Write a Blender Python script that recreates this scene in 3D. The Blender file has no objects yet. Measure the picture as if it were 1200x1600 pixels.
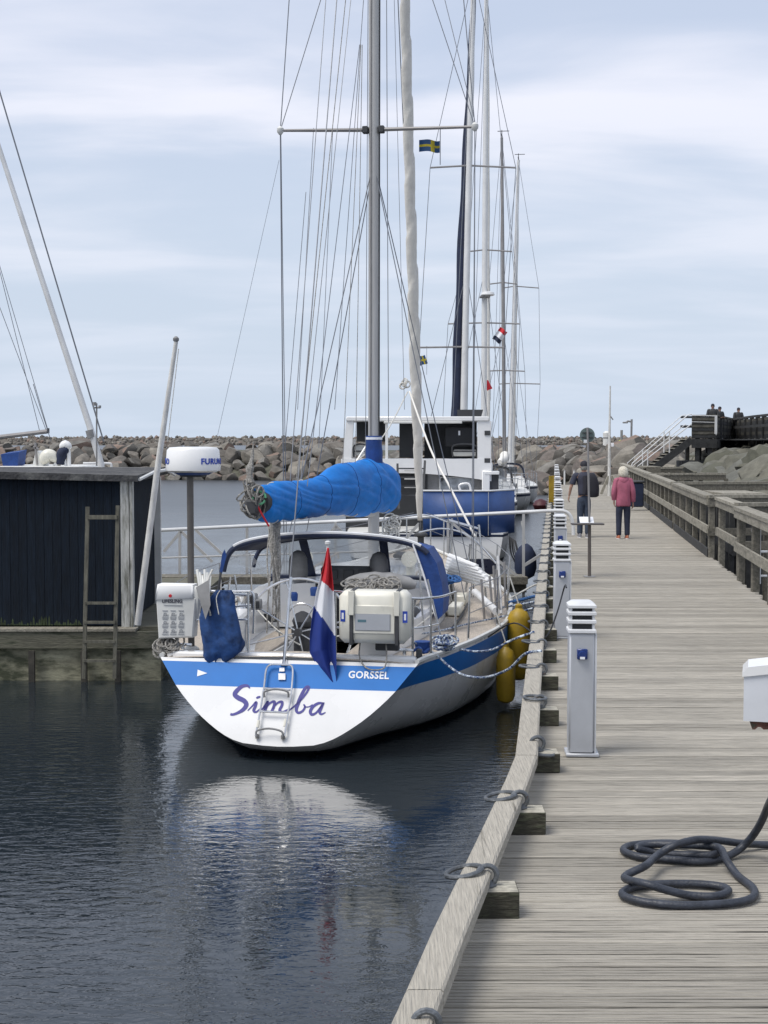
import bpy, math, random
from mathutils import Vector, Matrix, noise
rnd = random.Random(7)
SC = bpy.context.scene
COL = SC.collection
R = math.radians

# ------------------------------------------------------------------ camera, sky, sun, exposure
CAMZ = 2.25
FPX = 2100.0
TH = math.atan(110 / FPX)
cd = bpy.data.cameras.new('camera'); cam = bpy.data.objects.new('camera', cd); COL.objects.link(cam)
cam.location = (0, 0, CAMZ); cam.rotation_euler = (R(90) - TH, 0, 0)
cd.sensor_fit = 'VERTICAL'; cd.sensor_height = 32; cd.sensor_width = 24; cd.lens = 32 * FPX / 1600
cd.clip_start = 0.1; cd.clip_end = 12000
SC.camera = cam
SC.render.resolution_x = 768; SC.render.resolution_y = 1024

SUN_EL, SUN_AZ = R(60), R(238)          # azimuth clockwise from +Y: high on the left
world = bpy.data.worlds.new('World'); SC.world = world; world.use_nodes = True
nt = world.node_tree; nt.nodes.clear()
N = nt.nodes.new; LK = nt.links.new
out = N('ShaderNodeOutputWorld'); bg = N('ShaderNodeBackground'); LK(bg.outputs[0], out.inputs[0])
sky = N('ShaderNodeTexSky'); sky.sky_type = 'NISHITA'; sky.sun_disc = False
sky.sun_elevation = SUN_EL; sky.sun_rotation = SUN_AZ; sky.air_density = 1.2; sky.dust_density = 1.5; sky.ozone_density = 1.5
tc = N('ShaderNodeTexCoord'); sep = N('ShaderNodeSeparateXYZ'); LK(tc.outputs['Generated'], sep.inputs[0])
den = N('ShaderNodeMath'); den.operation = 'ADD'; den.inputs[1].default_value = 0.16
mx = N('ShaderNodeMath'); mx.operation = 'MAXIMUM'; mx.inputs[1].default_value = 0.0
LK(sep.outputs[2], mx.inputs[0]); LK(mx.outputs[0], den.inputs[0])
dv = N('ShaderNodeVectorMath'); dv.operation = 'DIVIDE'
cmb = N('ShaderNodeCombineXYZ'); LK(den.outputs[0], cmb.inputs[0]); LK(den.outputs[0], cmb.inputs[1]); cmb.inputs[2].default_value = 1
LK(tc.outputs['Generated'], dv.inputs[0]); LK(cmb.outputs[0], dv.inputs[1])
mp = N('ShaderNodeMapping'); mp.inputs['Scale'].default_value = (0.75, 1.7, 0.6); mp.inputs['Location'].default_value = (3.1, 0.35, 0)
mp.inputs['Rotation'].default_value = (0, 0, R(-7))
LK(dv.outputs[0], mp.inputs[0])
n1 = N('ShaderNodeTexNoise'); n1.inputs['Scale'].default_value = 1.25; n1.inputs['Detail'].default_value = 8; n1.inputs['Roughness'].default_value = 0.5
n1.inputs['Distortion'].default_value = 0.35
LK(mp.outputs[0], n1.inputs['Vector'])
cr = N('ShaderNodeValToRGB'); cr.color_ramp.elements[0].position = 0.36; cr.color_ramp.elements[1].position = 0.68
cr.color_ramp.interpolation = 'EASE'
LK(n1.outputs[0], cr.inputs[0])
# grey-blue undersides against white tops
n2 = N('ShaderNodeTexNoise'); n2.inputs['Scale'].default_value = 0.8; n2.inputs['Detail'].default_value = 5
LK(mp.outputs[0], n2.inputs['Vector'])
cc = N('ShaderNodeMix'); cc.data_type = 'RGBA'
cc.inputs['A'].default_value = (5.5, 6.1, 7.45, 1); cc.inputs['B'].default_value = (7.5, 7.6, 8.45, 1)
LK(cr.outputs[0], cc.inputs['Factor'])
# the thin veil of cloud covers most of the sky; the blue shows through more where it is thin
veil = N('ShaderNodeMapRange'); veil.inputs['From Min'].default_value = 0.0; veil.inputs['From Max'].default_value = 1.0
veil.inputs['To Min'].default_value = 0.74; veil.inputs['To Max'].default_value = 0.95
LK(cr.outputs[0], veil.inputs[0])
mxs = N('ShaderNodeMix'); mxs.data_type = 'RGBA'
LK(veil.outputs[0], mxs.inputs['Factor']); LK(sky.outputs[0], mxs.inputs['A']); LK(cc.outputs['Result'], mxs.inputs['B'])
# low down the air is a flatter, slightly bluer veil
hz = N('ShaderNodeMapRange'); hz.inputs['From Min'].default_value = 0.02; hz.inputs['From Max'].default_value = 0.26
hz.inputs['To Min'].default_value = 0.85; hz.inputs['To Max'].default_value = 0.0
LK(mx.outputs[0], hz.inputs[0])
mh = N('ShaderNodeMix'); mh.data_type = 'RGBA'; mh.inputs['B'].default_value = (4.9, 5.7, 6.8, 1)
LK(hz.outputs[0], mh.inputs['Factor']); LK(mxs.outputs['Result'], mh.inputs['A'])
LK(mh.outputs['Result'], bg.inputs[0]); bg.inputs[1].default_value = 0.104

sd = bpy.data.lights.new('sun', 'SUN'); sun = bpy.data.objects.new('sun', sd); COL.objects.link(sun)
sd.energy = 2.3; sd.angle = R(28); sd.color = (1, 0.96, 0.9)
sv = Vector((math.sin(SUN_AZ) * math.cos(SUN_EL), math.cos(SUN_AZ) * math.cos(SUN_EL), math.sin(SUN_EL)))
sun.rotation_euler = sv.to_track_quat('Z', 'Y').to_euler()
SC.view_settings.view_transform = 'Standard'; SC.view_settings.look = 'None'
SC.view_settings.exposure = 0.26; SC.view_settings.gamma = 1; SC.view_settings.use_curve_mapping = False

# ------------------------------------------------------------------ measuring: a photo pixel and a distance give a point of the place
WZ = -1.05                                # water level (deck of the pier is 0)
def ray(px, py):
    u = (px - 600) / FPX; v = (800 - py) / FPX
    return Vector((u, math.cos(TH) + v * math.sin(TH), -math.sin(TH) + v * math.cos(TH)))
def at(px, py, D):
    d = ray(px, py); return Vector((0, 0, CAMZ)) + d * (D / d.y)
def onz(px, py, z=0.0):
    d = ray(px, py); return Vector((0, 0, CAMZ)) + d * ((z - CAMZ) / d.z)

# ------------------------------------------------------------------ materials
MATS = {}
def pm(name, col, rough=0.6, metal=0.0, var=0.12, vs=4.0, st=(1, 1, 1), bump=0.0, bs=30.0, objvar=0.0, col2=None, c2s=2.0, c2lo=0.5, c2hi=0.65,
       spec=0.5, trans=0.0, alpha=1.0, coat=0.0, detail=5):
    if name in MATS: return MATS[name]
    m = bpy.data.materials.new(name); MATS[name] = m; m.use_nodes = True
    t = m.node_tree; b = t.nodes['Principled BSDF']; n = t.nodes.new; l = t.links.new
    b.inputs['Roughness'].default_value = rough; b.inputs['Metallic'].default_value = metal
    b.inputs['Specular IOR Level'].default_value = spec; b.inputs['Transmission Weight'].default_value = trans
    b.inputs['Alpha'].default_value = alpha; b.inputs['Coat Weight'].default_value = coat
    tcn = n('ShaderNodeTexCoord'); oi = n('ShaderNodeObjectInfo')
    ad = n('ShaderNodeVectorMath'); ad.operation = 'MULTIPLY_ADD'
    l(oi.outputs['Random'], ad.inputs[0]); ad.inputs[1].default_value = (37, 53, 71); l(tcn.outputs['Object'], ad.inputs[2])
    mpn = n('ShaderNodeMapping'); mpn.inputs['Scale'].default_value = st; l(ad.outputs[0], mpn.inputs[0])
    nz = n('ShaderNodeTexNoise'); nz.inputs['Scale'].default_value = vs; nz.inputs['Detail'].default_value = detail; nz.inputs['Roughness'].default_value = 0.62
    l(mpn.outputs[0], nz.inputs['Vector'])
    c = n('ShaderNodeMix'); c.data_type = 'RGBA'
    lo = [x * (1 - var * 1.6) for x in col[:3]]; hi = [min(1, x * (1 + var * 1.6)) for x in col[:3]]
    c.inputs['A'].default_value = (*lo, 1); c.inputs['B'].default_value = (*hi, 1)
    mr = n('ShaderNodeMapRange'); mr.inputs['From Min'].default_value = 0.3; mr.inputs['From Max'].default_value = 0.7
    l(nz.outputs[0], mr.inputs[0]); l(mr.outputs[0], c.inputs['Factor'])
    last = c.outputs['Result']
    if col2:
        nz2 = n('ShaderNodeTexNoise'); nz2.inputs['Scale'].default_value = c2s; nz2.inputs['Detail'].default_value = 7; nz2.inputs['Roughness'].default_value = 0.65
        l(mpn.outputs[0], nz2.inputs['Vector'])
        m2 = n('ShaderNodeMapRange'); m2.inputs['From Min'].default_value = c2lo; m2.inputs['From Max'].default_value = c2hi; l(nz2.outputs[0], m2.inputs[0])
        c2 = n('ShaderNodeMix'); c2.data_type = 'RGBA'; l(m2.outputs[0], c2.inputs['Factor']); l(last, c2.inputs['A']); c2.inputs['B'].default_value = (*col2[:3], 1)
        last = c2.outputs['Result']
    if objvar:
        hv = n('ShaderNodeHueSaturation'); mo = n('ShaderNodeMapRange'); mo.inputs['To Min'].default_value = 1 - objvar; mo.inputs['To Max'].default_value = 1 + objvar
        l(oi.outputs['Random'], mo.inputs[0]); l(mo.outputs[0], hv.inputs['Value']); l(last, hv.inputs['Color']); last = hv.outputs[0]
    l(last, b.inputs['Base Color'])
    rr = n('ShaderNodeMapRange'); rr.inputs['To Min'].default_value = max(0.02, rough - 0.08); rr.inputs['To Max'].default_value = min(1, rough + 0.08)
    l(nz.outputs[0], rr.inputs[0]); l(rr.outputs[0], b.inputs['Roughness'])
    if bump:
        nb = n('ShaderNodeTexNoise'); nb.inputs['Scale'].default_value = bs; nb.inputs['Detail'].default_value = 6
        l(mpn.outputs[0], nb.inputs['Vector'])
        bp = n('ShaderNodeBump'); bp.inputs['Strength'].default_value = bump; bp.inputs['Distance'].default_value = 0.02
        l(nb.outputs[0], bp.inputs['Height']); l(bp.outputs[0], b.inputs['Normal'])
    return m
M = {}
M['deckwood'] = pm('deck_wood', (.39, .362, .308), .85, var=.17, vs=3, st=(2.2, 70, 12), bump=.7, bs=4, objvar=.19, col2=(.20, .185, .16), c2s=2.6, c2lo=.54, c2hi=.85)
M['kerbwood'] = pm('kerb_wood', (.40, .372, .315), .88, var=.13, vs=4, st=(22, 1.2, 12), bump=.7, bs=5, objvar=.12, col2=(.13, .12, .095), c2s=1.1, c2lo=.6, c2hi=.72)
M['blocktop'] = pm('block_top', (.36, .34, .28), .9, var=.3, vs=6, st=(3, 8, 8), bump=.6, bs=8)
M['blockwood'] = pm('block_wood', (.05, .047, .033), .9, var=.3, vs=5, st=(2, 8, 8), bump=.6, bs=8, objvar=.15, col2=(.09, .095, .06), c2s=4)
M['fencewood'] = pm('fence_wood', (.155, .143, .115), .9, var=.25, vs=4, st=(6, 1.5, 6), bump=.6, bs=8, objvar=.18, col2=(.10, .095, .075), c2s=3)
M['railwood'] = pm('rail_wood', (.29, .27, .22), .88, var=.25, vs=4, st=(10, 1.2, 6), bump=.6, bs=8, objvar=.15, col2=(.16, .15, .12), c2s=2)
M['darkwood'] = pm('dark_wood', (.035, .036, .036), .85, var=.3, vs=5, bump=.4, bs=10, objvar=.1)
M['pilewood'] = pm('pile_wood', (.05, .045, .035), .8, var=.3, vs=5, bump=.5, bs=10)
M['galv'] = pm('galvanised_iron', (.13, .14, .15), .5, .6, var=.25, vs=14, bump=.3, bs=60, objvar=.1, col2=(.12, .09, .07), c2s=9, c2lo=.62)
M['alu'] = pm('grey_aluminium', (.46, .475, .50), .42, .25, var=.05, vs=3, objvar=.03)
M['cap'] = pm('pale_cap', (.66, .67, .68), .45, .0, var=.05, vs=5)
M['slot'] = pm('dark_slot', (.03, .032, .035), .7)
M['socket'] = pm('blue_socket', (.012, .035, .17), .35, var=.1)
M['white'] = pm('white_gelcoat', (.80, .80, .79), .25, var=.03, vs=2, coat=.3)
M['offwhite'] = pm('off_white', (.66, .66, .63), .45, var=.07, vs=3, col2=(.42, .41, .37), c2s=3, c2lo=.62, c2hi=.9)
M['cream'] = pm('cream_plastic', (.72, .70, .61), .4, var=.06, vs=3, col2=(.48, .46, .40), c2s=5, c2lo=.6, c2hi=.9)
M['strblue'] = pm('stripe_blue', (.012, .16, .50), .38, var=.05, vs=2, spec=.35)
M['teak'] = pm('teak_deck', (.42, .37, .31), .8, var=.2, vs=5, st=(22, 1, 1), bump=.3, bs=10)
M['steel'] = pm('stainless_steel', (.62, .63, .64), .22, .9, var=.1, vs=9)
M['wire'] = pm('rigging_wire', (.20, .21, .23), .45, .5, var=.05)
M['rope'] = pm('pale_rope', (.55, .54, .50), .9, var=.25, vs=60, bump=.4, bs=90)
M['greyrope'] = pm('grey_rope', (.25, .24, .22), .9, var=.4, vs=40, bump=.4, bs=90)
M['mastalu'] = pm('mast_aluminium', (.47, .465, .45), .42, .12, var=.05, vs=2, st=(8, 8, .6))
M['mastwhite'] = pm('mast_white', (.70, .70, .69), .4, .1, var=.06, vs=2)
M['mastgrey'] = pm('mast_grey', (.27, .26, .255), .5, .2, var=.1, vs=2)
M['sailwhite'] = pm('sail_cloth', (.74, .72, .67), .85, var=.06, vs=6, bump=.3, bs=14, col2=(.46, .44, .39), c2s=3, c2lo=.58, c2hi=.8)
M['covblue'] = pm('cover_blue', (.007, .175, .56), .62, var=.10, vs=3, st=(2, 1.2, 3), bump=.45, bs=4, spec=.3, col2=(.008, .10, .36), c2s=1.5, c2lo=.55, c2hi=.8)
M['bootblue'] = pm('boot_blue', (.010, .050, .21), .7, var=.15, vs=7, bump=.3, bs=20)
M['navy'] = pm('navy_cloth', (.012, .02, .05), .75, var=.2, vs=6, bump=.3, bs=18)
M['bagblue'] = pm('bag_blue', (.012, .05, .165), .75, var=.35, vs=7, bump=.8, bs=9)
M['tarp'] = pm('tarpaulin_blue', (.028, .075, .23), .55, var=.12, vs=3, bump=.3, bs=6)
M['black'] = pm('black_rubber', (.012, .013, .016), .55, var=.2, bump=.1, bs=60)
M['hose'] = pm('hose_rubber', (.028, .033, .045), .45, var=.25, vs=16, bump=.25, bs=70, objvar=0)
M['charcoal'] = pm('charcoal', (.05, .052, .056), .7, var=.2, vs=5)
M['grey'] = pm('mid_grey', (.24, .24, .24), .7, var=.15, vs=5)
M['yellow'] = pm('fender_yellow', (.34, .22, .012), .5, var=.15, vs=5, col2=(.20, .15, .03), c2s=4, c2lo=.55, c2hi=.8)
M['flagred'] = pm('flag_red', (.52, .02, .03), .8, var=.08); M['flagwhite'] = pm('flag_white', (.74, .75, .78), .8, var=.04)
M['flagblue'] = pm('flag_blue', (.012, .035, .22), .8, var=.08)
M['swblue'] = pm('flag_swedish_blue', (.015, .06, .16), .8); M['swyel'] = pm('flag_yellow', (.42, .34, .02), .8)
M['ink'] = pm('print_violet_blue', (.045, .04, .24), .5, var=.05); M['inkdark'] = pm('print_dark', (.03, .03, .05), .5)
M['printgrey'] = pm('print_grey', (.3, .31, .33), .6)
M['paper'] = pm('white_paper', (.82, .83, .85), .6, var=.02)
M['printblue'] = pm('print_blue', (.02, .06, .40), .5)
M['skin'] = pm('skin', (.42, .25, .18), .6, var=.1); M['hairwhite'] = pm('white_hair', (.62, .58, .48), .9, var=.2, vs=40, bump=.8, bs=60)
M['hairdark'] = pm('dark_cap', (.02, .02, .028), .8); M['pink'] = pm('pink_jacket', (.36, .10, .155), .75, var=.1, vs=8, bump=.5, bs=9)
M['trousers'] = pm('navy_trousers', (.022, .028, .052), .85, var=.15, vs=9, bump=.3, bs=14); M['shirt'] = pm('dark_shirt', (.035, .038, .06), .85, var=.15, vs=9, bump=.3, bs=14)
M['jeans'] = pm('dark_jeans', (.04, .055, .085), .85, var=.15, vs=9); M['shoe'] = pm('orange_shoe', (.45, .16, .09), .7); M['shoegrey'] = pm('grey_shoe', (.22, .22, .24), .7)
M['rock'] = None
M['glass'] = None
M['redhull'] = pm('dark_red', (.07, .010, .014), .5)

def rockmat(name, cols):
    m = bpy.data.materials.new(name); m.use_nodes = True; t = m.node_tree; b = t.nodes['Principled BSDF']; n = t.nodes.new; l = t.links.new
    oi = n('ShaderNodeObjectInfo'); geo = n('ShaderNodeNewGeometry')
    ml = n('ShaderNodeMath'); ml.operation = 'ADD'; l(oi.outputs['Random'], ml.inputs[0]); l(geo.outputs['Random Per Island'], ml.inputs[1])
    fr = n('ShaderNodeMath'); fr.operation = 'FRACT'; l(ml.outputs[0], fr.inputs[0])
    rp = n('ShaderNodeValToRGB'); rp.color_ramp.interpolation = 'CONSTANT'
    while len(rp.color_ramp.elements) < len(cols): rp.color_ramp.elements.new(0.5)
    for i, c in enumerate(cols):
        rp.color_ramp.elements[i].position = i / len(cols); rp.color_ramp.elements[i].color = (*c, 1)
    l(fr.outputs[0], rp.inputs[0])
    tcn = n('ShaderNodeTexCoord'); nz = n('ShaderNodeTexNoise'); nz.inputs['Scale'].default_value = 2.2; nz.inputs['Detail'].default_value = 9; nz.inputs['Roughness'].default_value = .7
    l(tcn.outputs['Object'], nz.inputs['Vector'])
    mr = n('ShaderNodeMapRange'); mr.inputs['From Min'].default_value = .3; mr.inputs['From Max'].default_value = .7; mr.inputs['To Min'].default_value = .6; mr.inputs['To Max'].default_value = 1.3
    l(nz.outputs[0], mr.inputs[0])
    hv = n('ShaderNodeHueSaturation'); l(mr.outputs[0], hv.inputs['Value']); l(rp.outputs[0], hv.inputs['Color']); l(hv.outputs[0], b.inputs['Base Color'])
    b.inputs['Roughness'].default_value = .9
    bp = n('ShaderNodeBump'); bp.inputs['Strength'].default_value = .6; bp.inputs['Distance'].default_value = .12; l(nz.outputs[0], bp.inputs['Height']); l(bp.outputs[0], b.inputs['Normal'])
    return m
M['rock'] = rockmat('armour_rock', [(.15, .137, .12), (.19, .172, .148), (.115, .105, .09), (.21, .155, .125), (.20, .19, .17), (.13, .117, .10), (.24, .22, .185), (.145, .125, .11), (.10, .095, .085)])
M['rockdark'] = rockmat('mossy_rock', [(.12, .117, .09), (.15, .145, .115), (.095, .095, .07), (.135, .135, .115), (.17, .16, .13)])
g = bpy.data.materials.new('clear_vinyl'); g.use_nodes = True; M['glass'] = g
_t = g.node_tree; _b = _t.nodes['Principled BSDF']; _o = _t.nodes['Material Output']
_b.inputs['Base Color'].default_value = (.62, .64, .66, 1); _b.inputs['Roughness'].default_value = .12
_tr = _t.nodes.new('ShaderNodeBsdfTransparent'); _tr.inputs[0].default_value = (.93, .95, .96, 1)
_mx = _t.nodes.new('ShaderNodeMixShader'); _nz = _t.nodes.new('ShaderNodeTexNoise'); _nz.inputs['Scale'].default_value = 2.5
_mr = _t.nodes.new('ShaderNodeMapRange'); _mr.inputs['To Min'].default_value = .22; _mr.inputs['To Max'].default_value = .58
_t.links.new(_nz.outputs[0], _mr.inputs[0]); _t.links.new(_mr.outputs[0], _mx.inputs[0])
_t.links.new(_tr.outputs[0], _mx.inputs[1]); _t.links.new(_b.outputs[0], _mx.inputs[2]); _t.links.new(_mx.outputs[0], _o.inputs[0])

# ------------------------------------------------------------------ mesh helpers
class MB:
    def __init__(s): s.v = []; s.f = []; s.mi = []
    def add(s, vs, fs, mi=0):
        o = len(s.v); s.v += [tuple(v) for v in vs]; s.f += [tuple(i + o for i in f) for f in fs]; s.mi += [mi] * len(fs); return s
    def box(s, x0, x1, y0, y1, z0, z1, mi=0):
        v = [(x, y, z) for z in (z0, z1) for y in (y0, y1) for x in (x0, x1)]
        return s.add(v, [(0, 2, 3, 1), (4, 5, 7, 6), (0, 1, 5, 4), (2, 6, 7, 3), (0, 4, 6, 2), (1, 3, 7, 5)], mi)
    def cbox(s, x0, x1, y0, y1, z0, z1, c=.01, mi=0):
        """box with chamfered edges (rounded look)"""
        pts = []
        for z, k in ((z0, 1), (z0 + c, 0), (z1 - c, 0), (z1, 1)):
            a = c if k else 0
            for (x, y) in ((x0 + a + c * (1 - k), y0 + a), (x1 - a - c * (1 - k), y0 + a), (x1 - a, y0 + a + c * (1 - k)), (x1 - a, y1 - a - c * (1 - k)),
                           (x1 - a - c * (1 - k), y1 - a), (x0 + a + c * (1 - k), y1 - a), (x0 + a, y1 - a - c * (1 - k)), (x0 + a, y0 + a + c * (1 - k))):
                pts.append((x, y, z))
        fs = [tuple(range(7, -1, -1)), tuple(range(24, 32))]
        for r in range(3):
            for i in range(8):
                fs.append((r * 8 + i, r * 8 + (i + 1) % 8, (r + 1) * 8 + (i + 1) % 8, (r + 1) * 8 + i))
        return s.add(pts, fs, mi)
    def obox(s, a, b, w, h, up=(0, 0, 1), mi=0):
        """beam from a to b, width w, height h"""
        a = Vector(a); b = Vector(b); d = (b - a).normalized(); u = Vector(up)
        sd_ = d.cross(u)
        if sd_.length < 1e-4: sd_ = d.cross(Vector((1, 0, 0)))
        sd_.normalize(); u = sd_.cross(d).normalized()
        vs = []
        for p in (a, b):
            for (i, j) in ((-1, -1), (1, -1), (1, 1), (-1, 1)): vs.append(p + sd_ * (i * w / 2) + u * (j * h / 2))
        return s.add(vs, [(0, 1, 2, 3), (7, 6, 5, 4), (0, 4, 5, 1), (1, 5, 6, 2), (2, 6, 7, 3), (3, 7, 4, 0)], mi)
    def tube(s, pts, r, n=6, mi=0, closed=False, flat=1.0):
        pts = [Vector(p) for p in pts]; k = len(pts)
        rs = r if isinstance(r, (list, tuple)) else [r] * k
        tang = []
        for i in range(k):
            if closed: t = pts[(i + 1) % k] - pts[i - 1]
            else: t = pts[min(k - 1, i + 1)] - pts[max(0, i - 1)]
            tang.append(t.normalized() if t.length > 1e-9 else Vector((0, 0, 1)))
        ref = Vector((0, 0, 1)) if abs(tang[0].z) < .9 else Vector((1, 0, 0))
        nrm = (ref - tang[0] * ref.dot(tang[0])).normalized()
        vs = []
        for i in range(k):
            nrm = nrm - tang[i] * nrm.dot(tang[i])
            nrm = nrm.normalized() if nrm.length > 1e-6 else tang[i].orthogonal().normalized()
            bn = tang[i].cross(nrm)
            for j in range(n):
                a = 2 * math.pi * j / n
                vs.append(pts[i] + (nrm * math.cos(a) * flat + bn * math.sin(a)) * rs[i])
        fs = []
        for i in range(k if closed else k - 1):
            i2 = (i + 1) % k
            for j in range(n): fs.append((i * n + j, i * n + (j + 1) % n, i2 * n + (j + 1) % n, i2 * n + j))
        if not closed: fs += [tuple(range(n - 1, -1, -1)), tuple(range((k - 1) * n, k * n))]
        return s.add(vs, fs, mi)
    def lathe(s, c, prof, n=16, axis='Z', mi=0, capped=True):
        """prof: list of (radius, height) along axis from point c"""
        c = Vector(c); vs = []
        for (r, h) in prof:
            for j in range(n):
                a = 2 * math.pi * j / n; x, y = r * math.cos(a), r * math.sin(a)
                vs.append(c + (Vector((x, y, h)) if axis == 'Z' else Vector((x, h, y)) if axis == 'Y' else Vector((h, x, y))))
        fs = []
        for i in range(len(prof) - 1):
            for j in range(n): fs.append((i * n + j, i * n + (j + 1) % n, (i + 1) * n + (j + 1) % n, (i + 1) * n + j))
        if capped: fs += [tuple(range(n - 1, -1, -1)), tuple(range((len(prof) - 1) * n, len(prof) * n))]
        return s.add(vs, fs, mi)
    def loft(s, rings, closed=True, caps=True, mi=0):
        n = len(rings[0]); vs = [p for r_ in rings for p in r_]; fs = []
        for i in range(len(rings) - 1):
            for j in range(n if closed else n - 1): fs.append((i * n + j, i * n + (j + 1) % n, (i + 1) * n + (j + 1) % n, (i + 1) * n + j))
        if caps and closed: fs += [tuple(range(n - 1, -1, -1)), tuple(range((len(rings) - 1) * n, len(rings) * n))]
        return s.add(vs, fs, mi)
    def build(s, name, mats, parent=None, smooth=True, ang=40):
        me = bpy.data.meshes.new(name); me.from_pydata(s.v, [], s.f)
        mats = mats if isinstance(mats, (list, tuple)) else [mats]
        for m in mats: me.materials.append(m)
        if len(mats) > 1: me.polygons.foreach_set('material_index', s.mi)
        me.validate(); me.update()
        o = bpy.data.objects.new(name, me); COL.objects.link(o)
        if parent is not None: o.parent = parent
        if smooth:
            me.polygons.foreach_set('use_smooth', [True] * len(me.polygons))
            try: me.set_sharp_from_angle(angle=R(ang))
            except Exception: pass
        return o
def put(name, mats, parent, *calls, **kw):
    """one part from a list of (method, args...)"""
    mb = MB()
    for c in calls: getattr(mb, c[0])(*c[1:])
    return mb.build(name, mats, parent, **kw)
def tag(o, label=None, cat=None, group=None, kind=None):
    if label: o['label'] = label
    if cat: o['category'] = cat
    if group: o['group'] = group
    if kind: o['kind'] = kind
    return o
def thing(name, label, cat, loc=(0, 0, 0), rz=0.0, group=None):
    o = bpy.data.objects.new(name, None); COL.objects.link(o); o.location = loc; o.rotation_euler = (0, 0, rz); o.empty_display_size = .2
    return tag(o, label, cat, group)
def copy_tree(o, parent=None):
    c = o.copy(); COL.objects.link(c); c.parent = parent
    for ch in KIDS(o): copy_tree(ch, c)
    return c
def KIDS(o): return [c for c in list(bpy.data.objects) if c.parent == o]
def dup(o, kids, loc, rz=None):
    """copy a thing with the given parts (list of (part, [subparts]))"""
    c = o.copy(); COL.objects.link(c); c.location = loc
    if rz is not None: c.rotation_euler = (0, 0, rz)
    for p, subs in kids:
        q = p.copy(); COL.objects.link(q); q.parent = c
        for sp in subs:
            w = sp.copy(); COL.objects.link(w); w.parent = q
    return c
def tree(o):
    ks = KIDS(o); return [(k, KIDS(k)) for k in ks]
def ci(xs, ys, x):
    if x <= xs[0]: return ys[0]
    if x >= xs[-1]: return ys[-1]
    i = 0
    while x > xs[i + 1]: i += 1
    def m(j):
        if j == 0: return (ys[1] - ys[0]) / (xs[1] - xs[0])
        if j == len(xs) - 1: return (ys[-1] - ys[-2]) / (xs[-1] - xs[-2])
        a = (ys[j] - ys[j - 1]) / (xs[j] - xs[j - 1]); b = (ys[j + 1] - ys[j]) / (xs[j + 1] - xs[j])
        return 0 if a * b <= 0 else 2 * a * b / (a + b)
    h = xs[i + 1] - xs[i]; t = (x - xs[i]) / h
    return (2 * t**3 - 3 * t * t + 1) * ys[i] + (t**3 - 2 * t * t + t) * h * m(i) + (-2 * t**3 + 3 * t * t) * ys[i + 1] + (t**3 - t * t) * h * m(i + 1)
def smoothpath(pts, sub=6, closed=False):
    pts = [Vector(p) for p in pts]; n = len(pts); o = []
    for i in range(n if closed else n - 1):
        g_ = (lambda j: pts[j % n]) if closed else (lambda j: pts[max(0, min(n - 1, j))])
        p0, p1, p2, p3 = g_(i - 1), g_(i), g_(i + 1), g_(i + 2)
        for k in range(sub):
            t = k / sub
            o.append(.5 * ((2 * p1) + (p2 - p0) * t + (2 * p0 - 5 * p1 + 4 * p2 - p3) * t * t + (3 * p1 - p0 - 3 * p2 + p3) * t**3))
    if not closed: o.append(pts[-1])
    return o
def sag(a, b, d, n=14):
    a = Vector(a); b = Vector(b)
    return [a.lerp(b, i / n) - Vector((0, 0, d * 4 * (i / n) * (1 - i / n))) for i in range(n + 1)]
def ring_pts(c, r, n=20, ax1=(1, 0, 0), ax2=(0, 0, 1)):
    c = Vector(c); a1 = Vector(ax1).normalized(); a2 = Vector(ax2).normalized()
    return [c + a1 * (r * math.cos(2 * math.pi * i / n)) + a2 * (r * math.sin(2 * math.pi * i / n)) for i in range(n)]
def textmesh(name, s, size, mat_, parent, mtx, bold=0.0, ext=.001, shear=0, sx=1.0, space=1.0, align='CENTER'):
    cu = bpy.data.curves.new('t', 'FONT'); cu.body = s; cu.size = size; cu.extrude = ext; cu.offset = bold; cu.align_x = align; cu.align_y = 'CENTER'; cu.shear = shear
    cu.resolution_u = 3; cu.space_character = space
    to = bpy.data.objects.new('t', cu); COL.objects.link(to)
    dg = bpy.context.evaluated_depsgraph_get(); dg.update()
    me = bpy.data.meshes.new_from_object(to.evaluated_get(dg)); me.name = name
    bpy.data.objects.remove(to)
    me.transform(mtx @ Matrix.Diagonal((sx, 1, 1, 1))); me.materials.clear(); me.materials.append(mat_)
    o = bpy.data.objects.new(name, me); COL.objects.link(o); o.parent = parent
    return o
def facing(c):   # text standing upright, read from -Y
    return Matrix.Translation(Vector(c)) @ Matrix.Rotation(R(90), 4, 'X')
ORD = ['nearest', 'second', 'third', 'fourth', 'fifth', 'sixth', 'seventh', 'eighth', 'ninth', 'tenth', 'eleventh', 'twelfth', 'thirteenth', 'fourteenth', 'fifteenth',
       'sixteenth', 'seventeenth', 'eighteenth', 'nineteenth', 'twentieth']
def ordn(i):
    if i < 20: return ORD[i]
    t = {2: 'twenty', 3: 'thirty', 4: 'forty', 5: 'fifty'}[(i + 1) // 10]; u = (i + 1) % 10
    return {2: 'twentieth', 3: 'thirtieth', 4: 'fortieth', 5: 'fiftieth'}[(i + 1) // 10] if u == 0 else t + '-' + (['first'] + ORD[1:])[u - 1]
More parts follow.
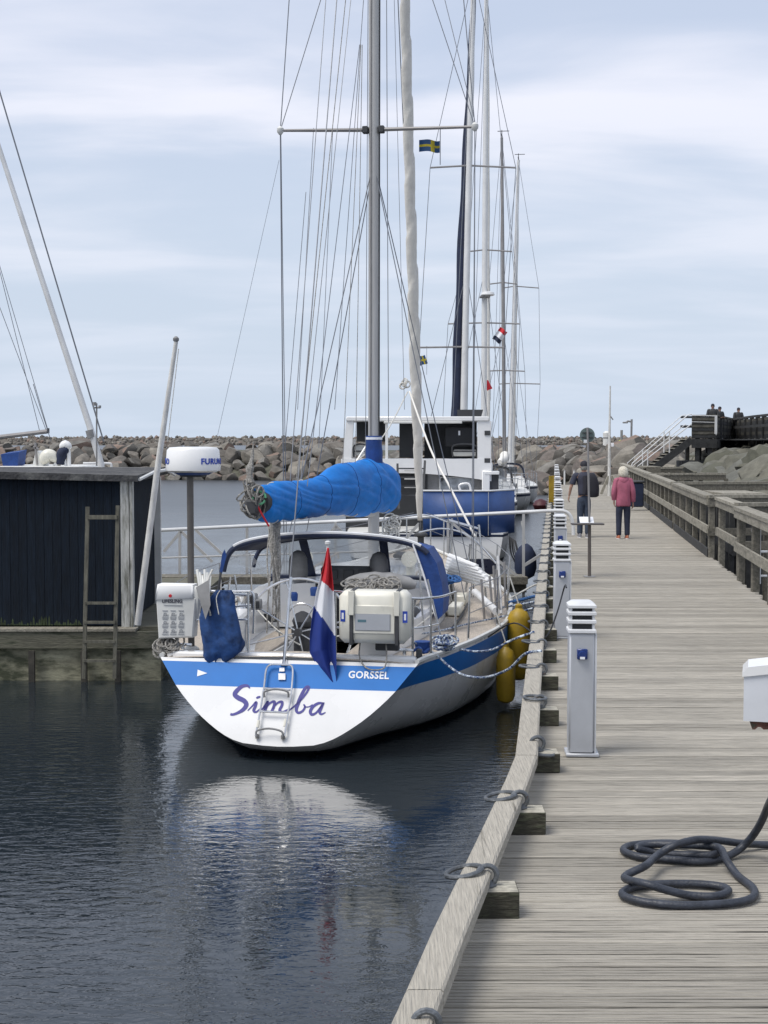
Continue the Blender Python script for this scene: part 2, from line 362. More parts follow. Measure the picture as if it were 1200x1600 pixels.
# ------------------------------------------------------------------ water
def water():
    m = bpy.data.materials.new('harbour_water'); m.use_nodes = True; t = m.node_tree; b = t.nodes['Principled BSDF']; n = t.nodes.new; l = t.links.new
    b.inputs['Base Color'].default_value = (.015, .021, .026, 1); b.inputs['Roughness'].default_value = .04; b.inputs['IOR'].default_value = 1.6
    g_ = n('ShaderNodeNewGeometry')
    sp_ = n('ShaderNodeSeparateXYZ'); l(g_.outputs['Position'], sp_.inputs[0]); rf = n('ShaderNodeMapRange'); rf.inputs['From Min'].default_value = 16; rf.inputs['From Max'].default_value = 70; rf.inputs['To Min'].default_value = .035; rf.inputs['To Max'].default_value = .32
    l(sp_.outputs[1], rf.inputs[0]); l(rf.outputs[0], b.inputs['Roughness'])     # ripples too small to see far off
    def nz(sc, scl, det, rot=0, dis=0.0):
        mp_ = n('ShaderNodeMapping'); mp_.inputs['Scale'].default_value = sc; mp_.inputs['Rotation'].default_value = (0, 0, R(rot)); l(g_.outputs['Position'], mp_.inputs[0])
        q = n('ShaderNodeTexNoise'); q.inputs['Scale'].default_value = scl; q.inputs['Detail'].default_value = det; q.inputs['Roughness'].default_value = .55; q.inputs['Distortion'].default_value = dis
        l(mp_.outputs[0], q.inputs['Vector']); return q.outputs[0]
    a = nz((1.0, 2.2, 1), 5.5, 3, 8, .4); c = nz((1.0, 1.8, 1), 1.3, 2, -14); patch = nz((.35, .55, 1), .9, 2, 20)
    mr = n('ShaderNodeMapRange'); mr.inputs['From Min'].default_value = .35; mr.inputs['From Max'].default_value = .62; mr.inputs['To Min'].default_value = .2; mr.inputs['To Max'].default_value = 1.0
    l(patch, mr.inputs[0])
    b1 = n('ShaderNodeBump'); b1.inputs['Distance'].default_value = .0135; l(mr.outputs[0], b1.inputs['Strength']); l(a, b1.inputs['Height'])
    b2 = n('ShaderNodeBump'); b2.inputs['Distance'].default_value = .012; b2.inputs['Strength'].default_value = .5; l(c, b2.inputs['Height']); l(b2.outputs[0], b1.inputs['Normal'])
    l(b1.outputs[0], b.inputs['Normal'])
    put('water', m, None, ('add', [(-4000, -60, WZ), (4000, -60, WZ), (4000, 9000, WZ), (-4000, 9000, WZ)], [(0, 1, 2, 3)]))['kind'] = 'structure'
water()

# ------------------------------------------------------------------ the pier: kerb line, right edge
KP = [(3.4, -.31), (4.64, .023), (5.67, .228), (7.89, .70), (8.70, .859), (11.8, 1.248), (20.07, 2.302), (71.0, 8.79)]     # (distance, x) of the kerb's outer edge
def kx(D):
    for (a, xa), (b, xb) in zip(KP, KP[1:]):
        if D <= b: return xa + (xb - xa) * (D - a) / (b - a)
    return KP[-1][1]
def rx(D): return 2.90 + .133 * D
PIER_END = 70.0
pier = MB().box(0, .01, 0, .01, -3, -2.99).build('pier_frame', M['pilewood'], None)   # replaced below
pier.data.clear_geometry()
mb = MB()
for D in [4.6 + 2.95 * i for i in range(23)]:                       # cross bearers and piles below the planks
    mb.box(kx(D) + .05, rx(D) - .1, D - .1, D + .1, -.36, -.16)
    for X in (kx(D) + .22, (kx(D) + rx(D)) / 2, rx(D) - .3): mb.lathe((X, D, -3.0), [(.13, 0), (.13, 2.65)], 10)
for k in range(3):
    for (a, xa), (b, xb) in zip(KP, KP[1:]):
        f = (.1, .5, .9)[k]
        mb.obox((xa * (1 - f) + rx(a) * f, a, -.1), (xb * (1 - f) + rx(b) * f, min(b, PIER_END), -.1), .1, .12)
for (a, xa), (b, xb) in zip(KP, KP[1:]): mb.obox((xa + .05, a, -.17), (xb + .05, min(b, PIER_END), -.17), .07, .28)
_o = mb.build('pier', M['pilewood'], None); pier = _o; pier['kind'] = 'structure'; pier['label'] = 'long weathered timber pier with plank deck along the moored yachts'
for o in list(bpy.data.objects):
    if o.name.startswith('pier_frame'): bpy.data.objects.remove(o)
# planks, one by one to about 44 m, the rest as one part
pitch = .138; D = 3.6; k = 0; base = None
def plankmesh(w=1.0):
    mb_ = MB(); x1 = 1.0; c = .005; y1 = .125; tk = .04; segs = 2
    prof = [(0, -tk), (0, -c), (c, 0)]
    for q_ in (.25, .5, .75): prof += [(y1 * q_ - .0055, 0), (y1 * q_ - .003, -.009), (y1 * q_ + .003, -.009), (y1 * q_ + .0055, 0)]
    prof += [(y1 - c, 0), (y1, -c), (y1, -tk)]
    rings = []
    for i in range(segs + 1):
        X = i / segs; wob = .0
        rings.append([(X, y + wob, z) for (y, z) in prof])
    mb_.loft(rings); return mb_
plank_me = [None] * 4
mbf = MB()
while D < PIER_END:
    x0 = kx(D) + .02 + rnd.uniform(-.02, .03); x1 = rx(D) + rnd.uniform(-.05, .05)
    zt = rnd.uniform(-.004, .003); rz = rnd.uniform(-.0012, .0012)
    if k < 296:
        q = k % 4
        if plank_me[q] is None:
            o = plankmesh().build('plank', M['deckwood'], pier, smooth=False); plank_me[q] = o.data
            jj = random.Random(q)
            for v in o.data.vertices: v.co.y += .004 * noise.noise(Vector((v.co.x * 6 + q * 9, v.co.y * 8, 0)))
        else:
            o = bpy.data.objects.new('plank', plank_me[q]); COL.objects.link(o); o.parent = pier
        o.location = (x0, D, zt); o.rotation_euler = (rnd.uniform(-.015, .015), 0, rz); o.scale = (x1 - x0, rnd.uniform(.93, .985), 1)
    else:
        mbf.box(x0, x1, D, D + .118, -.04 + zt, zt)
    D += pitch; k += 1
o = mbf.build('plank_row', M['deckwood'], pier, smooth=False); o['kind'] = 'stuff'
# kerb timbers resting on the blocks
segs = [(4.0, 4.93), (4.94, 8.70), (8.71, 12.9), (12.93, 17.2), (17.23, 21.6), (21.63, 26.0)] + [(26.03 + 4.9 * i, 30.9 + 4.9 * i) for i in range(9)]
for i, (a, b) in enumerate(segs):
    mb = MB(); rings = []; n_ = 6 if i < 4 else 3; w = .145; jr = random.Random(i + 3); off = jr.uniform(-.004, .004)
    for j in range(n_ + 1):
        D = a + (b - a) * j / n_; X = kx(D) + off; q = lambda: (jr.uniform(-.0015, .0015) if i < 4 else 0)
        rings.append([(X + q(), D, .132), (X + w + q(), D, .132), (X + w + q(), D, .19), (X + w - .012, D, .2 + q() * .6), (X + .012, D, .2 + q() * .6), (X + q(), D, .188)])
    mb.loft(rings); mb.build('kerb_timber', M['kerbwood'], pier, smooth=False)

# ------------------------------------------------------------------ mooring blocks with eye and ring, along the kerb
blk = thing('mooring_block', 'x', 'mooring block', (0, 0, 0), 0, 'mooring blocks with iron rings along the kerb')
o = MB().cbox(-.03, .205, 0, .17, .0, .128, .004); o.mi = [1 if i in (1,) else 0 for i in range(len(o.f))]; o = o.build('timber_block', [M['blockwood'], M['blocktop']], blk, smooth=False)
mb = MB(); mb.tube(ring_pts((.062, .10, .178), .046, 16, (1, 0, 0), (0, 0, 1)), .0135, 8, closed=True); mb.lathe((.062, .10, .124), [(.045, 0), (.045, .012), (.02, .03)], 12)
eye = mb.build('eye_bolt', M['galv'], blk)
rings_ = [MB().tube(ring_pts((0, 0, 0), .088, 26, (1, 0, 0), (0, 1, 0)), .012, 8, closed=True).build('ring', M['galv'], blk)]
blk_kids = tree(blk)
bD = [4.585, 6.225, 7.586, 9.03, 10.53, 12.06, 13.58] + [13.58 + 1.48 * i for i in range(1, 38)]
RP = {0: (.0, -.06, .12, .5, 0), 1: (-.05, .09, .20, -.05, -.2), 2: (-.048, .09, .20, -.03, -.16), 3: (.09, .06, .125, .0, .1), 4: (.02, .06, .215, 0, .05), 5: (-.05, .1, .2, .0, .1), 6: (-.05, .1, .2, 0, .1)}
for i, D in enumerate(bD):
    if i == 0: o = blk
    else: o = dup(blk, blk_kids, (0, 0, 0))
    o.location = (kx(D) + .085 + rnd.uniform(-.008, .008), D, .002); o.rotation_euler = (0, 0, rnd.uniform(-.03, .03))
    s_ = {0: 'iron ring block at the very bottom edge of the picture on the pier kerb', 1: 'nearest whole mooring block, its ring lying out over the kerb', 2: 'second whole mooring block from the front, ring on the kerb',
          3: 'mooring block beside the base of the nearest power pedestal', 4: 'mooring block with wide ring above the nearest pedestal base'}.get(i, f'{ordn(i)} mooring block along the kerb counting from the camera')
    o['label'] = s_
    for c in KIDS(o):
        if c.name.startswith('ring'):
            p = RP.get(i, (-.03 + .03 * rnd.random(), .10, .2, rnd.uniform(-.1, .1), rnd.uniform(0, .2)))
            c.location = p[:3]; c.rotation_euler = (p[3], p[4], rnd.uniform(-.1, .1) if i < 4 else rnd.uniform(-.6, .6))

# ------------------------------------------------------------------ power pedestals
ped = thing('power_pedestal', 'x', 'power pedestal', (0, 0, 0), 0, 'grey power pedestals along the pier')
mb = MB(); mb.cbox(-.09, .09, 0, .17, .025, .885, .012); mb.build('column', M['alu'], ped)
put('front_panel', M['alu'], ped, ('box', -.078, .078, -.006, .0, .03, .86))
put('side_strip', M['cap'], ped, ('cbox', .091, .105, .01, .16, .02, .88, .004))
put('base_plate', M['alu'], ped, ('cbox', -.11, .125, -.022, .19, 0, .022, .004))
head = MB()
for z in (.885, .953, 1.012):
    head.loft([[(-.099 + a, -.012 + a, z + h), (.099 - a, -.012 + a, z + h), (.099 - a, .182 - a, z + h), (-.099 + a, .182 - a, z + h)] for a, h in ((.004, 0), (0, .004), (0, .022), (.008, .028))])
head.loft([[(-.099 + a, -.012 + a, 1.065 + h), (.099 - a, -.012 + a, 1.065 + h), (.099 - a, .182 - a, 1.065 + h), (-.099 + a, .182 - a, 1.065 + h)] for a, h in ((.0, 0), (0, .018), (.03, .042), (.045, .046))])
for x in (-.088, .072):
    for y in (0.0, .155): head.box(x, x + .016, y, y + .015, .90, 1.07)
hd = head.build('louvre_head', M['cap'], ped, ang=30)
put('lamp_core', M['slot'], hd, ('box', -.07, .07, .02, .15, .90, 1.064))
sk = MB(); sk.cbox(-.037, .037, -.028, -.0062, .70, .775, .006); sk.lathe((0, -.028, .733), [(.026, -.012), (.03, 0)], 14, 'Y'); so = sk.build('socket', M['socket'], ped)
put('label_plate', M['paper'], so, ('box', -.018, .016, -.044, -.0405, .705, .722))
ped_kids = tree(ped)
PD = [9.5 + 5.75 * i for i in range(11)]
for i, D in enumerate(PD):
    o = ped if i == 0 else dup(ped, ped_kids, (0, 0, 0))
    o.location = (1.335 + .127 * (D - 9.5) + (.075 if i == 0 else -.035), D, .004); o.rotation_euler = (0, 0, R(-3))
    o['label'] = {0: 'nearest grey power pedestal with blue socket and louvred head', 1: 'second grey power pedestal with a black cable plugged into its socket',
                  2: 'third power pedestal, right beside the curved end of the white railing'}.get(i, f'{ordn(i)} grey power pedestal from the camera along the pier')
o = MB().tube(smoothpath([onz(885, 918, .78).lerp(onz(885, 918, .78), 0), (2.03, 15.05, .62), (1.93, 14.9, .35), (1.82, 14.75, .14), (1.7, 14.6, .12), (1.45, 14.9, .23), (1.2, 15.4, 0)], 6), .009, 6).build('power_cable', M['black'])
tag(o, 'thin black shore power cable from the second pedestal down over the kerb', 'cable')

# ------------------------------------------------------------------ right hand timber railing
def fence_section(D0, D1, lab, kick=False, off=0.0, cross=0.0, rb=0):
    t = thing('timber_railing', lab, 'railing', (rx(D0) + off, D0, 0), 0, 'timber railing sections along the right side of the pier')
    X = lambda D: rx(D) - rx(D0); n_ = max(2, int((D1 - D0) / 1.45) + 1)
    L = D1 - D0
    for j in range(n_):
        y = L * j / (n_ - 1) if n_ > 1 else 0
        put('post', M['fencewood'], t, ('cbox', X(D0 + y) - .055, X(D0 + y) + .055, y - .055, y + .055, -.5, 1.14, .006), smooth=False)
    a, b = -.12, L + .12
    put('top_rail', M['railwood'], t, ('obox', (X(D0 + a) - .02, a, 1.175), (X(D0 + b) - .02, b, 1.175), .22, .055), smooth=False)
    put('fascia_rail', M['railwood'], t, ('obox', (X(D0 + a) - .09, a, 1.08), (X(D0 + b) - .09, b, 1.08), .045, .12), smooth=False)
    put('mid_rail', M['railwood'], t, ('obox', (X(D0 + a) - .085, a, .55), (X(D0 + b) - .085, b, .55), .045, .15), smooth=False)
    if kick:
        put('lower_board', M['darkwood'], t, ('obox', (X(D0) - .06, 0, .06), (X(D1) - .06, L, .06), .03, .22), smooth=False)
        for j in range(int(L / 1.1)): y = .6 + 1.1 * j; put('outer_post', M['darkwood'], t, ('box', X(D0 + y) + .42, X(D0 + y) + .52, y - .05, y + .05, -1.4, .95), smooth=False)
        put('outer_beam', M['darkwood'], t, ('obox', (X(D0) + .45, 0, .12), (X(D1) + .45, L, .12), .06, .18), smooth=False)
    if cross:
        put('cross_rail', M['railwood'], t, ('obox', (-.1, -.05, 1.19), (cross, .35, 1.19), .2, .06), smooth=False)
        put('cross_fascia', M['fencewood'], t, ('obox', (-.1, -.1, 1.07), (cross, .3, 1.07), .05, .16), smooth=False)
        for q in range(3): put('cross_post', M['fencewood'], t, ('box', cross * (q + 1) / 3 - .06, cross * (q + 1) / 3 + .06, .2, .32, -1.2, 1.04), smooth=False)
        put('cross_mid_rail', M['fencewood'], t, ('obox', (-.1, -.1, .5), (cross, .3, .5), .05, .14), smooth=False)
    return t
fence_section(13.6, 21.7, 'nearest timber railing section, running off the right edge of the picture', cross=0)
fence_section(22.7, 25.4, 'short timber railing section set back from the pier edge', off=.12, cross=4.5)
fence_section(26.1, 34.2, 'middle timber railing section with pale top rail and lower board', kick=True, cross=3.5)
fence_section(34.6, 43.5, 'long timber railing section just before the dark litter bin', kick=True, cross=3.0)
fence_section(43.9, 54.0, 'timber railing section beside the dark litter bin', kick=True, cross=2.5)
fence_section(54.4, 66.0, 'farthest timber railing section ending below the white stair rails', kick=True, cross=2.0)
# little jetty decks reaching from the railing to the rocks
for (px0, px1, py, D, lab) in ((1062, 1200, 771, 28, 'grey timber landing stage beyond the railing, reaching the right edge'), (1032, 1128, 756, 37, 'small dark timber landing stage in front of the mossy rocks'),
                               (960, 1032, 729, 54, 'far timber landing stage below the stair rails')):
    a = at(px0, py, D); a.x = max(a.x, rx(D) + .45); b = at(px1, py, D); t = thing('landing_stage', lab, 'landing stage', (a.x, D, -1.2), 0, 'timber landing stages behind the railing')
    w = b.x - a.x; h = a.z + 1.2
    for q in range(6): put('board', M['railwood'], t, ('box', 0, w, q * .3, q * .3 + .28, h - .05, h), smooth=False)
    put('edge_beam', M['fencewood'], t, ('box', 0, w, -.06, -.004, h - .26, h - .02), smooth=False)
    for q in range(4): put('post', M['darkwood'], t, ('box', .1 + q * (w - .3) / 3, .24 + q * (w - .3) / 3, .1, .24, -.6, h - .052), smooth=False)

# ------------------------------------------------------------------ rocks
rock_me = []
import bmesh
for q in range(10):
    bm = bmesh.new(); bmesh.ops.create_icosphere(bm, subdivisions=3, radius=1)
    off = Vector((q * 7.3, q * 3.1, 0)); rr = random.Random(q)
    planes = [(Vector((rr.gauss(0, 1), rr.gauss(0, 1), rr.gauss(0, 1))).normalized(), rr.uniform(.5, .82)) for _ in range(12)]
    for v in bm.verts:
        for (pn, pd) in planes:
            d_ = v.co.dot(pn) - pd
            if d_ > 0: v.co -= pn * d_ * .93
        p = v.co * 1.3 + off; v.co *= 1 + .16 * noise.noise(p) + .05 * noise.noise(p * 3)
    me = bpy.data.meshes.new('rock'); bm.to_mesh(me); bm.free(); me.materials.append(M['rock'])
    me.polygons.foreach_set('use_smooth', [True] * len(me.polygons)); me.set_sharp_from_angle(angle=R(22)); rock_me.append(me)
rock_me2 = []
for me in rock_me:
    m2 = me.copy(); m2.materials.clear(); m2.materials.append(M['rockdark']); rock_me2.append(m2)
def lowrock(mb_, c, r, rr):
    vs = []; fs = [(0, 1, 2), (0, 2, 3), (0, 3, 4), (0, 4, 5), (0, 5, 1)] + [(i, 6 + (i - 1), i % 5 + 1) for i in range(1, 6)] + [(i % 5 + 1, 6 + (i - 1), 6 + i % 5) for i in range(1, 6)] + [(11, 6 + i % 5, 6 + (i - 1)) for i in range(1, 6)]
    pts = [(0, 0, 1)] + [(math.cos(a) * .9, math.sin(a) * .9, .45) for a in [i * 1.2566 for i in range(5)]] + [(math.cos(a) * .9, math.sin(a) * .9, -.45) for a in [i * 1.2566 + .63 for i in range(5)]] + [(0, 0, -1)]
    for p in pts: vs.append(Vector(c) + Vector(p) * r * rr.uniform(.75, 1.2))
    mb_.add(vs, fs)
BW = [(-60, 126), (-34, 119), (-14, 115.5), (-3, 112), (5, 100), (9.5, 84), (13, 76), (20, 73.5), (30, 72), (48, 70)]
def bwpt(u):
    L = [0]
    for a, b in zip(BW, BW[1:]): L.append(L[-1] + math.hypot(b[0] - a[0], b[1] - a[1]))
    u *= L[-1]
    for i in range(len(BW) - 1):
        if u <= L[i + 1] + 1e-6:
            f = (u - L[i]) / (L[i + 1] - L[i]); dx = BW[i + 1][0] - BW[i][0]; dy = BW[i + 1][1] - BW[i][1]; ll = math.hypot(dx, dy)
            return Vector((BW[i][0] + dx * f, BW[i][1] + dy * f, 0)), Vector((-dy / ll, dx / ll, 0)), u
slope = [(0, -1.6), (1.0, -.7), (6.0, 1.35), (8.5, 1.5), (14, -2)]
rings = [[bwpt(i / 60)[0] + bwpt(i / 60)[1] * d + Vector((0, 0, z)) for d, z in slope] for i in range(61)]
core = MB().loft(rings, closed=False).build('breakwater', M['rockdark'], None); core['kind'] = 'structure'; core['label'] = 'breakwater of piled boulders closing the harbour behind the boats'
cand = []
nrow = 6; seg = 84
for j in range(nrow):
    for i in range(seg):
        u = (i + .5 * (j % 2) + rnd.uniform(-.25, .25)) / seg; u = min(.999, max(0, u)); p, nn, _ = bwpt(u)
        d = .3 + j * 1.22 + rnd.uniform(-.25, .25); zz = ci([0, 1, 6, 9], [-1.2, -.55, 1.5, 1.75], d)
        s_ = rnd.uniform(.62, 1.3)
        if rnd.random() < .15: s_ *= 1.3
        c = p + nn * d + Vector((0, 0, zz - .1 * s_ + (rnd.uniform(-.3, .15) if j == nrow - 1 else 0)))
        pxx = 600 + 2100 * c.x / c.y
        vis = -30 < pxx < 1230 and not (pxx > 1100) and not (pxx < 150 and j < 3)
        cand.append((0 if vis else 1, -s_ / c.y, c, s_))
cand.sort(key=lambda t: (t[0], t[1])); mbl = MB(); far_rr = random.Random(3)
for k, (v_, _, c, s_) in enumerate(cand):
    if k < 298:
        o = bpy.data.objects.new('rock', rock_me[k % 10]); COL.objects.link(o); o.parent = core; o.location = c
        o.scale = (s_ * rnd.uniform(1.0, 1.55), s_ * rnd.uniform(.8, 1.1), s_ * rnd.uniform(.65, .95)); o.rotation_euler = (rnd.uniform(-.5, .5), rnd.uniform(-.5, .5), rnd.uniform(0, 6.28))
    else:
        me = rock_me[k % 10]; mt = Matrix.Translation(c) @ Matrix.Rotation(rnd.uniform(0, 6.28), 4, 'Z') @ Matrix.Rotation(rnd.uniform(-.5, .5), 4, 'X') @ Matrix.Diagonal((s_ * 1.1, s_, s_ * .85, 1))
        mbl.add([mt @ v.co for v in me.vertices], [tuple(p.vertices) for p in me.polygons])
o = mbl.build('rock_pile', M['rock'], core, ang=180); o['kind'] = 'stuff'
# mossy bank on the right under the walkway
bankp = [(8.6, 31), (9.8, 38), (11.2, 47), (12.6, 57), (14.5, 68), (17, 76)]
rings = [[(x, y, -1.4), (x + 1.0, y, .2), (x + 2.6, y, 1.2), (x + 6, y, 1.7), (x + 16, y, 1.8)] for x, y in bankp]
bank = MB().loft(rings, closed=False).build('rock_bank', M['rockdark'], None); bank['kind'] = 'structure'; bank['label'] = 'mossy boulder bank behind the timber railing below the raised walkway'
k = 0
for j in range(6):
    for i in range(27):
        y = 31 + i * 1.62 + rnd.uniform(-.4, .4); bx = 8.4 + (y - 31) * .155
        d = .4 + j * 1.0 + rnd.uniform(-.2, .2); zz = ci([0, 1.0, 2.6, 6], [-1.0, .2, 1.2, 1.65], d) - max(0, 42 - y) * .06; s_ = rnd.uniform(.7, 1.2)
        o = bpy.data.objects.new('rock', rock_me2[k % 10]); COL.objects.link(o); o.parent = bank; o.location = (bx + d, y, zz - .1); k += 1
        o.scale = (s_ * 1.15, s_ * 1.2, s_ * .8); o.rotation_euler = (rnd.uniform(-.4, .4), rnd.uniform(-.4, .4), rnd.uniform(0, 6.28))
# distant breakwater on the horizon
mb = MB(); fr = random.Random(5)
for i in range(1500):
    x = -420 + 800 * fr.random(); j = fr.random(); lowrock(mb, (x, 1200 + j * 16, WZ + .5 + j * 6.6), fr.uniform(1.3, 2.6), fr)
rings = [[(x, 1198, WZ - 1), (x, 1203, WZ + 1.5), (x, 1214, WZ + 6.6 + noise.noise(Vector((x * .05, 0, 0)))), (x, 1225, WZ + 6.5), (x, 1240, WZ - 1)] for x in range(-430, 400, 6)]
mb.loft(rings, closed=False)
o = mb.build('distant_breakwater', M['rock'], None, smooth=False); o['kind'] = 'structure'; o['label'] = 'low grey boulder breakwater far off on the horizon'
# end of the quay behind the pier: ground strip
# ------------------------------------------------------------------ boats: a shared hull builder
class Frame:
    def __init__(s, X, D, h):
        s.o = Vector((X, D, WZ)); s.h = h
        s.ex = Vector((math.cos(h), -math.sin(h), 0)); s.ey = Vector((math.sin(h), math.cos(h), 0)); s.rz = -h
    def loc(s, w): d = Vector(w) - s.o; return Vector((d.dot(s.ex), d.dot(s.ey), d.z))
    def wor(s, l): l = Vector(l); return s.o + s.ex * l.x + s.ey * l.y + Vector((0, 0, l.z))
    def L(s, px, py, y):                       # point of the photo's ray at boat station y
        d = ray(px, py); o = Vector((0, 0, CAMZ)); t = (y - (o - s.o).dot(s.ey)) / d.dot(s.ey)
        return s.loc(o + d * t)
    def Lz(s, px, py, z):
        return s.loc(onz(px, py, z + WZ))
T_AFT = ([0, .3, .58, .79, .93, .985, 1], [1, .86, .69, .52, .36, .22, 0.0])
T_MID = ([0, .2, .45, .62, .76, .9, 1], [1, 1.0, .95, .84, .6, .25, .05])
T_BOW = ([0, .3, .6, .85, 1], [1, .78, .5, .2, 0.02])
class Hull:
    def __init__(h, L, sb, zs, zk, rake, stripe=(.035, .27), zk0=None, aft=T_AFT, sw=2.2):
        h.Lg = L; h.sb = sb; h.zs_ = zs; h.zk_ = zk; h.rake = rake; h.stripe = stripe; h.aft = aft; h.sw = sw
    def hb(h, s): return ci(*h.sb, s)
    def zs(h, s): return ci(*h.zs_, s)
    def zk(h, s): return ci(*h.zk_, s)
    def hw(h, s, z):
        t = max(0, min(1, (h.zs(s) - z) / (h.zs(s) - h.zk(s))))
        w = min(1, s / h.sw); w = w * w * (3 - 2 * w)
        m = ci(*h.aft, t) * (1 - w) + ci(*T_MID, t) * w
        wb = max(0, min(1, (s - h.Lg * .55) / (h.Lg * .4))); m = m * (1 - wb) + ci(*T_BOW, t) * wb
        return h.hb(s) * m
    def yo(h, s, z): return s + h.rake * (z - h.zk(0)) * max(0, 1 - s / 1.3)
    def build(h, parent, mats):
        N_ = 40; st = [h.Lg * (i / N_) ** 1.05 for i in range(N_ + 1)]; rings = []
        for s in st:
            zs = h.zs(s); zk = h.zk(s); zz = [zs, zs - h.stripe[0], zs - h.stripe[1]]; z0 = zz[-1]
            zz += [z0 + (zk - z0) * math.sin(math.pi / 2 * j / 11) for j in range(1, 12)]
            rings.append([(h.hw(s, z), h.yo(s, z), z) for z in zz])
        m_ = len(rings[0]); mb = MB(); mw = []
        for side in (1, -1):
            o = len(mb.v); mb.v += [(x * side, y, z) for r_ in rings for (x, y, z) in r_]
            for i in range(N_):
                for j in range(m_ - 1):
                    f = (o + i * m_ + j, o + (i + 1) * m_ + j, o + (i + 1) * m_ + j + 1, o + i * m_ + j + 1)
                    mb.f.append(f if side == 1 else f[::-1]); mb.mi.append(1 if j == 1 else 0)
        off = N_ * 0 + (N_ + 1) * m_
        tr = MB()
        base = [(x, y, z) for (x, y, z) in rings[0]]
        tr.v = base + [(-x, y, z) for (x, y, z) in base]
        for j in range(m_ - 1):
            tr.f.append((j, j + 1, m_ + j + 1, m_ + j)); tr.mi.append(1 if j == 1 else 0)
        hullo = mb.build('hull', mats, parent, ang=60); tro = tr.build('transom', mats[:2], parent, smooth=False)
        h.rings = rings; h.st = st
        return hullo, tro
    def rail(h, z=0.0, inn=0.0, a=0, b=None, side=1, n=40):
        b = h.Lg if b is None else b
        return [(side * max(.0, h.hb(s) - inn), h.yo(s, h.zs(s)), h.zs(s) + z) for s in [a + (b - a) * i / n for i in range(n + 1)]]
def topsides_mat(name, col, anti, zwl=.10, band=None):
    m = pm(name, col, .28, var=.03, vs=1.5, coat=.3); t = m.node_tree; n = t.nodes.new; l = t.links.new; b = t.nodes['Principled BSDF']
    tcn = n('ShaderNodeTexCoord'); sp = n('ShaderNodeSeparateXYZ'); l(tcn.outputs['Object'], sp.inputs[0])
    nz = n('ShaderNodeTexNoise'); nz.inputs['Scale'].default_value = 3; nz.inputs['Detail'].default_value = 5; l(tcn.outputs['Object'], nz.inputs['Vector'])
    ad = n('ShaderNodeMath'); ad.operation = 'MULTIPLY_ADD'; l(nz.outputs[0], ad.inputs[0]); ad.inputs[1].default_value = .03; l(sp.outputs[2], ad.inputs[2])
    mr = n('ShaderNodeMapRange'); mr.inputs['From Min'].default_value = zwl; mr.inputs['From Max'].default_value = zwl + .012; l(ad.outputs[0], mr.inputs[0])
    src = b.inputs['Base Color'].links[0].from_socket
    # faint grime above the waterline
    mg = n('ShaderNodeMapRange'); mg.inputs['From Min'].default_value = zwl; mg.inputs['From Max'].default_value = zwl + .35; mg.inputs['To Min'].default_value = .35; mg.inputs['To Max'].default_value = 0; l(ad.outputs[0], mg.inputs[0])
    gm = n('ShaderNodeMath'); gm.operation = 'MULTIPLY'; l(mg.outputs[0], gm.inputs[0]); l(nz.outputs[0], gm.inputs[1])
    c0 = n('ShaderNodeMix'); c0.data_type = 'RGBA'; l(gm.outputs[0], c0.inputs['Factor']); l(src, c0.inputs['A']); c0.inputs['B'].default_value = (.35, .33, .25, 1)
    c = n('ShaderNodeMix'); c.data_type = 'RGBA'; l(mr.outputs[0], c.inputs['Factor']); c.inputs['A'].default_value = (*anti, 1); l(c0.outputs['Result'], c.inputs['B'])
    l(c.outputs['Result'], b.inputs['Base Color']); return m
def deckgrid(h, cw, holes, mat_, parent, name='deck', camber=.05):
    mb = MB(); S = [h.Lg * i / 48 for i in range(49)]; o = 0
    for i, s in enumerate(S):
        hb = max(0.01, h.hb(s) - .015); c = min(cw(s), hb * .8); z = h.zs(s) - .012; y = h.yo(s, z)
        for x in (-hb, -c, 0, c, hb): mb.v.append((x, y, z + camber * (1 - (x / hb) ** 2)))
    for i in range(48):
        sm = (S[i] + S[i + 1]) / 2
        for j in range(4):
            if j in (1, 2) and any(a < sm < b for a, b in holes): continue
            a = i * 5 + j; mb.f.append((a, a + 1, a + 6, a + 5)); mb.mi.append(0)
    return mb.build(name, mat_, parent)

# ------------------------------------------------------------------ the blue and white sailing yacht
FS = Frame(-1.096, 13.7, .158)
HS = Hull(11.5, ([0, .5, 1.4, 2.5, 4.3, 6, 8, 9.6, 10.8, 11.5], [1.40, 1.45, 1.62, 1.86, 2.08, 2.03, 1.66, 1.08, .45, .03]),
          ([0, 2, 4.5, 7, 9.5, 11.5], [.985, .955, .93, .99, 1.15, 1.36]),
          ([0, .5, 1.2, 1.8, 2.6, 4.3, 6, 8, 9.5, 10.4, 11.0, 11.5], [.162, -.02, -.2, -.33, -.45, -.6, -.65, -.55, -.3, .0, .55, 1.2]), .55)
sy = thing('sailing_yacht', 'white sailing yacht with blue stripe, blue sail cover and the name Simba on its stern', 'sailing yacht', FS.o, FS.rz)
m_top = topsides_mat('yacht_topsides', (.78, .78, .77), (.012, .016, .03), .075)
hullo, tro = HS.build(sy, [m_top, M['strblue'], M['white']])
L = FS.L
def LT(px, py, off=0.0):                      # on the raked transom
    d = ray(px, py); d = Vector((d.dot(FS.ex), d.dot(FS.ey), d.z)); o = FS.loc((0, 0, CAMZ)); k = HS.rake; z0 = HS.zk(0)
    t = (k * (o.z - z0) - o.y) / (d.y - k * d.z); p = o + d * t
    return p - Vector((0, 1, -k)).normalized() * off
nT = -Vector((0, 1, -HS.rake)).normalized(); upT = Vector((0, HS.rake, 1)).normalized()
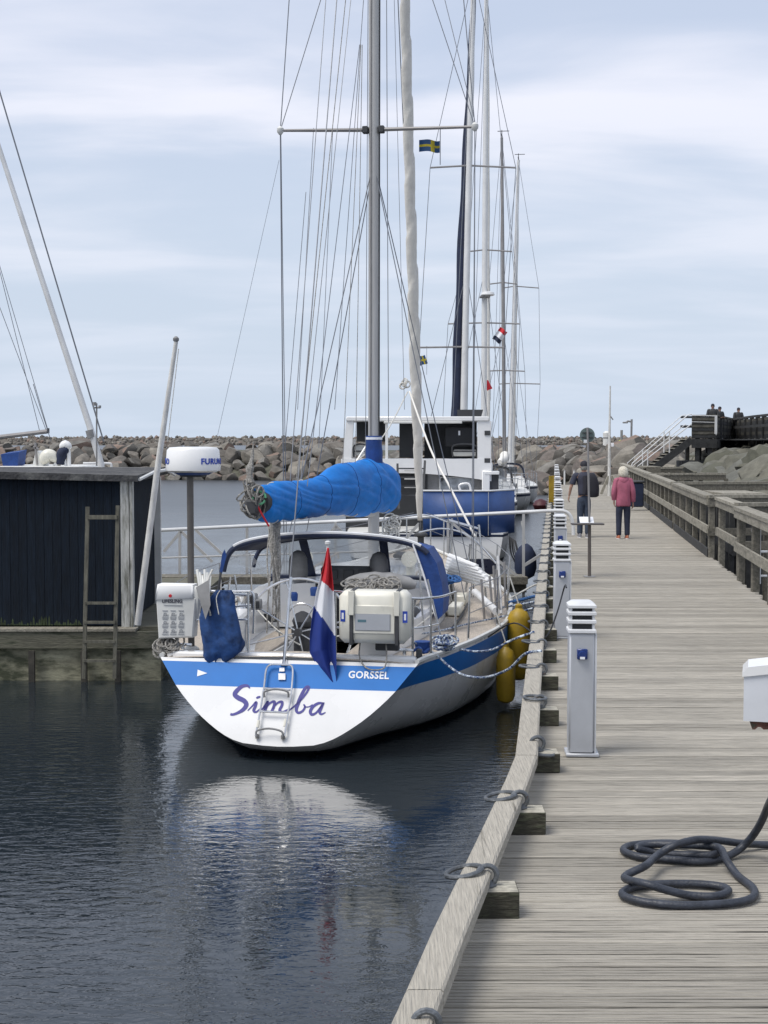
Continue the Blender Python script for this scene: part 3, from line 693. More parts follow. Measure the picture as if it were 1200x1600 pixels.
# lettering
def stroke(mb, pts, sc=4.0, x0=220, y0=820):
    P = [(x0 + a / sc, y0 + b / sc, w / sc) for a, b, w in pts]; q = []
    V3 = smoothpath([Vector(p) for p in P], 5)
    lf = []; rt = []
    for i, p in enumerate(V3):
        t = (V3[min(len(V3) - 1, i + 1)] - V3[max(0, i - 1)]); t.z = 0; t = t.normalized() if t.length else Vector((1, 0, 0)); nn = Vector((-t.y, t.x, 0))
        a = p + nn * p.z / 2; b = p - nn * p.z / 2; lf.append(LT(a.x, a.y, .004)); rt.append(LT(b.x, b.y, .004))
    vs = lf + rt; n_ = len(lf); mb.add(vs, [(i, i + 1, n_ + i + 1, n_ + i) for i in range(n_ - 1)])
mb = MB()
for s_ in [
    [(682, 1022, 8), (665, 1006, 16), (630, 1012, 22), (598, 1040, 27), (588, 1062, 28), (610, 1082, 30), (645, 1100, 30), (660, 1125, 28), (640, 1155, 24), (605, 1176, 17), (575, 1186, 15), (560, 1183, 16)],
    [(668, 1162, 6), (695, 1135, 9), (722, 1108, 15), (716, 1135, 18), (706, 1162, 18), (722, 1170, 12), (748, 1148, 6)], [(722, 1084, 10), (735, 1078, 14), (748, 1074, 9)],
    [(750, 1165, 8), (775, 1132, 12), (795, 1106, 16), (785, 1138, 18), (772, 1168, 17)], [(778, 1148, 9), (808, 1115, 13), (835, 1106, 18), (832, 1135, 18), (818, 1168, 17)],
    [(824, 1148, 9), (855, 1114, 13), (882, 1108, 18), (882, 1130, 18), (868, 1160, 18), (888, 1170, 13), (925, 1150, 6)],
    [(920, 1165, 6), (965, 1130, 11), (1010, 1085, 12), (1042, 1040, 14), (1050, 1014, 16), (1030, 1020, 18), (1006, 1062, 22), (985, 1112, 23), (972, 1155, 20), (984, 1175, 16), (1010, 1165, 14), (1026, 1140, 13), (1018, 1122, 9)],
    [(1020, 1138, 8), (1050, 1138, 7), (1075, 1124, 8)],
    [(1138, 1116, 12), (1110, 1116, 16), (1078, 1136, 18), (1060, 1165, 20), (1068, 1186, 17), (1095, 1176, 13), (1125, 1140, 13), (1142, 1112, 14), (1128, 1145, 18), (1118, 1172, 18), (1130, 1184, 12), (1155, 1172, 6)]]:
    stroke(mb, s_)
mb.build('name_lettering', M['ink'], tro, smooth=False)
pA = LT(552, 1055.5, .004); pB = LT(600, 1055.5, .004); sz = (LT(575, 1050, 0) - LT(575, 1062, 0)).length
mt = Matrix.Translation(pA.lerp(pB, .5)) @ Matrix(((1, 0, 0, 0), (0, upT.y, nT.y, 0), (0, upT.z, nT.z, 0), (0, 0, 0, 1)))
textmesh('port_lettering', 'GORSSEL', sz * 1.28, M['paper'], tro, mt, bold=.003, sx=.92, space=1.08)
put('triangle_mark', M['paper'], tro, ('add', [LT(308, 1057, .004), LT(309, 1046.5, .004), LT(324, 1052, .004)], [(0, 1, 2)]))
# swim ladder on the transom
lad = MB()
W = lambda px, py, o=.05: LT(px, py, o)
lad.tube(smoothpath([W(401, 1152), W(407, 1120), W(414, 1078), W(417, 1052), W(421, 1043), W(428, 1040.5), W(446, 1041), W(455, 1042), W(459, 1050), W(457, 1080), W(451, 1120), W(446, 1152)], 5), .0115, 8)
ladder = lad.build('swim_ladder', M['steel'], sy)
for (a, b) in (((413, 1078), (455, 1081)), ((408, 1114), (451, 1116))): put('rung', M['steel'], ladder, ('tube', [W(*a, .055), W(*b, .055)], .012, 8))
for (xa, ya, xb, yb) in ((415, 1092, 452, 1092), (403, 1153, 443, 1154)):
    c = [W(xa, ya, .05), W(xa + 1, ya - 8, .075), W((xa + xb) / 2, ya - 11, .085), W(xb - 1, yb - 8, .075), W(xb, yb, .05)]
    put('hoop', M['grey'], ladder, ('tube', smoothpath(c, 4), .011, 7))
for (x, y) in ((403, 1152), (443, 1153)): put('rubber_foot', M['greyrope'], ladder, ('lathe', W(x, y, .03), [(.022, -.02), (.022, .02)], 10))
for (x, y) in ((405, 1133), (447, 1131)): put('tape_band', M['cream'], ladder, ('tube', [W(x - 1, y + 6, .05), W(x + 1, y - 5, .05)], .017, 8))
mb = MB()
for (x, y, w, hh) in ((443.5, 1036, 5, 4.5), (441, 1047, 4, 3), (441, 1058, 5.5, 5)):
    q = [W(x - w, y + hh, .004), W(x + w, y + hh, .004), W(x + w, y - hh, .004), W(x - w, y - hh, .004)]
    mb.add(q + [p + nT * .015 for p in q], [(4, 5, 6, 7), (0, 1, 5, 4), (1, 2, 6, 5), (2, 3, 7, 6), (3, 0, 4, 7)])
mb.build('chainplate', M['steel'], sy, smooth=False)

# deck, toe rail, cockpit, cabin
def cw(s): return ci([0, .6, 3.2, 6, 8.6, 11.5], [1.0, 1.02, 1.25, 1.18, .62, .1], s)
deckgrid(HS, cw, [(.75, 8.5)], M['teak'], sy)
mb = MB()
for sd_ in (1, -1):
    pts = HS.rail(.02, .015, 0, 11.42, sd_); mb.tube(pts, .028, 6)
mb.build('toe_rail', M['offwhite'], sy)
zd = lambda s: HS.zs(s) + .03
put('stern_coaming', M['white'], sy, ('cbox', -1.36, 1.36, .53, .67, .95, 1.035, .02))
ck = MB()
def csec(s, up=1):
    c = cw(s); z = zd(s); P = [(c, -.06), (c - .03, .25), (c - .06, .28), (c - .26, .28), (c - .29, .25), (c - .33, -.06), (.42, -.1), (.38, -.56)]
    P = [(x, s, z + q) for x, q in P]; return P + [(-x, y, q) for x, y, q in P[::-1]]
ck.loft([csec(s) for s in (.75, 1.4, 2.1, 2.8, 3.45)], closed=False)
for s, fl in ((.75, 1), (3.45, -1)):
    sc_ = csec(s); k = len(ck.v); ck.v += sc_[:6] + sc_[-6:]; ck.f += [(k, k + 1, k + 2, k + 3, k + 4, k + 5), (k + 6, k + 7, k + 8, k + 9, k + 10, k + 11)]; ck.mi += [0, 0]
ck.box(-.9, .9, .70, .76, .35, .97)
cko = ck.build('cockpit', M['white'], sy, ang=35)
for sd_ in (1, -1): put('seat_slats', M['teak'], sy, ('cbox', *(sorted((sd_ * .45, sd_ * (cw(2) - .38)))), .95, 3.3, zd(2) - .095, zd(2) - .07, .008))
cb = MB(); secs = []
for s in (3.45, 3.6, 5, 6.2, 7.2, 8.0, 8.45, 8.6):
    c = cw(s); z = HS.zs(s) - .02; hgt = ci([3.4, 4.6, 6.5, 8.0, 8.45, 8.6], [.52, .52, .46, .36, .2, .04], s)
    P = [(c, 0), (c - .03, hgt * .5), (c - .10, hgt * .9), (c - .17, hgt), (c * .4, hgt + .05)]
    secs.append([(x, s, z + q) for x, q in P] + [(-x, s, z + q) for x, q in P[::-1]])
cb.loft(secs); cabin = cb.build('cabin_trunk', M['white'], sy, ang=30)
put('companionway', M['black'], cabin, ('box', -.32, .32, 3.40, 3.46, .75, 1.49))
for s in (3.95, 4.55, 5.5, 6.4, 7.2):
    for sd_ in (1, -1):
        c0, c1 = cw(s), cw(s + .36); z = HS.zs(s) - .02
        q = [(sd_ * (c0 - .008), s, z + .12), (sd_ * (c1 - .008), s + .36, z + .12), (sd_ * (c1 - .05), s + .36, z + .36), (sd_ * (c0 - .05), s, z + .36)]
        q2 = [(x + sd_ * .02, y, w) for x, y, w in q]
        wn = MB().add(q + q2, [(4, 5, 6, 7), (0, 1, 5, 4), (1, 2, 6, 5), (2, 3, 7, 6), (3, 0, 4, 7)]).build('window_frame', M['steel'], cabin, smooth=False)
        q3 = [Vector(p) + Vector((sd_ * .026, 0, .0)) for p in q]; cc_ = sum(q3, Vector()) / 4; q3 = [cc_ + (p - cc_) * .82 for p in q3]
        put('pane', M['slot'], wn, ('add', q3, [(0, 1, 2, 3)]), smooth=False)
for sd_ in (1, -1):
    pts = [(sd_ * .78, s, HS.zs(s) + .56 + .0 * s) for s in (4.9, 5.5, 6.1, 6.7, 7.3)]
    mb = MB().tube(pts, .016, 6)
    for p in pts: mb.tube([p, (p[0], p[1], p[2] - .1)], .014, 6)
    mb.build('hand_rail', M['teak'], cabin)
for (x, s) in ((-.35, 5.1), (.35, 7.4)): put('hatch', M['charcoal'], cabin, ('cbox', x - .28, x + .28, s, s + .5, HS.zs(s) + .47, HS.zs(s) + .535, .02))
for (x, s) in ((.72, 4.75), (-.72, 4.75)):
    put('dorade_vent', M['cream'], cabin, ('tube', smoothpath([(x, s, HS.zs(s) + .45), (x, s, HS.zs(s) + .66), (x, s - .05, HS.zs(s) + .75), (x, s - .14, HS.zs(s) + .78)], 4), [.06] * 9 + [.07, .085, .10, .11], 14))
# white ribbed dinghy-like folded deck gear on the starboard foredeck
mb = MB()
for i in range(7):
    mb.tube([L(702 - i * 1.0, 868 + i * 5, 6.2 + .2 * i), L(745 + i * 5, 885 + i * 5.5, 5.6 - .1 * i)], .035, 8)
mb.build('folded_passerelle', M['white'], sy)
# sprayhood with clear windows
hood = thing('sprayhood_frame_holder', None, None, (0, 0, 0))
bpy.data.objects.remove(hood)
rear = [L(*p, 3.0) for p in ((349, 893), (353, 876), (362, 860), (380, 850), (410, 843), (450, 838), (510, 836), (560, 838), (610, 843), (645, 851), (668, 865), (680, 895), (687, 930), (690, 962))]
rearS = smoothpath(rear, 4)
front = [Vector((p.x * .93, 4.05, min(p.z, 2.06) if False else p.z * 1.0)) for p in rearS]
zlo = 1.42
front = [Vector((p.x * .90, 3.95, zlo + max(0, p.z - zlo) * .88)) for p in rearS]
base_ = [Vector((p.x * .86, 4.45, 1.42 + max(0, (p.z - 1.42)) * .05)) for p in rearS]
sp = MB(); n_ = len(rearS)
sp.add(rearS + front, [(i, i + 1, n_ + i + 1, n_ + i) for i in range(8, n_ - 13)])
shood = sp.build('sprayhood', M['navy'], sy)
sm = shood.modifiers.new('t', 'SOLIDIFY'); sm.thickness = .012
put('hood_bow', M['navy'], shood, ('tube', rearS[:-12], .036, 8))
put('hood_highlight', M['cap'], shood, ('tube', [p + Vector((0, -.015, .03)) for p in rearS[9:-14]], .020, 6))  # pale line painted in as the highlight along the hood's top edge
put('front_bow', M['navy'], shood, ('tube', front, .028, 8))
def hoodpane(i0, i1, nm='window_pane'):
    top_ = front[i0:i1 + 1]; bot = base_[i0:i1 + 1]; k = len(top_)
    put(nm, M['glass'], shood, ('add', top_ + bot, [(i, i + 1, k + i + 1, k + i) for i in range(k - 1)]))
def fi(px):   # index nearest to a pixel column
    best = min(range(n_), key=lambda i: abs(600 + FPX * FS.wor(front[i]).x / FS.wor(front[i]).y - px) + (50 if rearS[i].z < 1.7 and px > 500 and i < 20 else 0)); return best
ia, ib, ic, id_ = 9, fi(468), fi(603), n_ - 12
for a, b in ((ia, ib), (ib, ic), (ic, id_)): hoodpane(a, b)
for i in (ib, ic): put('window_strip', M['navy'], shood, ('obox', front[i], base_[i], .11, .02, (0, -1, .3)))
put('lower_strip', M['navy'], shood, ('tube', [base_[i] for i in range(6, n_ - 8)], .055, 6))
# side curtains
kk = 9
put('window_pane', M['glass'], shood, ('add', rearS[2:kk] + [Vector((p.x * .98, 3.5, p.z)) for p in rearS[2:kk]] + base_[2:kk], [(i, i + 1, (kk - 2) + i + 1, (kk - 2) + i) for i in range(kk - 3)] + [((kk - 2) + i, (kk - 2) + i + 1, 2 * (kk - 2) + i + 1, 2 * (kk - 2) + i) for i in range(kk - 3)]))
R_ = [L(*p, 3.0) for p in ((644, 852), (668, 858), (682, 880), (690, 910), (693, 940), (691, 962), (682, 970), (672, 940), (664, 905), (654, 880))]
inn = [p + Vector((-.01, .75, -.02)) for p in R_]
mb = MB().add(R_ + inn, [tuple(range(10))] + [(i, (i + 1) % 10, 10 + (i + 1) % 10, 10 + i) for i in range(10)]); mb.build('side_curtain', M['bootblue'], shood, smooth=False)
put('curtain_trim', M['paper'], shood, ('tube', smoothpath([L(645, 850, 2.97), L(655, 878, 2.97), L(664, 905, 2.97), L(674, 942, 2.97), L(684, 972, 2.97)], 4), .012, 6))
# instruments under the hood
pod = MB().cbox(L(503, 910, 3.4).x, L(580, 910, 3.4).x, 3.3, 3.44, L(540, 912, 3.4).z, L(540, 884, 3.4).z, .03).build('instrument_pod', M['charcoal'], sy)
for px in (520, 545, 568): put('gauge', M['slot'], pod, ('cbox', L(px - 8, 905, 3.3).x, L(px + 8, 905, 3.3).x, 3.27, 3.31, L(px, 905, 3.3).z, L(px, 890, 3.3).z, .008))
for (px, py) in ((592, 888), (466, 885)): put('seat_cowl', M['grey'], sy, ('lathe', L(px, py + 24, 3.6), [(.11, 0), (.13, .12), (.12, .3), (.08, .38), (.02, .41)], 14))
for (px, py) in ((394, 935), (401, 944)):
    p = L(px, py, 1.1); put('compass_box', M['grey'], sy, ('cbox', p.x - .06, p.x + .06, 1.05, 1.13, p.z - .06, p.z + .06, .012)); put('compass_face', M['slot'], sy, ('cbox', p.x - .042, p.x + .042, 1.035, 1.06, p.z - .04, p.z + .04, .008))
for sd_, (px, py) in ((1, (412, 965)), (1, (412, 997))):
    p = L(px, py, 3.2); put('locker_opening', M['slot'], sy, ('box', p.x - .17, p.x + .2, 3.17, 3.2, p.z - .05, p.z + .05))
# wheel and binnacle
wc = L(466, 988, 1.25); wr = .60
mb = MB(); mb.tube(ring_pts(wc, wr, 48, (1, .1, 0), (0, .12, 1)), .014, 8, closed=True); whl = mb.build('steering_wheel', M['steel'], sy)
for q in range(8):
    a = 2 * math.pi * q / 8 + .25; e = wc + Vector((1, .1, 0)).normalized() * wr * math.cos(a) + Vector((0, .12, 1)).normalized() * wr * math.sin(a)
    put('spoke', M['steel'], whl, ('tube', [wc, e], .008, 6))
put('hub', M['charcoal'], whl, ('lathe', wc - Vector((0, .04, 0)), [(.045, 0), (.045, .1)], 12, 'Y'))
bn = MB(); bn.lathe((wc.x, wc.y + .22, .42), [(.13, 0), (.11, .1), (.10, .62), (.13, .72), (.13, .78)], 14); bno = bn.build('binnacle', M['charcoal'], sy)
put('compass', M['charcoal'], bno, ('lathe', (wc.x, wc.y + .22, 1.21), [(.10, 0), (.12, .06), (.08, .14), (.02, .17)], 14))
put('guard_hoop', M['steel'], bno, ('tube', smoothpath([(wc.x - .17, wc.y + .2, .98), (wc.x - .17, wc.y + .2, 1.32), (wc.x - .08, wc.y + .2, 1.45), (wc.x + .08, wc.y + .2, 1.45), (wc.x + .17, wc.y + .2, 1.32), (wc.x + .17, wc.y + .2, .98)], 5), .013, 7))
put('blue_winch_cover', M['bootblue'], sy, ('lathe', L(459, 932, 1.9), [(.045, -.05), (.05, .03), (.035, .05)], 12))
put('blue_winch_cover', M['bootblue'], sy, ('lathe', L(491, 924, 1.9), [(.045, -.05), (.05, .03), (.035, .05)], 12))
# stern pushpit
pp = MB(); T = lambda px, py, y=.62: L(px, py, y)
def rodz(mb_, px, pyt, y, r=.0135): 
    p = L(px, pyt, y); mb_.tube([(p.x, y, .97), p], r, 7)
mb = MB()
mb.tube(smoothpath([L(252, 925, 1.9), L(258, 921, 1.1), L(275, 921, .75), L(300, 922, .62), L(345, 924, .58), L(392, 924, .58)], 5), .014, 8)
mb.tube(smoothpath([L(392, 924, .58), L(397, 935, .58), L(396, 990, .58)], 4), .014, 8)
mb.tube([L(306, 968, .6), L(388, 968, .58)], .011, 7)
rodz(mb, 388, 924, .58); rodz(mb, 277, 922, .72); rodz(mb, 252, 925, 1.9)
mb.build('port_pushpit', M['steel'], sy)
mb = MB()
mb.tube(smoothpath([L(522, 924, .58), L(560, 927, .56), L(610, 931, .58), L(650, 935, .7), L(672, 934, .95), L(690, 932, 1.4), L(712, 925, 2.2)], 5), .014, 8)
mb.tube(smoothpath([L(522, 980, .58), L(560, 983, .56), L(620, 983, .6), L(660, 980, .8), L(685, 975, 1.3)], 5), .011, 7)
rodz(mb, 673, 934, .95); rodz(mb, 645, 935, .68); rodz(mb, 524, 924, .58); rodz(mb, 712, 925, 2.2)
mb.build('starboard_pushpit', M['steel'], sy)
# stanchions and guard wires
for sd_ in (1, -1):
    tops = []
    for s in (2.2, 3.6, 5.0, 6.4, 7.8, 9.2, 10.3):
        p = Vector((sd_ * (HS.hb(s) - .05), s, HS.zs(s) + .01)); q = p + Vector((sd_ * .02, 0, .64)); tops.append(q)
        put('stanchion', M['steel'], sy, ('tube', [p, q], .013, 7))
    tops.append(Vector((sd_ * .12, 11.2, HS.zs(11.2) + .66)))
    put('guard_wire', M['wire'], sy, ('tube', tops, .006, 5)); put('guard_wire', M['wire'], sy, ('tube', [p - Vector((0, 0, .3)) for p in tops], .005, 5))
mb = MB(); pz = HS.zs(10.6)
mb.tube(smoothpath([(-.62, 10.2, pz + .62), (-.3, 11.0, pz + .66), (0, 11.45, pz + .68), (.3, 11.0, pz + .66), (.62, 10.2, pz + .62)], 6), .015, 8)
for x, y in ((-.55, 10.25), (.55, 10.25), (-.22, 11.0), (.22, 11.0)): mb.tube([(x, y, HS.zs(y)), (x, y, pz + .64)], .013, 7)
mb.build('pulpit', M['steel'], sy)
# starboard boarding gate rails near the shrouds
mb = MB()
for (xt, yt, xb, yb, s) in ((706, 810, 700, 905, 7.0), (735, 850, 728, 925, 6.4), (748, 820, 762, 960, 6.0), (700, 812, 748, 826, 6.6)):
    mb.tube([L(xt, yt, s), L(xb, yb, s)], .017, 7)
mb.tube(smoothpath([L(655, 832, 7.6), L(690, 826, 7.2), L(725, 833, 6.8), L(748, 850, 6.5), L(775, 880, 6.2)], 5), .014, 7)
mb.build('side_rail', M['steel'], sy)
# mast, spreaders, boom and covers
mastp = Vector((0, 6.0, 1.40)); masttop = Vector((.0, 6.15, 15.9))
def mastmesh(p0, p1, rx_, ry_, n=14):
    rings = []
    for f in (0, .5, .8, 1):
        c = Vector(p0).lerp(Vector(p1), f); k = 1 if f < .9 else .8
        rings.append([c + Vector((rx_ * k * math.cos(2 * math.pi * j / n), ry_ * k * math.sin(2 * math.pi * j / n), 0)) for j in range(n)])
    return rings
mb = MB(); mb.loft(mastmesh(mastp, masttop, .082, .12)); mast = mb.build('mast', M['mastalu'], sy)
put('sail_track', M['mastgrey'], mast, ('obox', mastp + Vector((-.03, -.118, 1.2)), masttop + Vector((-.03, -.118, 0)), .016, .012, (0, 1, 0)))
put('conduit', M['slot'], mast, ('tube', [mastp + Vector((.086, -.03, 1.6)), masttop + Vector((.086, -.03, 0))], .009, 5))
spL = L(438, 204, 5.85); spR = L(742, 198, 5.85); mc = L(590, 203, 6.02)
for e in (spL, spR):
    put('spreader', M['mastgrey'], mast, ('tube', [Vector(((.08 if e.x > 0 else -.08), 6.0, mc.z)), e], [.03, .02], 8)); put('spreader_end', M['offwhite'], mast, ('lathe', e, [(.02, -.06), (.05, -.02), (.05, .03), (.02, .06)], 10)); put('spreader_root', M['charcoal'], mast, ('cbox', *sorted(((.075 if e.x > 0 else -.075), (.16 if e.x > 0 else -.16))), 5.95, 6.05, mc.z - .05, mc.z + .05, .01))
spL2 = Vector((-1.05, 6.0, 12.2)); spR2 = Vector((1.05, 6.0, 12.2))
for e in (spL2, spR2): put('spreader', M['mastgrey'], mast, ('tube', [Vector((0, 6.05, 12.15)), e], [.035, .022], 8))
def stay(a, b, r=.0065, nm='shroud', m_='wire'): return put(nm, M[m_], mast, ('tube', [a, b], r, 5))
chL = Vector((spL.x + .01, 5.95, 1.05)); chR = Vector((spR.x - .01, 5.95, 1.05))
for sp_, ch, sp2 in ((spL, chL, spL2), (spR, chR, spR2)):
    stay(ch, sp_, .0085); stay(ch + Vector((.03 if sp_.x < 0 else -.03, .05, 0)), sp_ + Vector((.0, .03, 0)), .006); stay(sp_, sp2, .0075); stay(sp2, masttop, .006); stay(sp_, Vector((0, 6.1, 12.1)), .0065)
    stay(Vector((ch.x * .97, 5.2, 1.1)), Vector((0, 6.0, mc.z - .45)), .0075, 'lower_shroud'); stay(Vector((ch.x * .97, 6.6, 1.1)), Vector((0, 6.05, mc.z - .45)), .0075, 'lower_shroud')
stay(LT(443, 1040, .02), masttop + Vector((0, -.15, 0)), .0075, 'backstay')
put('backstay_tackle', M['steel'], mast, ('tube', [LT(444, 1040, .02), LT(444, 1040, .02).lerp(masttop, .06)], .018, 7))
# halyards and topping lift, lazyjacks: straight thin lines in the mast's plane and back to the boom
for (xa, ya, ha, xb, yb, hb_, r) in ((478, 300, 5.9, 446, 690, 5.4, .005), (509, 0, 6.05, 452, 770, 3.4, .006), (540, 0, 6.1, 462, 760, 3.2, .006), (548, 0, 6.1, 470, 750, 3.4, .0055), (562, 70, 6.1, 480, 760, 3.0, .006),
                                     (568, 0, 6.1, 523, 640, 5.8, .005), (575, 0, 6.1, 571, 730, 5.8, .005), (564, 70, 6.0, 535, 740, 4.5, .005), (566, 70, 6.0, 555, 740, 5.0, .005), (604, 0, 6.05, 607, 660, 5.9, .006),
                                     (616, 0, 6.6, 632, 640, 7.0, .004), (695, 0, 6.3, 742, 190, 5.9, .006), (490, 200, 6, 465, 640, 5.6, .0045), (520, 200, 6, 498, 700, 5.4, .0045)):
    stay(L(xa, ya, ha), L(xb, yb, hb_), r, 'halyard', 'greyrope' if xa in (540, 564, 566) else 'wire')
stay(L(436, 250, 6), L(340, 680, 6.4), .0028, 'flag_line')
# boom swung out to port
bA = L(404, 792, 1.9); bB = Vector((0, 5.9, 2.28)); 
bm_ = MB().tube([bA, bB], .075, 10).build('boom', M['mastalu'], mast)
def ringe(c, rx_, rz_, ax, n=88, sagk=.0): return [c + ax * (rx_ * math.cos(2 * math.pi * j / n)) + Vector((0, 0, rz_ * math.sin(2 * math.pi * j / n) * (1 if math.sin(2 * math.pi * j / n) > 0 else 1 + sagk))) for j in range(n)]
cov = [(403, 778, 16), (411, 786, 28), (430, 783, 31), (455, 781, 30), (480, 779, 29), (505, 774, 31), (530, 765, 39), (555, 764, 41), (575, 761, 42), (590, 760, 41), (604, 762, 36), (613, 765, 20)]
rings = []; bd = (bB - bA); bax = Vector((bd.y, -bd.x, 0)).normalized()
yA, yB = bA.y, 6.25; fine = []
for i in range(len(cov) - 1):
    for q in range(16): f = q / 16; fine.append([cov[i][k] * (1 - f) + cov[i + 1][k] * f for k in range(3)])
fine.append(list(cov[-1]))
for i, (px, py, hh) in enumerate(fine):
    lo_, hi_ = yA - .1, 7.0
    for _ in range(30):                       # station where the boom line passes this pixel column
        md_ = (lo_ + hi_) / 2; xb = bA.x + (bB.x - bA.x) * (md_ - bA.y) / (bB.y - bA.y)
        if L(px, 780, md_).x > xb: lo_ = md_
        else: hi_ = md_
    f = i / (len(fine) - 1); c = L(px, py, (lo_ + hi_) / 2); hz_ = hh / FPX * FS.wor(c).y; wx = hz_ * .66
    ring = ringe(c, wx, hz_, bax)
    out_ = []
    for p in ring:
        d = p - c; a = math.atan2(d.z, d.dot(bax))
        wv = .03 * math.sin(f * 26 + a * 1.5 + 1.2 * math.sin(a * 2)) * (.35 + .65 * abs(math.sin(f * 7))) + .07 * noise.noise(Vector((f * 9, math.cos(a) * .9, math.sin(a) * .9)) * 1.6) + .035 * noise.noise(Vector((f * 30, a * 1.4, 3)))
        sa, ca_ = math.sin(a), math.cos(a); p1 = noise.noise(Vector((f * 8 + sa * 1.5, sa * .35, ca_ * .35))); p2 = noise.noise(Vector((f * 17 + sa * 2.6 + 4, sa * .5, ca_ * .5 + 7)))
        cr_ = .055 * math.exp(-(p1 / .11) ** 2) + .03 * math.exp(-(p2 / .12) ** 2) - .10 * abs(p1) - .03 * max(0, -sa) * (1 + math.sin(f * 30))
        out_.append(c + d * (1 + wv - cr_))
    rings.append(out_)
cvo = MB().loft(rings).build('sail_cover', M['covblue'], bm_, ang=180)
put('cover_mouth', M['slot'], bm_, ('tube', [bA + Vector((0, -.06, .06)), bA + (bB - bA) * .02 + Vector((0, 0, .06))], .14, 14))
for px0 in (425, 470, 545, 597):      # lacing lines hanging over the cover
    i = min(range(len(fine)), key=lambda i: abs(fine[i][0] - px0)); rg = rings[i]
    put('lacing_line', M['rope'], bm_, ('tube', [rg[j] + (rg[j] - sum(rg, Vector()) / 88) * .02 for j in range(20, 74)], .007, 5))
for px0 in (452, 500, 536, 570):           # stitched seams running round the cover
    i = min(range(len(fine)), key=lambda i: abs(fine[i][0] - px0)); rg = rings[i]
    put('cover_seam', M['bootblue'], bm_, ('tube', [p + (p - sum(rg, Vector()) / 88) * .004 for p in rg], .0045, 4, 0, True))
# navy boot round the mast above the cover
bt = [mastmesh(L(590, 745, 6.0), L(590, 680, 6.0), .13, .16, 16)]
rr_ = []
for k_, (py, r) in enumerate(((742, .16), (730, .135), (718, .125), (706, .13), (694, .118), (684, .122), (681, .115))):
    c = L(590, py, 6.0); c = Vector((0, 6.02, c.z)); rr_.append([c + Vector(((r + .006 * math.sin(j * 2.1 + k_)) * math.cos(2 * math.pi * j / 16), (r + .03) * math.sin(2 * math.pi * j / 16), 0)) for j in range(16)])
put('mast_boot', M['bootblue'], mast, ('loft', rr_))
cz = L(590, 685, 6).z; put('boot_band', M['paper'], mast, ('loft', [[Vector((.127 * math.cos(2 * math.pi * j / 16), 6.02 + .158 * math.sin(2 * math.pi * j / 16), cz + dz)) for j in range(16)] for dz in (-.018, .018)]))
# boom end tackle: bundled blocks and lines, mainsheet falling to the cockpit
mb = MB(); jr = random.Random(11)
for i in range(26):
    c = L(395 + jr.uniform(-9, 9), 782 + jr.uniform(-22, 16), bA.y - .1 + jr.uniform(-.12, .12)); r = jr.uniform(.05, .13)
    mb.tube(ring_pts(c, r, 12, (jr.gauss(0, 1), jr.gauss(0, 1), jr.gauss(0, 1)), (jr.gauss(0, .4), jr.gauss(0, .4), 1)), .011, 5, closed=True)
mb.build('boom_end_tackle', M['greyrope'], bm_)
put('boom_end_block', M['charcoal'], bm_, ('cbox', bA.x - .11, bA.x + .05, bA.y - .25, bA.y - .08, bA.z - .09, bA.z + .1, .03))
put('reef_line', M['flagred'], bm_, ('tube', smoothpath([L(402, 790, 1.7), L(410, 805, 1.7), L(420, 822, 1.75)], 4), .012, 6))
put('reef_line', M['swyel'] if False else pm('green_rope', (.1, .32, .18), .9), bm_, ('tube', ring_pts(L(405, 778, 1.72), .075, 16, (1, 0, 0), (0, .2, 1)), .014, 6, ), )
put('topping_tackle', M['greyrope'], bm_, ('tube', smoothpath([L(391, 755, 1.72), L(390, 735, 1.75), L(394, 715, 1.8), L(396, 690, 1.85)], 4), [.05, .045, .04, .035, .05, .05, .03, .025, .02, .02, .01, .008, .007], 7))
mb = MB()
for i in range(11):
    a = L(412 + jr.uniform(0, 26), 812 + jr.uniform(0, 6), 2.6 + jr.uniform(-.3, .3)); b = L(424 + jr.uniform(-8, 18), 960 + jr.uniform(-40, 40), 2.0); mid = a.lerp(b, .5) + Vector((jr.uniform(-.05, .05), 0, 0))
    mb.tube(smoothpath([a, mid, b], 5), .009, 5)
mb.tube(smoothpath([L(432, 815, 2.5), L(428, 850, 2.4), L(433, 890, 2.3), L(430, 920, 2.3)], 4), [.05, .07, .06, .05, .07, .06, .05, .06, .05, .04, .04, .03, .02], 7)
mb.build('mainsheet', M['greyrope'], sy)
mb = MB()
for i in range(10):
    c = L(612 + jr.uniform(-5, 5), 812 + i * 3, 5.7); mb.tube(ring_pts(c, .09, 12, (1, jr.uniform(-.4, .4), 0), (0, .2, 1.6)), .012, 5, closed=True)
mb.build('coiled_halyards', M['rope'], mast)
# furled genoa and forestay
def gq(a, ph):            # rolled cloth: a shallow step winding round the roll, with a softer second one
    t = ((a - ph) / (2 * math.pi)) % 1.0; u = ((a * 1 - ph * 1.0) / (2 * math.pi) + .42) % 1.0
    return 1.08 - .30 * t * t - .10 * max(0, 1 - u * 8)
fb = Vector((0, 11.25, 1.55)); ft = Vector((.22, 6.35, 16.6)); rings = []; K = 200
for i in range(K + 1):
    f = i / K; c = fb.lerp(ft, .02 + f * .93) + Vector((0, -1, 0)) * .12 * math.sin(math.pi * f); r = ci([0, .03, .2, .35, .8, 1], [.045, .06, .098, .092, .07, .03], f)
    ph = i * .5
    rings.append([c + Vector((r * gq(a, ph) * math.cos(a), r * gq(a, ph) * math.sin(a), 0)) for a in [2 * math.pi * j / 28 for j in range(28)]])
gen = MB().loft(rings).build('furled_genoa', M['sailwhite'], sy, ang=180)
put('forestay', M['wire'], gen, ('tube', [(0, 11.4, 1.3), (0, 6.2, 17.0)], .008, 6))
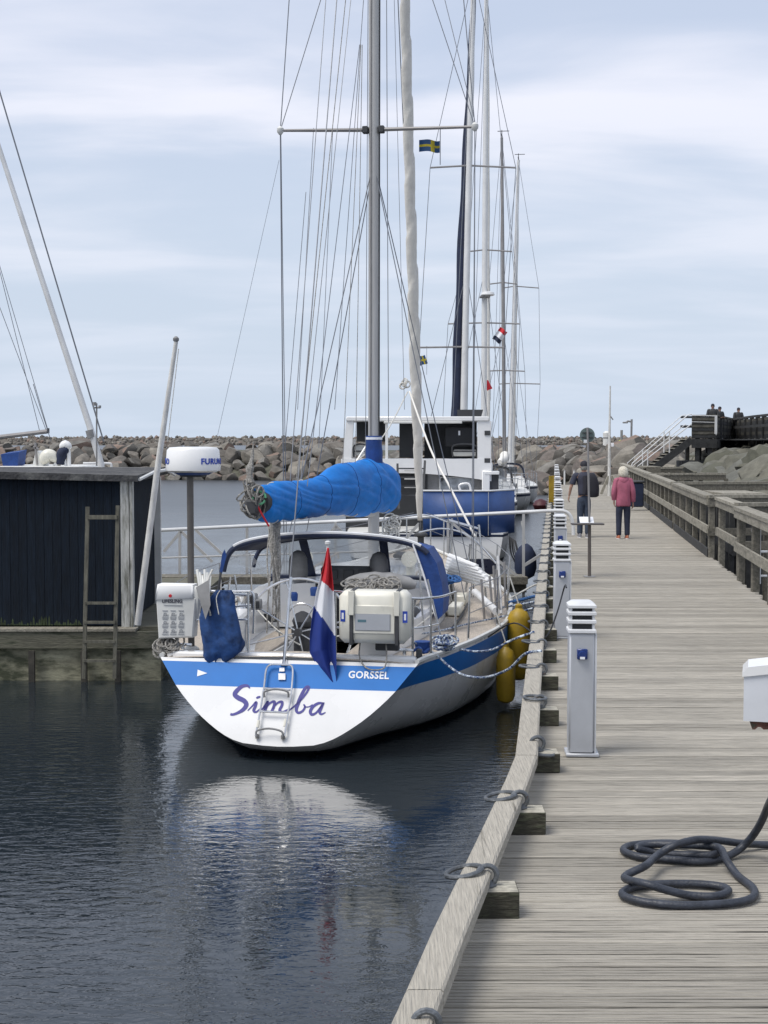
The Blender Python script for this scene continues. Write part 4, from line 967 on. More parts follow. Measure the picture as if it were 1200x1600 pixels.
put('furler_drum', M['charcoal'], gen, ('lathe', (0, 11.3, 1.36), [(.13, 0), (.13, .04), (.06, .06), (.06, .17), (.13, .2), (.13, .23), (.04, .3), (.04, .42)], 16))
gb = L(636, 604, 10.8)
mb = MB()
for i in range(6): mb.tube(ring_pts(gb + Vector((jr.uniform(-.1, .03), 0, jr.uniform(-.08, .1))), .06, 10, (1, jr.uniform(-1, 1), 0), (0, .3, 1)), .013, 5, closed=True)
mb.build('sheet_knot', M['rope'], gen)
put('jib_sheet', M['sailwhite'], sy, ('tube', smoothpath([L(640, 612, 10.4), L(672, 700, 9.2), L(705, 765, 7.6), L(742, 838, 6.4)], 6), .017, 6))
put('jib_sheet', M['rope'], sy, ('tube', smoothpath([L(637, 612, 10.4), L(600, 680, 8.5), L(552, 725, 7.5)], 6), .011, 6))
# whisker pole along the starboard rail
put('spinnaker_pole', M['mastwhite'], sy, ('tube', [L(742, 925, 5.4), L(775, 955, 3.8)], .05, 10)); put('spinnaker_pole', M['mastalu'], sy, ('tube', [L(778, 870, 6.6), L(783, 960, 4.6)], .022, 8))
# side deck gear
for (xa, ya, xb, yb, s) in ((771, 884, 776, 962, 4.9), (776, 890, 781, 958, 4.7), (765, 900, 770, 965, 4.4), (788, 878, 790, 950, 4.8), (752, 905, 757, 968, 4.2)): put('boat_hook', M['mastgrey'], sy, ('tube', [L(xa, ya, s), L(xb, yb, s)], .016, 6))
put('deck_winch', M['steel'], sy, ('lathe', (cw(2.6) - .15, 2.6, zd(2.6) + .27), [(.08, 0), (.055, .06), (.055, .12), (.08, .16), (.03, .18)], 14)); put('deck_winch', M['steel'], sy, ('lathe', (-cw(2.6) + .15, 2.6, zd(2.6) + .27), [(.08, 0), (.055, .06), (.055, .12), (.08, .16), (.03, .18)], 14))
for sd_ in (1, -1):
    p = Vector((sd_ * 1.22, .68, 1.04)); put('stern_cleat', M['steel'], sy, ('tube', [p + Vector((-.1, 0, .05)), p + Vector((.1, 0, .05))], .016, 7), ('tube', [p, p + Vector((0, 0, .05))], .02, 7))
put('rope_bundle_grey', M['greyrope'], sy, *[('tube', ring_pts(L(262 + jr.uniform(-12, 14), 1012 + jr.uniform(-12, 6), .6), jr.uniform(.05, .11), 12, (1, jr.uniform(-.5, .5), 0), (0, 1, jr.uniform(.3, 1.5))), .011, 5, 0, True) for _ in range(14)])
put('cockpit_cushion', M['charcoal'], sy, ('cbox', L(560, 915, 2.2).x, L(650, 915, 2.2).x, 2.1, 2.7, 1.2, 1.32, .04)); 
mb = MB()
for i in range(24): mb.tube(ring_pts(L(545 + jr.uniform(0, 75), 914 + jr.uniform(-6, 8), 1.9 + jr.uniform(-.2, .2)), jr.uniform(.05, .11), 12, (1, jr.uniform(-.6, .6), 0), (0, 1, jr.uniform(.2, 1.2))), .011, 5, 0, True)
mb.build('cockpit_lines', M['greyrope'], sy)
put('outboard_bracket', M['charcoal'], sy, ('cbox', L(588, 1010, .7).x, L(624, 1010, .7).x, .62, .74, L(600, 1015, .7).z, L(600, 1003, .7).z, .012))
put('stern_line_loop', M['greyrope'], sy, ('tube', smoothpath([L(563, 1001, .5), L(562, 1028, .44), L(575, 1045, .38), L(598, 1045, .38), L(604, 1030, .42), L(603, 1005, .5)], 5), .008, 6))
put('folded_canvas', M['grey'], sy, ('tube', smoothpath([L(540, 912, 2.6), L(575, 906, 2.6), L(620, 908, 2.6), L(650, 915, 2.6)], 4), [.05, .07, .08, .09, .09, .1, .09, .1, .09, .08, .08, .06, .04], 10))
put('deck_bucket', M['bootblue'], sy, ('lathe', L(660, 1020, 1.0), [(.07, 0), (.09, .12), (.09, .125)], 14))
put('line_tail', M['bluerope'] if 'bluerope' in M else M['bootblue'], sy, ('tube', smoothpath([L(645, 1018, .9), L(655, 1012, .9), L(662, 1020, .8), L(672, 1012, 1.0)], 5), .016, 6))
for (xa, ya, xb, yb, s) in ((360, 902, 352, 955, .9), (366, 898, 372, 930, 1.3), (345, 928, 392, 930, .9), (392, 946, 350, 948, .75), (655, 880, 662, 985, 2.0), (668, 905, 690, 1000, 1.6)): put('support_tube', M['steel'], sy, ('tube', [L(xa, ya, s), L(xb, yb, s)], .011, 6))
for (xa, ya, xb, yb, s, s2) in ((430, 985, 505, 1000, 1.6, 2.4), (400, 950, 470, 1008, 2.6, 1.2), (520, 995, 610, 960, 1.0, 2.9), (640, 985, 700, 930, 1.0, 4.2)): put('sheet_line', M['rope'], sy, ('tube', sag(L(xa, ya, s), L(xb, yb, s2), .05, 8), .009, 5))
put('stern_light', M['charcoal'], sy, ('cbox', L(655, 1003, .7).x - .03, L(655, 1003, .7).x + .03, .66, .74, 1.0, 1.1, .01))
for sd_ in (1, -1): put('genoa_track', M['charcoal'], sy, ('tube', [(sd_ * (cw(s) + .22), s, zd(s) + .02) for s in (3.2, 4.4, 5.6)], .018, 5))
for s, w_ in ((4.5, .5), (5.6, .4)): put('side_locker', M['cream'], sy, ('cbox', cw(s) + .02, cw(s) + .2, s, s + w_, zd(s), zd(s) + .14, .02))
for i in range(5): put('cabin_top_line', M['rope'], sy, ('tube', smoothpath([(.15 + .09 * i, 5.8, HS.zs(5.8) + .53), (.3 + .08 * i, 4.6, HS.zs(4.6) + .56), (.35 + .07 * i, 3.7, HS.zs(4) + .57)], 4), .008, 5))
# radar pole and scanner
rp0 = L(299, 1008, .85); rp1 = L(300, 738, .85)
pole = MB().tube([(rp0.x, .85, 1.0), (rp0.x, .85, rp1.z)], .038, 10).build('radar_pole', M.setdefault('darkpole', pm('dull_pole', (.13, .12, .11), .5, .3)), sy)
put('pole_foot', M['offwhite'], pole, ('lathe', (rp0.x, .85, 1.0), [(.09, 0), (.09, .02), (.05, .05)], 14))
rc = L(302, 735, .85); rw = (L(344, 715, .85).x - L(261, 715, .85).x) / 2; rh = L(300, 698, .85).z - rc.z
rad = MB().lathe((rc.x, .85, rc.z), [(rw * .8, -.02), (rw * .99, .0), (rw, .03), (rw * .95, rh * .86), (rw * .86, rh * .97), (rw * .5, rh)], 32).build('radar_dome', M['white'], pole)
put('dome_base', M['bootblue'], pole, ('lathe', (rc.x, .85, rc.z - .045), [(rw * .55, -.005), (rw * .72, .022)], 24))
put('dome_bracket', M['charcoal'], pole, ('cbox', rc.x - .12, rc.x + .12, .73, .97, rc.z - .07, rc.z - .015, .01))
def curvedtext(s, a0, size, r, zc, parent):
    o = textmesh('dome_lettering', s, size, M['printblue'], parent, Matrix.Identity(4), bold=.003, space=1.1, align='LEFT')
    for v in o.data.vertices:
        x, y, z = v.co; a = a0 + x / r; v.co = (rc.x + (r + .004 + z) * math.sin(a), .85 - (r + .004 + z) * math.cos(a), zc + y)
    return o
curvedtext('FURUNO', R(33), .088, rw * .985, rc.z + rh * .38, rad); curvedtext('FURUNO', R(-116), .088, rw * .985, rc.z + rh * .38, rad)
# ------------------------------------------------------------------ things lying on, hung from or tied to the yacht
def onship(name, label, cat, p, group=None):
    return thing(name, label, cat, FS.wor(p), FS.rz, group)
def sub(o0, pts): return [Vector(p) - Vector(o0) for p in pts]
# life raft canister
o0 = L(587, 1003, .5); raft = onship('life_raft', 'cream life raft canister strapped upright to the stern rail beside the flag', 'life raft', o0)
hw_ = (L(640, 960, .5).x - L(532, 960, .5).x) / 2; hh_ = L(587, 922, .5).z - o0.z
put('canister', M['cream'], raft, ('cbox', -hw_, hw_, -.16, .16, 0, hh_, .055), ang=80)
put('canister_rim', M['cream'], raft, ('cbox', -hw_ * .62, hw_ * .62, -.172, -.158, hh_ * .2, hh_ * .74, .006)); put('data_plate', M['printgrey'], raft, ('box', -hw_ * .52, hw_ * .5, -.1765, -.1725, hh_ * .26, hh_ * .58), smooth=False)
pl = put('label_plate', M['alu'], raft, ('box', -hw_ * .5, hw_ * .48, -.1795, -.1768, hh_ * .27, hh_ * .57), smooth=False)
put('plate_mark', pm('teal_print', (.10, .20, .24), .6), pl, ('box', -.16, -.07, -.1808, -.1796, hh_ * .42, hh_ * .47), smooth=False)
for x in (-hw_ * .62, hw_ * .68):
    st_ = put('strap', M['charcoal'], raft, ('cbox', x - .02, x + .02, -.185, .175, -.01, hh_ + .01, .006)); put('buckle', M['cream'], st_, ('cbox', x - .032, x + .032, -.20, -.186, hh_ * .55, hh_ * 1.02, .006))
for x in (-hw_ + .05, hw_ - .03):
    q = put('mark', M['printblue'], raft, ('box', x - .028, x + .022, -.1635, -.1612, hh_ * .42, hh_ * .64), smooth=False); put('mark_center', M['paper'], q, ('box', x - .014, x + .008, -.1655, -.1637, hh_ * .47, hh_ * .59), smooth=False)
# rescue sling bag
o0 = L(275, 997, .56); bag = onship('rescue_sling_bag', 'white rescue sling bag with printed instructions on the port stern rail', 'rescue bag', o0)
P = lambda px, py, y=0: L(px, py, .56 + y) - o0
body = [P(248, 998), P(302, 996), P(307, 934), P(244, 934)]
mb = MB(); 
def puff(mb_, fr_, d, c=.02):
    b = [Vector(p) + Vector((0, d, 0)) for p in fr_]; cen = sum(fr_, Vector()) / 4
    f0 = [p + (cen - p).normalized() * c + Vector((0, -.012, 0)) for p in fr_]; mb_.loft([f0, fr_, b])
puff(mb, body, .14); mb.build('bag_body', M['offwhite'], bag, ang=30)
flap = [P(242, 938, -.015), P(303, 935, -.015), P(301, 914, -.015), P(246, 913, -.015)]; mb = MB(); puff(mb, flap, .17, .03); mb.build('flap', M['white'], bag, ang=60)
t0 = P(270, 940, -.016)
def panel(name, s, px, py, size, m_, bold=.0012): c = P(px, py, -.018); return textmesh(name, s, size, m_, bag, facing(c), bold=bold)
panel('bag_lettering', 'LIFESLING', 269, 939.5, .052, M['inkdark'], .0012)
jr = random.Random(4); mb = MB()
c0, c1 = P(256, 945, -.014), P(285, 946.5, -.014); mb.box(c0.x, c1.x, c0.y - .004, c0.y, c1.z, c0.z)
for r_ in range(3):
    for c_ in range(3):
        cx_, cy_ = 258 + c_ * 12.5, 955 + r_ * 13
        a, b = P(cx_ - 4, cy_ - 1.5, -.014), P(cx_ + 4, cy_, -.014); mb.box(a.x, b.x, a.y - .004, a.y, b.z, a.z)
        k = P(cx_, cy_ + 5, -.016)
        mb.tube(ring_pts(k, .018, 10), .003, 4, closed=True); mb.tube([k, k + Vector((.022, 0, -.02)), k + Vector((.034, 0, .0))], .003, 4); mb.tube([k, k + Vector((-.03, 0, -.022))], .003, 4)
        a, b = P(cx_ - 5, cy_ + 9.5, -.014), P(cx_ + 5, cy_ + 10.5, -.014); mb.box(a.x, b.x, a.y - .004, a.y, b.z, a.z)
mb.build('instruction_print', M['printgrey'], bag, smooth=False)
put('red_tab', M['flagred'], bag, ('lathe', P(266, 931, -.03), [(.018, -.004), (.018, .004)], 10, 'Y'))
put('bag_pouch', M['offwhite'], bag, ('tube', smoothpath([P(302, 918, .06), P(308, 930, .04), P(308, 950, .05), P(304, 985, .08)], 4), [.03, .05, .06, .055, .05, .05, .05, .045, .04, .035, .03, .02, .01], 8))
# blue bag with oars and folded cloth
o0 = L(345, 1037, .52); bb = onship('blue_bag', 'crumpled dark blue cloth bag hanging from the port stern rail', 'bag', o0)
P = lambda px, py, y=0: L(px, py, .52 + y) - o0
prof = [(922, 338, 362, .05), (930, 331, 366, .09), (945, 316, 368, .11), (965, 312, 371, .13), (985, 313, 376, .14), (1003, 315, 381, .14), (1018, 317, 377, .13), (1030, 320, 362, .11), (1037, 328, 352, .05)]
rings = []
for i in range(len(prof) * 3 - 2):
    f = i / 3; a = int(f); f -= a; q = prof[a]; q2 = prof[min(a + 1, len(prof) - 1)]; y, xl, xr, d = [q[k] * (1 - f) + q2[k] * f for k in range(4)]
    ring = []
    for j in range(28):
        an = 2 * math.pi * j / 28; cx_ = (xl + xr) / 2; px_ = cx_ + (xr - xl) / 2 * math.cos(an)
        p = P(px_, y, -.05 + math.sin(an) * d * (.75 + .25 * math.cos(2 * an)) - (.0 if abs((px_ - 343)) > 4 else -.03))
        w_ = noise.noise(Vector((an * 2.3, i * .16, 1))) * .035 + .02 * noise.noise(Vector((an * 5, i * .4, 8))); ring.append(p + Vector((math.cos(an), math.sin(an), 0)) * w_)
    rings.append(ring)
MB().loft(rings).build('bag_body', M['bagblue'], bb, ang=180)
pb = [(902, 330, 338), (918, 326, 341), (935, 324, 342)]
fr_ = [P(306, 905, .05), P(328, 925, .05), P(325, 962, .03), P(314, 950, .03)]
mb = MB(); mb.add([P(306, 918, -.14), P(326, 906, -.14), P(329, 945, -.2), P(321, 968, -.2)] + [P(306, 918, -.1), P(326, 906, -.1), P(329, 945, -.16), P(321, 968, -.16)], [(0, 1, 2, 3), (7, 6, 5, 4), (0, 4, 5, 1), (1, 5, 6, 2), (2, 6, 7, 3), (3, 7, 4, 0)]); mb.build('grey_cloth', M['grey'], bb)
put('paddle_blade', M['bootblue'], bb, ('add', [P(343, 893, .1), P(347, 866, .1), P(351, 858, .1), P(354, 868, .1), P(347, 896, .1)] + [P(343, 893, .13), P(347, 866, .13), P(351, 858, .13), P(354, 868, .13), P(347, 896, .13)], [(0, 1, 2, 3, 4), (9, 8, 7, 6, 5)] + [(i, 5 + i, 5 + (i + 1) % 5, (i + 1) % 5) for i in range(5)]), smooth=False)
put('paddle_shaft', M['charcoal'], bb, ('tube', [P(345, 894, .11), P(341, 925, .08)], .014, 7))
put('striped_rope', M['rope'], bb, ('tube', smoothpath([P(332, 890, .02), P(326, 905, -.03), P(326, 930, -.07), P(329, 962, -.1)], 5), .013, 7))
put('tie_cord', M['rope'], bb, ('tube', smoothpath([P(344, 922, -.03), P(338, 935, -.12), P(342, 960, -.17)], 4), .005, 5))
put('sail_bundle', M['offwhite'], bb, *[('tube', smoothpath([P(308 + i * 4, 890 + (i % 3) * 5, .12), P(312 + i * 3, 915, .06), P(313 + i * 2.4, 935, .02)], 4), .018, 6) for i in range(6)])
# ensign
o0 = L(500, 1030, .45); fl = onship('dutch_flag', 'red, white and blue ensign hanging limp from its staff on the stern', 'flag', o0)
P = lambda px, py, y=0: L(px, py, .45 + y) - o0
put('staff', M['mastwhite'], fl, ('tube', [P(505, 1030, .04), P(512, 852, .02)], .014, 8), ('lathe', P(512, 850, .02), [(.012, -.01), (.03, .0), (.03, .025), (.012, .035)], 12))
# rows: y, left x, right x ; stripes divide diagonally along the folds
rowsL = [(511, 856), (504, 890), (494, 925), (488, 960), (484, 995), (484, 1020), (497, 1045), (512, 1062), (525, 1075)]
rowsR = [(514, 856), (518, 885), (521, 915), (523, 950), (524, 985), (525, 1010), (526, 1035), (526, 1056), (526.5, 1075)]
def edge(rw, f): k = f * (len(rw) - 1); i = min(len(rw) - 2, int(k)); k -= i; return (rw[i][0] * (1 - k) + rw[i + 1][0] * k, rw[i][1] * (1 - k) + rw[i + 1][1] * k)
NU, NV = 34, 150; grid = []
for v in range(NV + 1):
    a, b = edge(rowsL, v / NV), edge(rowsR, v / NV); row = []
    for u in range(NU + 1):
        f = u / NU; px_ = a[0] * (1 - f) + b[0] * f; py_ = a[1] * (1 - f) + b[1] * f
        row.append((P(px_, py_, -.05 + .055 * math.sin(f * 9 + v * .012) * min(1, v / 30)), px_, py_))
    grid.append(row)
mb = MB(); mb.v = [tuple(c[0]) for r_ in grid for c in r_]
for v in range(NV):
    for u in range(NU):
        px_, py_ = grid[v][u][1] + 1, grid[v][u][2] + 2
        red = py_ < 905 + (px_ - 500) * .95 + (0 if px_ > 503 else -9); 
        blue = py_ > 945 + (px_ - 489) * 1.42
        a = v * (NU + 1) + u; mb.f.append((a, a + 1, a + NU + 2, a + NU + 1)); mb.mi.append(0 if red else 2 if blue else 1)
cl = mb.build('flag_cloth', [M['flagred'], M['flagwhite'], M['flagblue']], fl); md = cl.modifiers.new('s', 'SOLIDIFY'); md.thickness = .004
# fenders between hull and pier
def fender(px, pyt, pyb, D, lab, w):
    a = at(px, pyt, D); b = at(px, pyb, D); hgt = a.z - b.z; r = w / 2 / FPX * D
    t = thing('fender', lab, 'fender', b, 0, 'yellow fenders between the yacht and the pier')
    put('fender_body', M['yellow'], t, ('lathe', (0, 0, 0), [(r * .35, 0), (r * .8, .03), (r, .1), (r * 1.02, hgt * .5), (r, hgt - .14), (r * .75, hgt - .05), (r * .4, hgt - .02), (r * .3, hgt)], 20))
    put('fender_eye', M['yellow'], t, ('lathe', (0, 0, hgt - .01), [(r * .3, 0), (r * .32, .05), (r * .15, .07)], 12)); put('lanyard', M['rope'], t, ('tube', [(0, 0, hgt + .04), (-.12, .05, hgt + .42)], .009, 6)); return t
fender(810, 950, 1062, 17.6, 'upper yellow fender hanging beside the widest part of the hull', 36)
fender(790, 1010, 1098, 16.6, 'lower yellow fender hanging nearer the camera against the hull', 30)
# mooring lines
M['braid'] = pm('braided_line', (.33, .37, .44), .85, var=.9, vs=22, col2=(.03, .06, .16), c2s=28, c2lo=.5, c2hi=.53)
def line(pts, lab, r=.013, m_='braid', sub_=8):
    o = MB().tube(smoothpath(pts, sub_), r, 7).build('mooring_line', M[m_]); return tag(o, lab, 'mooring line', 'mooring lines from the boats to the pier')
def W_(px, py, D): return at(px, py, D)
line([W_(672, 1008, 15.0), W_(700, 1010, 15.2), W_(716, 1014, 15.2), W_(745, 1018, 14.9), W_(772, 1014, 14.6), W_(800, 1000, 14.4), W_(835, 987, 14.3)], 'blue and white braided mooring line from the stern deck to the pier ring, upper one')
line([W_(645, 1003, 14.4), W_(680, 1022, 14.5), W_(700, 1040, 14.4), W_(725, 1055, 14.0), W_(760, 1058, 13.4), W_(795, 1045, 12.9), W_(820, 1022, 12.6), W_(846, 1017, 12.5)], 'sagging braided mooring line curving low from the stern to the pier kerb')
line([W_(660, 990, 15.5), W_(690, 985, 16.2), W_(730, 975, 17), W_(790, 962, 17.6), W_(840, 948, 17.5)], 'thin blue mooring line running over the yacht deck to the kerb', .011)
M['bluerope'] = pm('blue_rope', (.03, .10, .26), .85, var=.4, vs=40)
line([W_(792, 942, 19.2), W_(815, 937, 19.2), W_(835, 932, 19.0), W_(857, 931, 18.9)], 'blue mooring line tied with a splice to the kerb ring', .022, 'bluerope')
line([W_(780, 950, 18.4), W_(815, 944, 18.4), W_(850, 938, 18.2)], 'pale blue mooring line just in front of the blue one', .016, 'braid')
line([W_(780, 945, 19.6), W_(815, 925, 19.6), W_(840, 913, 19.9), W_(862, 916, 20.3)], 'white mooring line arched above the kerb', .014, 'rope')
mb = MB(); jr = random.Random(9)
for i in range(16): mb.tube(ring_pts(FS.wor(L(694 + jr.uniform(-8, 10), 1004 + jr.uniform(-5, 8), 1.3)), jr.uniform(.05, .12), 14, (1, jr.uniform(-.6, .6), 0), (0, 1, jr.uniform(.2, 1))), .013, 6, 0, True)
tag(mb.build('rope_coil', M['braid']), 'heap of blue and white braided rope on the starboard stern deck', 'rope')
mb = MB()
for i in range(12): mb.tube(ring_pts(FS.wor(L(700 + jr.uniform(-14, 16), 906 + jr.uniform(-3, 4), 4.2)), jr.uniform(.06, .13), 14, (1, jr.uniform(-.6, .6), 0), (0, 1, jr.uniform(.1, .5))), .014, 6, 0, True)
tag(mb.build('rope_coil', M['bluerope']), 'coil of blue rope on the cabin roof beside the sprayhood', 'rope')

# ------------------------------------------------------------------ dark boathouse on its platform at the left
shX0, shX1, shD = -6.6, at(190, 800, 18.6).x, 18.6
zf = at(100, 982, 18.4).z
shed = thing('boathouse', 'black boarded boathouse with flat felt roof standing on a quay at the left edge', 'shed', (-5, shD, zf))
X1 = shX1 + 5; zt = at(100, 742, 18.6).z - zf
bw = .118; x = shX0 + 5; i = 0
while x < X1 - .02:
    w = min(bw, X1 - x); put('wall_board', M['navyboard'] if 'navyboard' in M else M.setdefault('navyboard', pm('tarred_board', (.007, .012, .020), .85, var=.25, vs=3, st=(8, 1, 1), bump=.4, bs=6, objvar=.12, spec=.25)), shed, ('box', x + .002, x + w - .002, -.02 - (.003 if i % 2 else 0), .0, .02, zt), smooth=False); x += bw; i += 1
put('wall_frame', M['darkwood'], shed, ('box', shX0 + 5, X1 - .01, .003, 2.68, .02, zt - .03), smooth=False)
xr = X1                                  # receding side wall, angled a little
side = put('side_wall', M['navyboard'], shed, ('add', [(X1, .0, .02), (xr, 2.7, .02), (xr, 2.7, zt - .02), (X1, 0, zt), (X1 - .3, 2.7, .02), (X1 - .3, 2.7, zt)], [(0, 1, 2, 3), (1, 4, 5, 2)]), smooth=False)
put('corner_board', M['weathered'] if 'weathered' in M else M.setdefault('weathered', pm('weathered_white_board', (.50, .50, .47), .8, var=.15, vs=3, st=(6, 6, 1), col2=(.16, .16, .13), c2s=2.5, c2lo=.46, c2hi=.66)), shed, ('box', at(188, 800, 18.55).x + 5, at(201, 800, 18.55).x + 5, -.045, -.022, 0, zt - .05), smooth=False)
put('corner_board', M['weathered'], shed, ('box', at(201.5, 800, 18.5).x + 5, at(206, 800, 18.5).x + 5, -.06, .06, 0, zt - .03), smooth=False)
put('end_post', M['offwhite'], shed, ('box', at(242, 800, 21.3).x + 5 + .002, at(252, 800, 21.3).x + 5, 2.62, 2.7, .0, at(250, 745, 21.3).z - zf), smooth=False)
rp = at(0, 732, 18.3).z - zf
put('roof', M['felt'] if 'felt' in M else M.setdefault('felt', pm('roof_felt', (.05, .05, .052), .95, var=.3, vs=9, bump=.8, bs=25, col2=(.12, .12, .115), c2s=3)), shed,
    ('add', [(shX0 + 5 - .3, -.14, zt - .02), (X1 + .25, -.14, zt - .09), (xr + .3, 2.0, zt + .02), (xr + .2, 2.95, zt - .05), (shX0 + 4.7, 2.95, zt - .02), (shX0 + 4.7, -.14, rp), (X1 + .25, -.14, rp - .1), (xr + .3, 2.0, zt + .08), (xr + .2, 2.95, zt + .05), (shX0 + 4.7, 2.95, zt + .06)],
     [(4, 3, 2, 1, 0), (5, 6, 7, 8, 9), (0, 1, 6, 5), (1, 2, 7, 6), (2, 3, 8, 7), (3, 4, 9, 8), (4, 0, 5, 9)]), smooth=False)
put('roof_trim', M['offwhite'], shed, ('tube', [(X1 + .27, -.1, zt - .06), (X1 + .3, .9, zt + .02), (xr + .32, 1.9, zt + .03), (xr + .36, 2.4, zt - .06)], .025, 6))
mq = MB(); mr_ = random.Random(8); x = shX0 + 5
while x < at(126, 800, 18.6).x + 5:
    h1 = .03 + .13 * mr_.random() ** 1.5; mq.add([(x, -.0245, .02), (x + .03, -.0245, .02), (x + .026, -.0245, h1 * .8), (x + .014, -.0245, h1), (x + .004, -.0245, h1 * .7)], [(0, 1, 2, 3, 4)]); x += .019 + .03 * mr_.random()
mq.build('moss_fringe', pm('green_algae', (.035, .05, .022), .95, var=.4, vs=8), shed, smooth=False)['kind'] = 'stuff'

quay = thing('shed_quay', 'low green-stained concrete and timber quay carrying the black boathouse', 'quay', (-5, 18.4, WZ - .3))
q0 = zf - (WZ - .3); xq = at(250, 1000, 18.4).x + 5
put('concrete_wall', pm('stained_concrete', (.27, .26, .18), .9, var=.3, vs=3, st=(1, 1, 2.5), bump=.5, bs=12, col2=(.055, .06, .035), c2s=2.2, c2lo=.45, c2hi=.62), quay, ('box', -8, xq, .05, 7.5, -1.2, q0 - .26), smooth=False)
for k in range(4): put('facing_board', M['wetboard'] if 'wetboard' in M else M.setdefault('wetboard', pm('wet_board', (.13, .125, .09), .85, var=.3, vs=3, st=(1, 4, 6), bump=.5, bs=9, col2=(.045, .05, .03), c2s=3)), quay, ('box', -8 + k * 2.5, min(xq, -8 + (k + 1) * 2.5 - .01), -.03 - .002 * k, .045, q0 - .27, q0 - .04), smooth=False)
for k in range(3): put('cap_board', M['railwood'], quay, ('box', -8 + 3.2 * k, min(xq + .03, -8 + 3.2 * (k + 1) - .015), -.06, .2, q0 - .035, q0 - .001 - .0), smooth=False)
put('deck_top', M['wetboard'], quay, ('box', -8, xq, .205, 7.4, q0 - .2, q0 - .004), smooth=False)
for px_ in (48, 130, 183): X = at(px_, 1000, 18.3).x + 5; put('fender_pile', M['pilewood'], quay, ('box', X - .04, X + .04, -.09, -.035, -.4, q0 - .3), smooth=False)
lad = thing('wooden_ladder', 'narrow grey wooden ladder fixed to the boathouse front, going down into the water', 'ladder', (at(155, 1052, 18.1).x, 18.1, WZ))
lx = lad.location.x; P = lambda px, py: at(px, py, 18.1) - Vector((lx, 18.1, WZ))
M['ladderwood'] = pm('ladder_wood', (.12, .115, .09), .9, var=.3, vs=4, st=(5, 5, 1), bump=.5, bs=8)
for (a, b) in (((137, 792), (131, 1060)), ((184, 790), (179, 1060))): put('stile', M['ladderwood'], lad, ('obox', P(*a), P(*b), .05, .04, (0, 1, 0)), smooth=False)
for (y, xa, xb, h_) in ((808, 137, 184, .055), (942, 133, 182, .035), (972, 132, 181, .035), (1002, 131, 180, .035), (1032, 131, 180, .035)): put('rung', M['ladderwood'], lad, ('obox', P(xa, y) + Vector((0, -.025, 0)), P(xb, y) + Vector((0, -.025, 0)), .03, h_), smooth=False)
fp = thing('leaning_flagpole', 'white flagpole with ball top leaning against the right end of the boathouse', 'flagpole', at(215, 976, 18.2))
o0 = at(215, 976, 18.2); put('pole', M['weatherpole'] if 'weatherpole' in M else M.setdefault('weatherpole', pm('worn_white_pole', (.60, .59, .56), .6, var=.15, vs=5, st=(3, 3, 1))), fp, ('tube', [Vector(), at(245, 740, 18.0) - o0, at(275, 534, 17.9) - o0], [.046, .042, .028], 10))
put('finial', M['grey'], fp, ('lathe', at(275, 532, 17.9) - o0, [(.015, -.03), (.04, .0), (.04, .03), (.015, .055)], 12)); put('halyard', M['rope'], fp, ('tube', [at(279, 545, 17.85) - o0, at(262, 690, 17.9) - o0], .006, 5))
# boats lying behind the boathouse
bt = thing('small_boat', 'small white boat with blue canvas behind the boathouse roof', 'boat', (at(60, 720, 33).x, 33, WZ))
o0 = Vector((at(60, 720, 33).x, 33, WZ)); P = lambda px, py, dy=0: at(px, py, 33 + dy) - Vector((o0.x, 33, WZ))
hb_ = MB(); rr_ = []
for f, w in ((0, .9), (.3, 1.2), (.6, 1.15), (.85, .7), (1, .05)): y = -2.2 + 5.5 * f; rr_.append([(-w, y, .95), (-w * .85, y, .1), (-w * .3, y, -.3), (w * .3, y, -.3), (w * .85, y, .1), (w, y, .95)])
hb_.loft(rr_); hb_.build('hull', M['white'], bt)
cb_ = P(0, 722); put('blue_canvas', M['bootblue'], bt, ('add', [P(5, 730), P(27, 730), P(30, 706), P(1, 710)] + [p + Vector((0, .7, .05)) for p in (P(5, 730), P(27, 730), P(30, 706), P(1, 710))], [(0, 1, 2, 3), (7, 6, 5, 4), (0, 4, 5, 1), (1, 5, 6, 2), (2, 6, 7, 3), (3, 7, 4, 0)]), smooth=False)
put('folded_sail', M['offwhite'], bt, ('add', [P(50, 732), P(54, 712), P(58, 704), (P(66, 712)), P(71, 720), P(66, 732)] + [p + Vector((0, .5, 0)) for p in (P(50, 732), P(54, 712), P(58, 704), P(66, 712), P(71, 720), P(66, 732))], [(5, 4, 3, 2, 1, 0), (6, 7, 8, 9, 10, 11)] + [(i, (i + 1) % 6, 6 + (i + 1) % 6, 6 + i) for i in range(6)]), smooth=False)
put('cover_bundle', M['cream'], bt, ('tube', smoothpath([P(66, 724), P(72, 714), P(80, 712), P(90, 720), P(93, 728)], 4), [.06, .1, .13, .15, .16, .17, .17, .16, .15, .14, .12, .1, .08, .06, .05, .04, .03], 10))
put('deck_pole', M['mastgrey'], bt, ('tube', [P(58, 726), P(55, 692)], .03, 6), ('tube', [P(52, 698), P(60, 702)], .03, 6))
put('radar_arch', M['white'], bt, ('tube', smoothpath([P(88, 728), P(98, 702), P(106, 700), P(108, 728)], 4), .05, 7)); put('motor_cowl', M['navy'], bt, ('tube', smoothpath([P(94, 726), P(96, 712), P(101, 704), P(108, 702)], 4), [.09, .11, .12, .13, .14, .14, .14, .13, .13, .12, .11, .1, .06], 10)); put('white_cover', M['white'], bt, ('tube', smoothpath([P(95, 701), P(102, 695), P(110, 701)], 4), [.05, .08, .1, .11, .12, .11, .1, .08, .05], 10)); put('strut', M['white'], bt, ('tube', [P(84, 728), P(98, 706)], .03, 6), ('tube', [P(100, 708), P(103, 728)], .03, 6))
put('side_rail', M['mastwhite'], bt, ('tube', smoothpath([P(130, 724), P(168, 724), P(174, 727), P(174, 740)], 4), .03, 6))
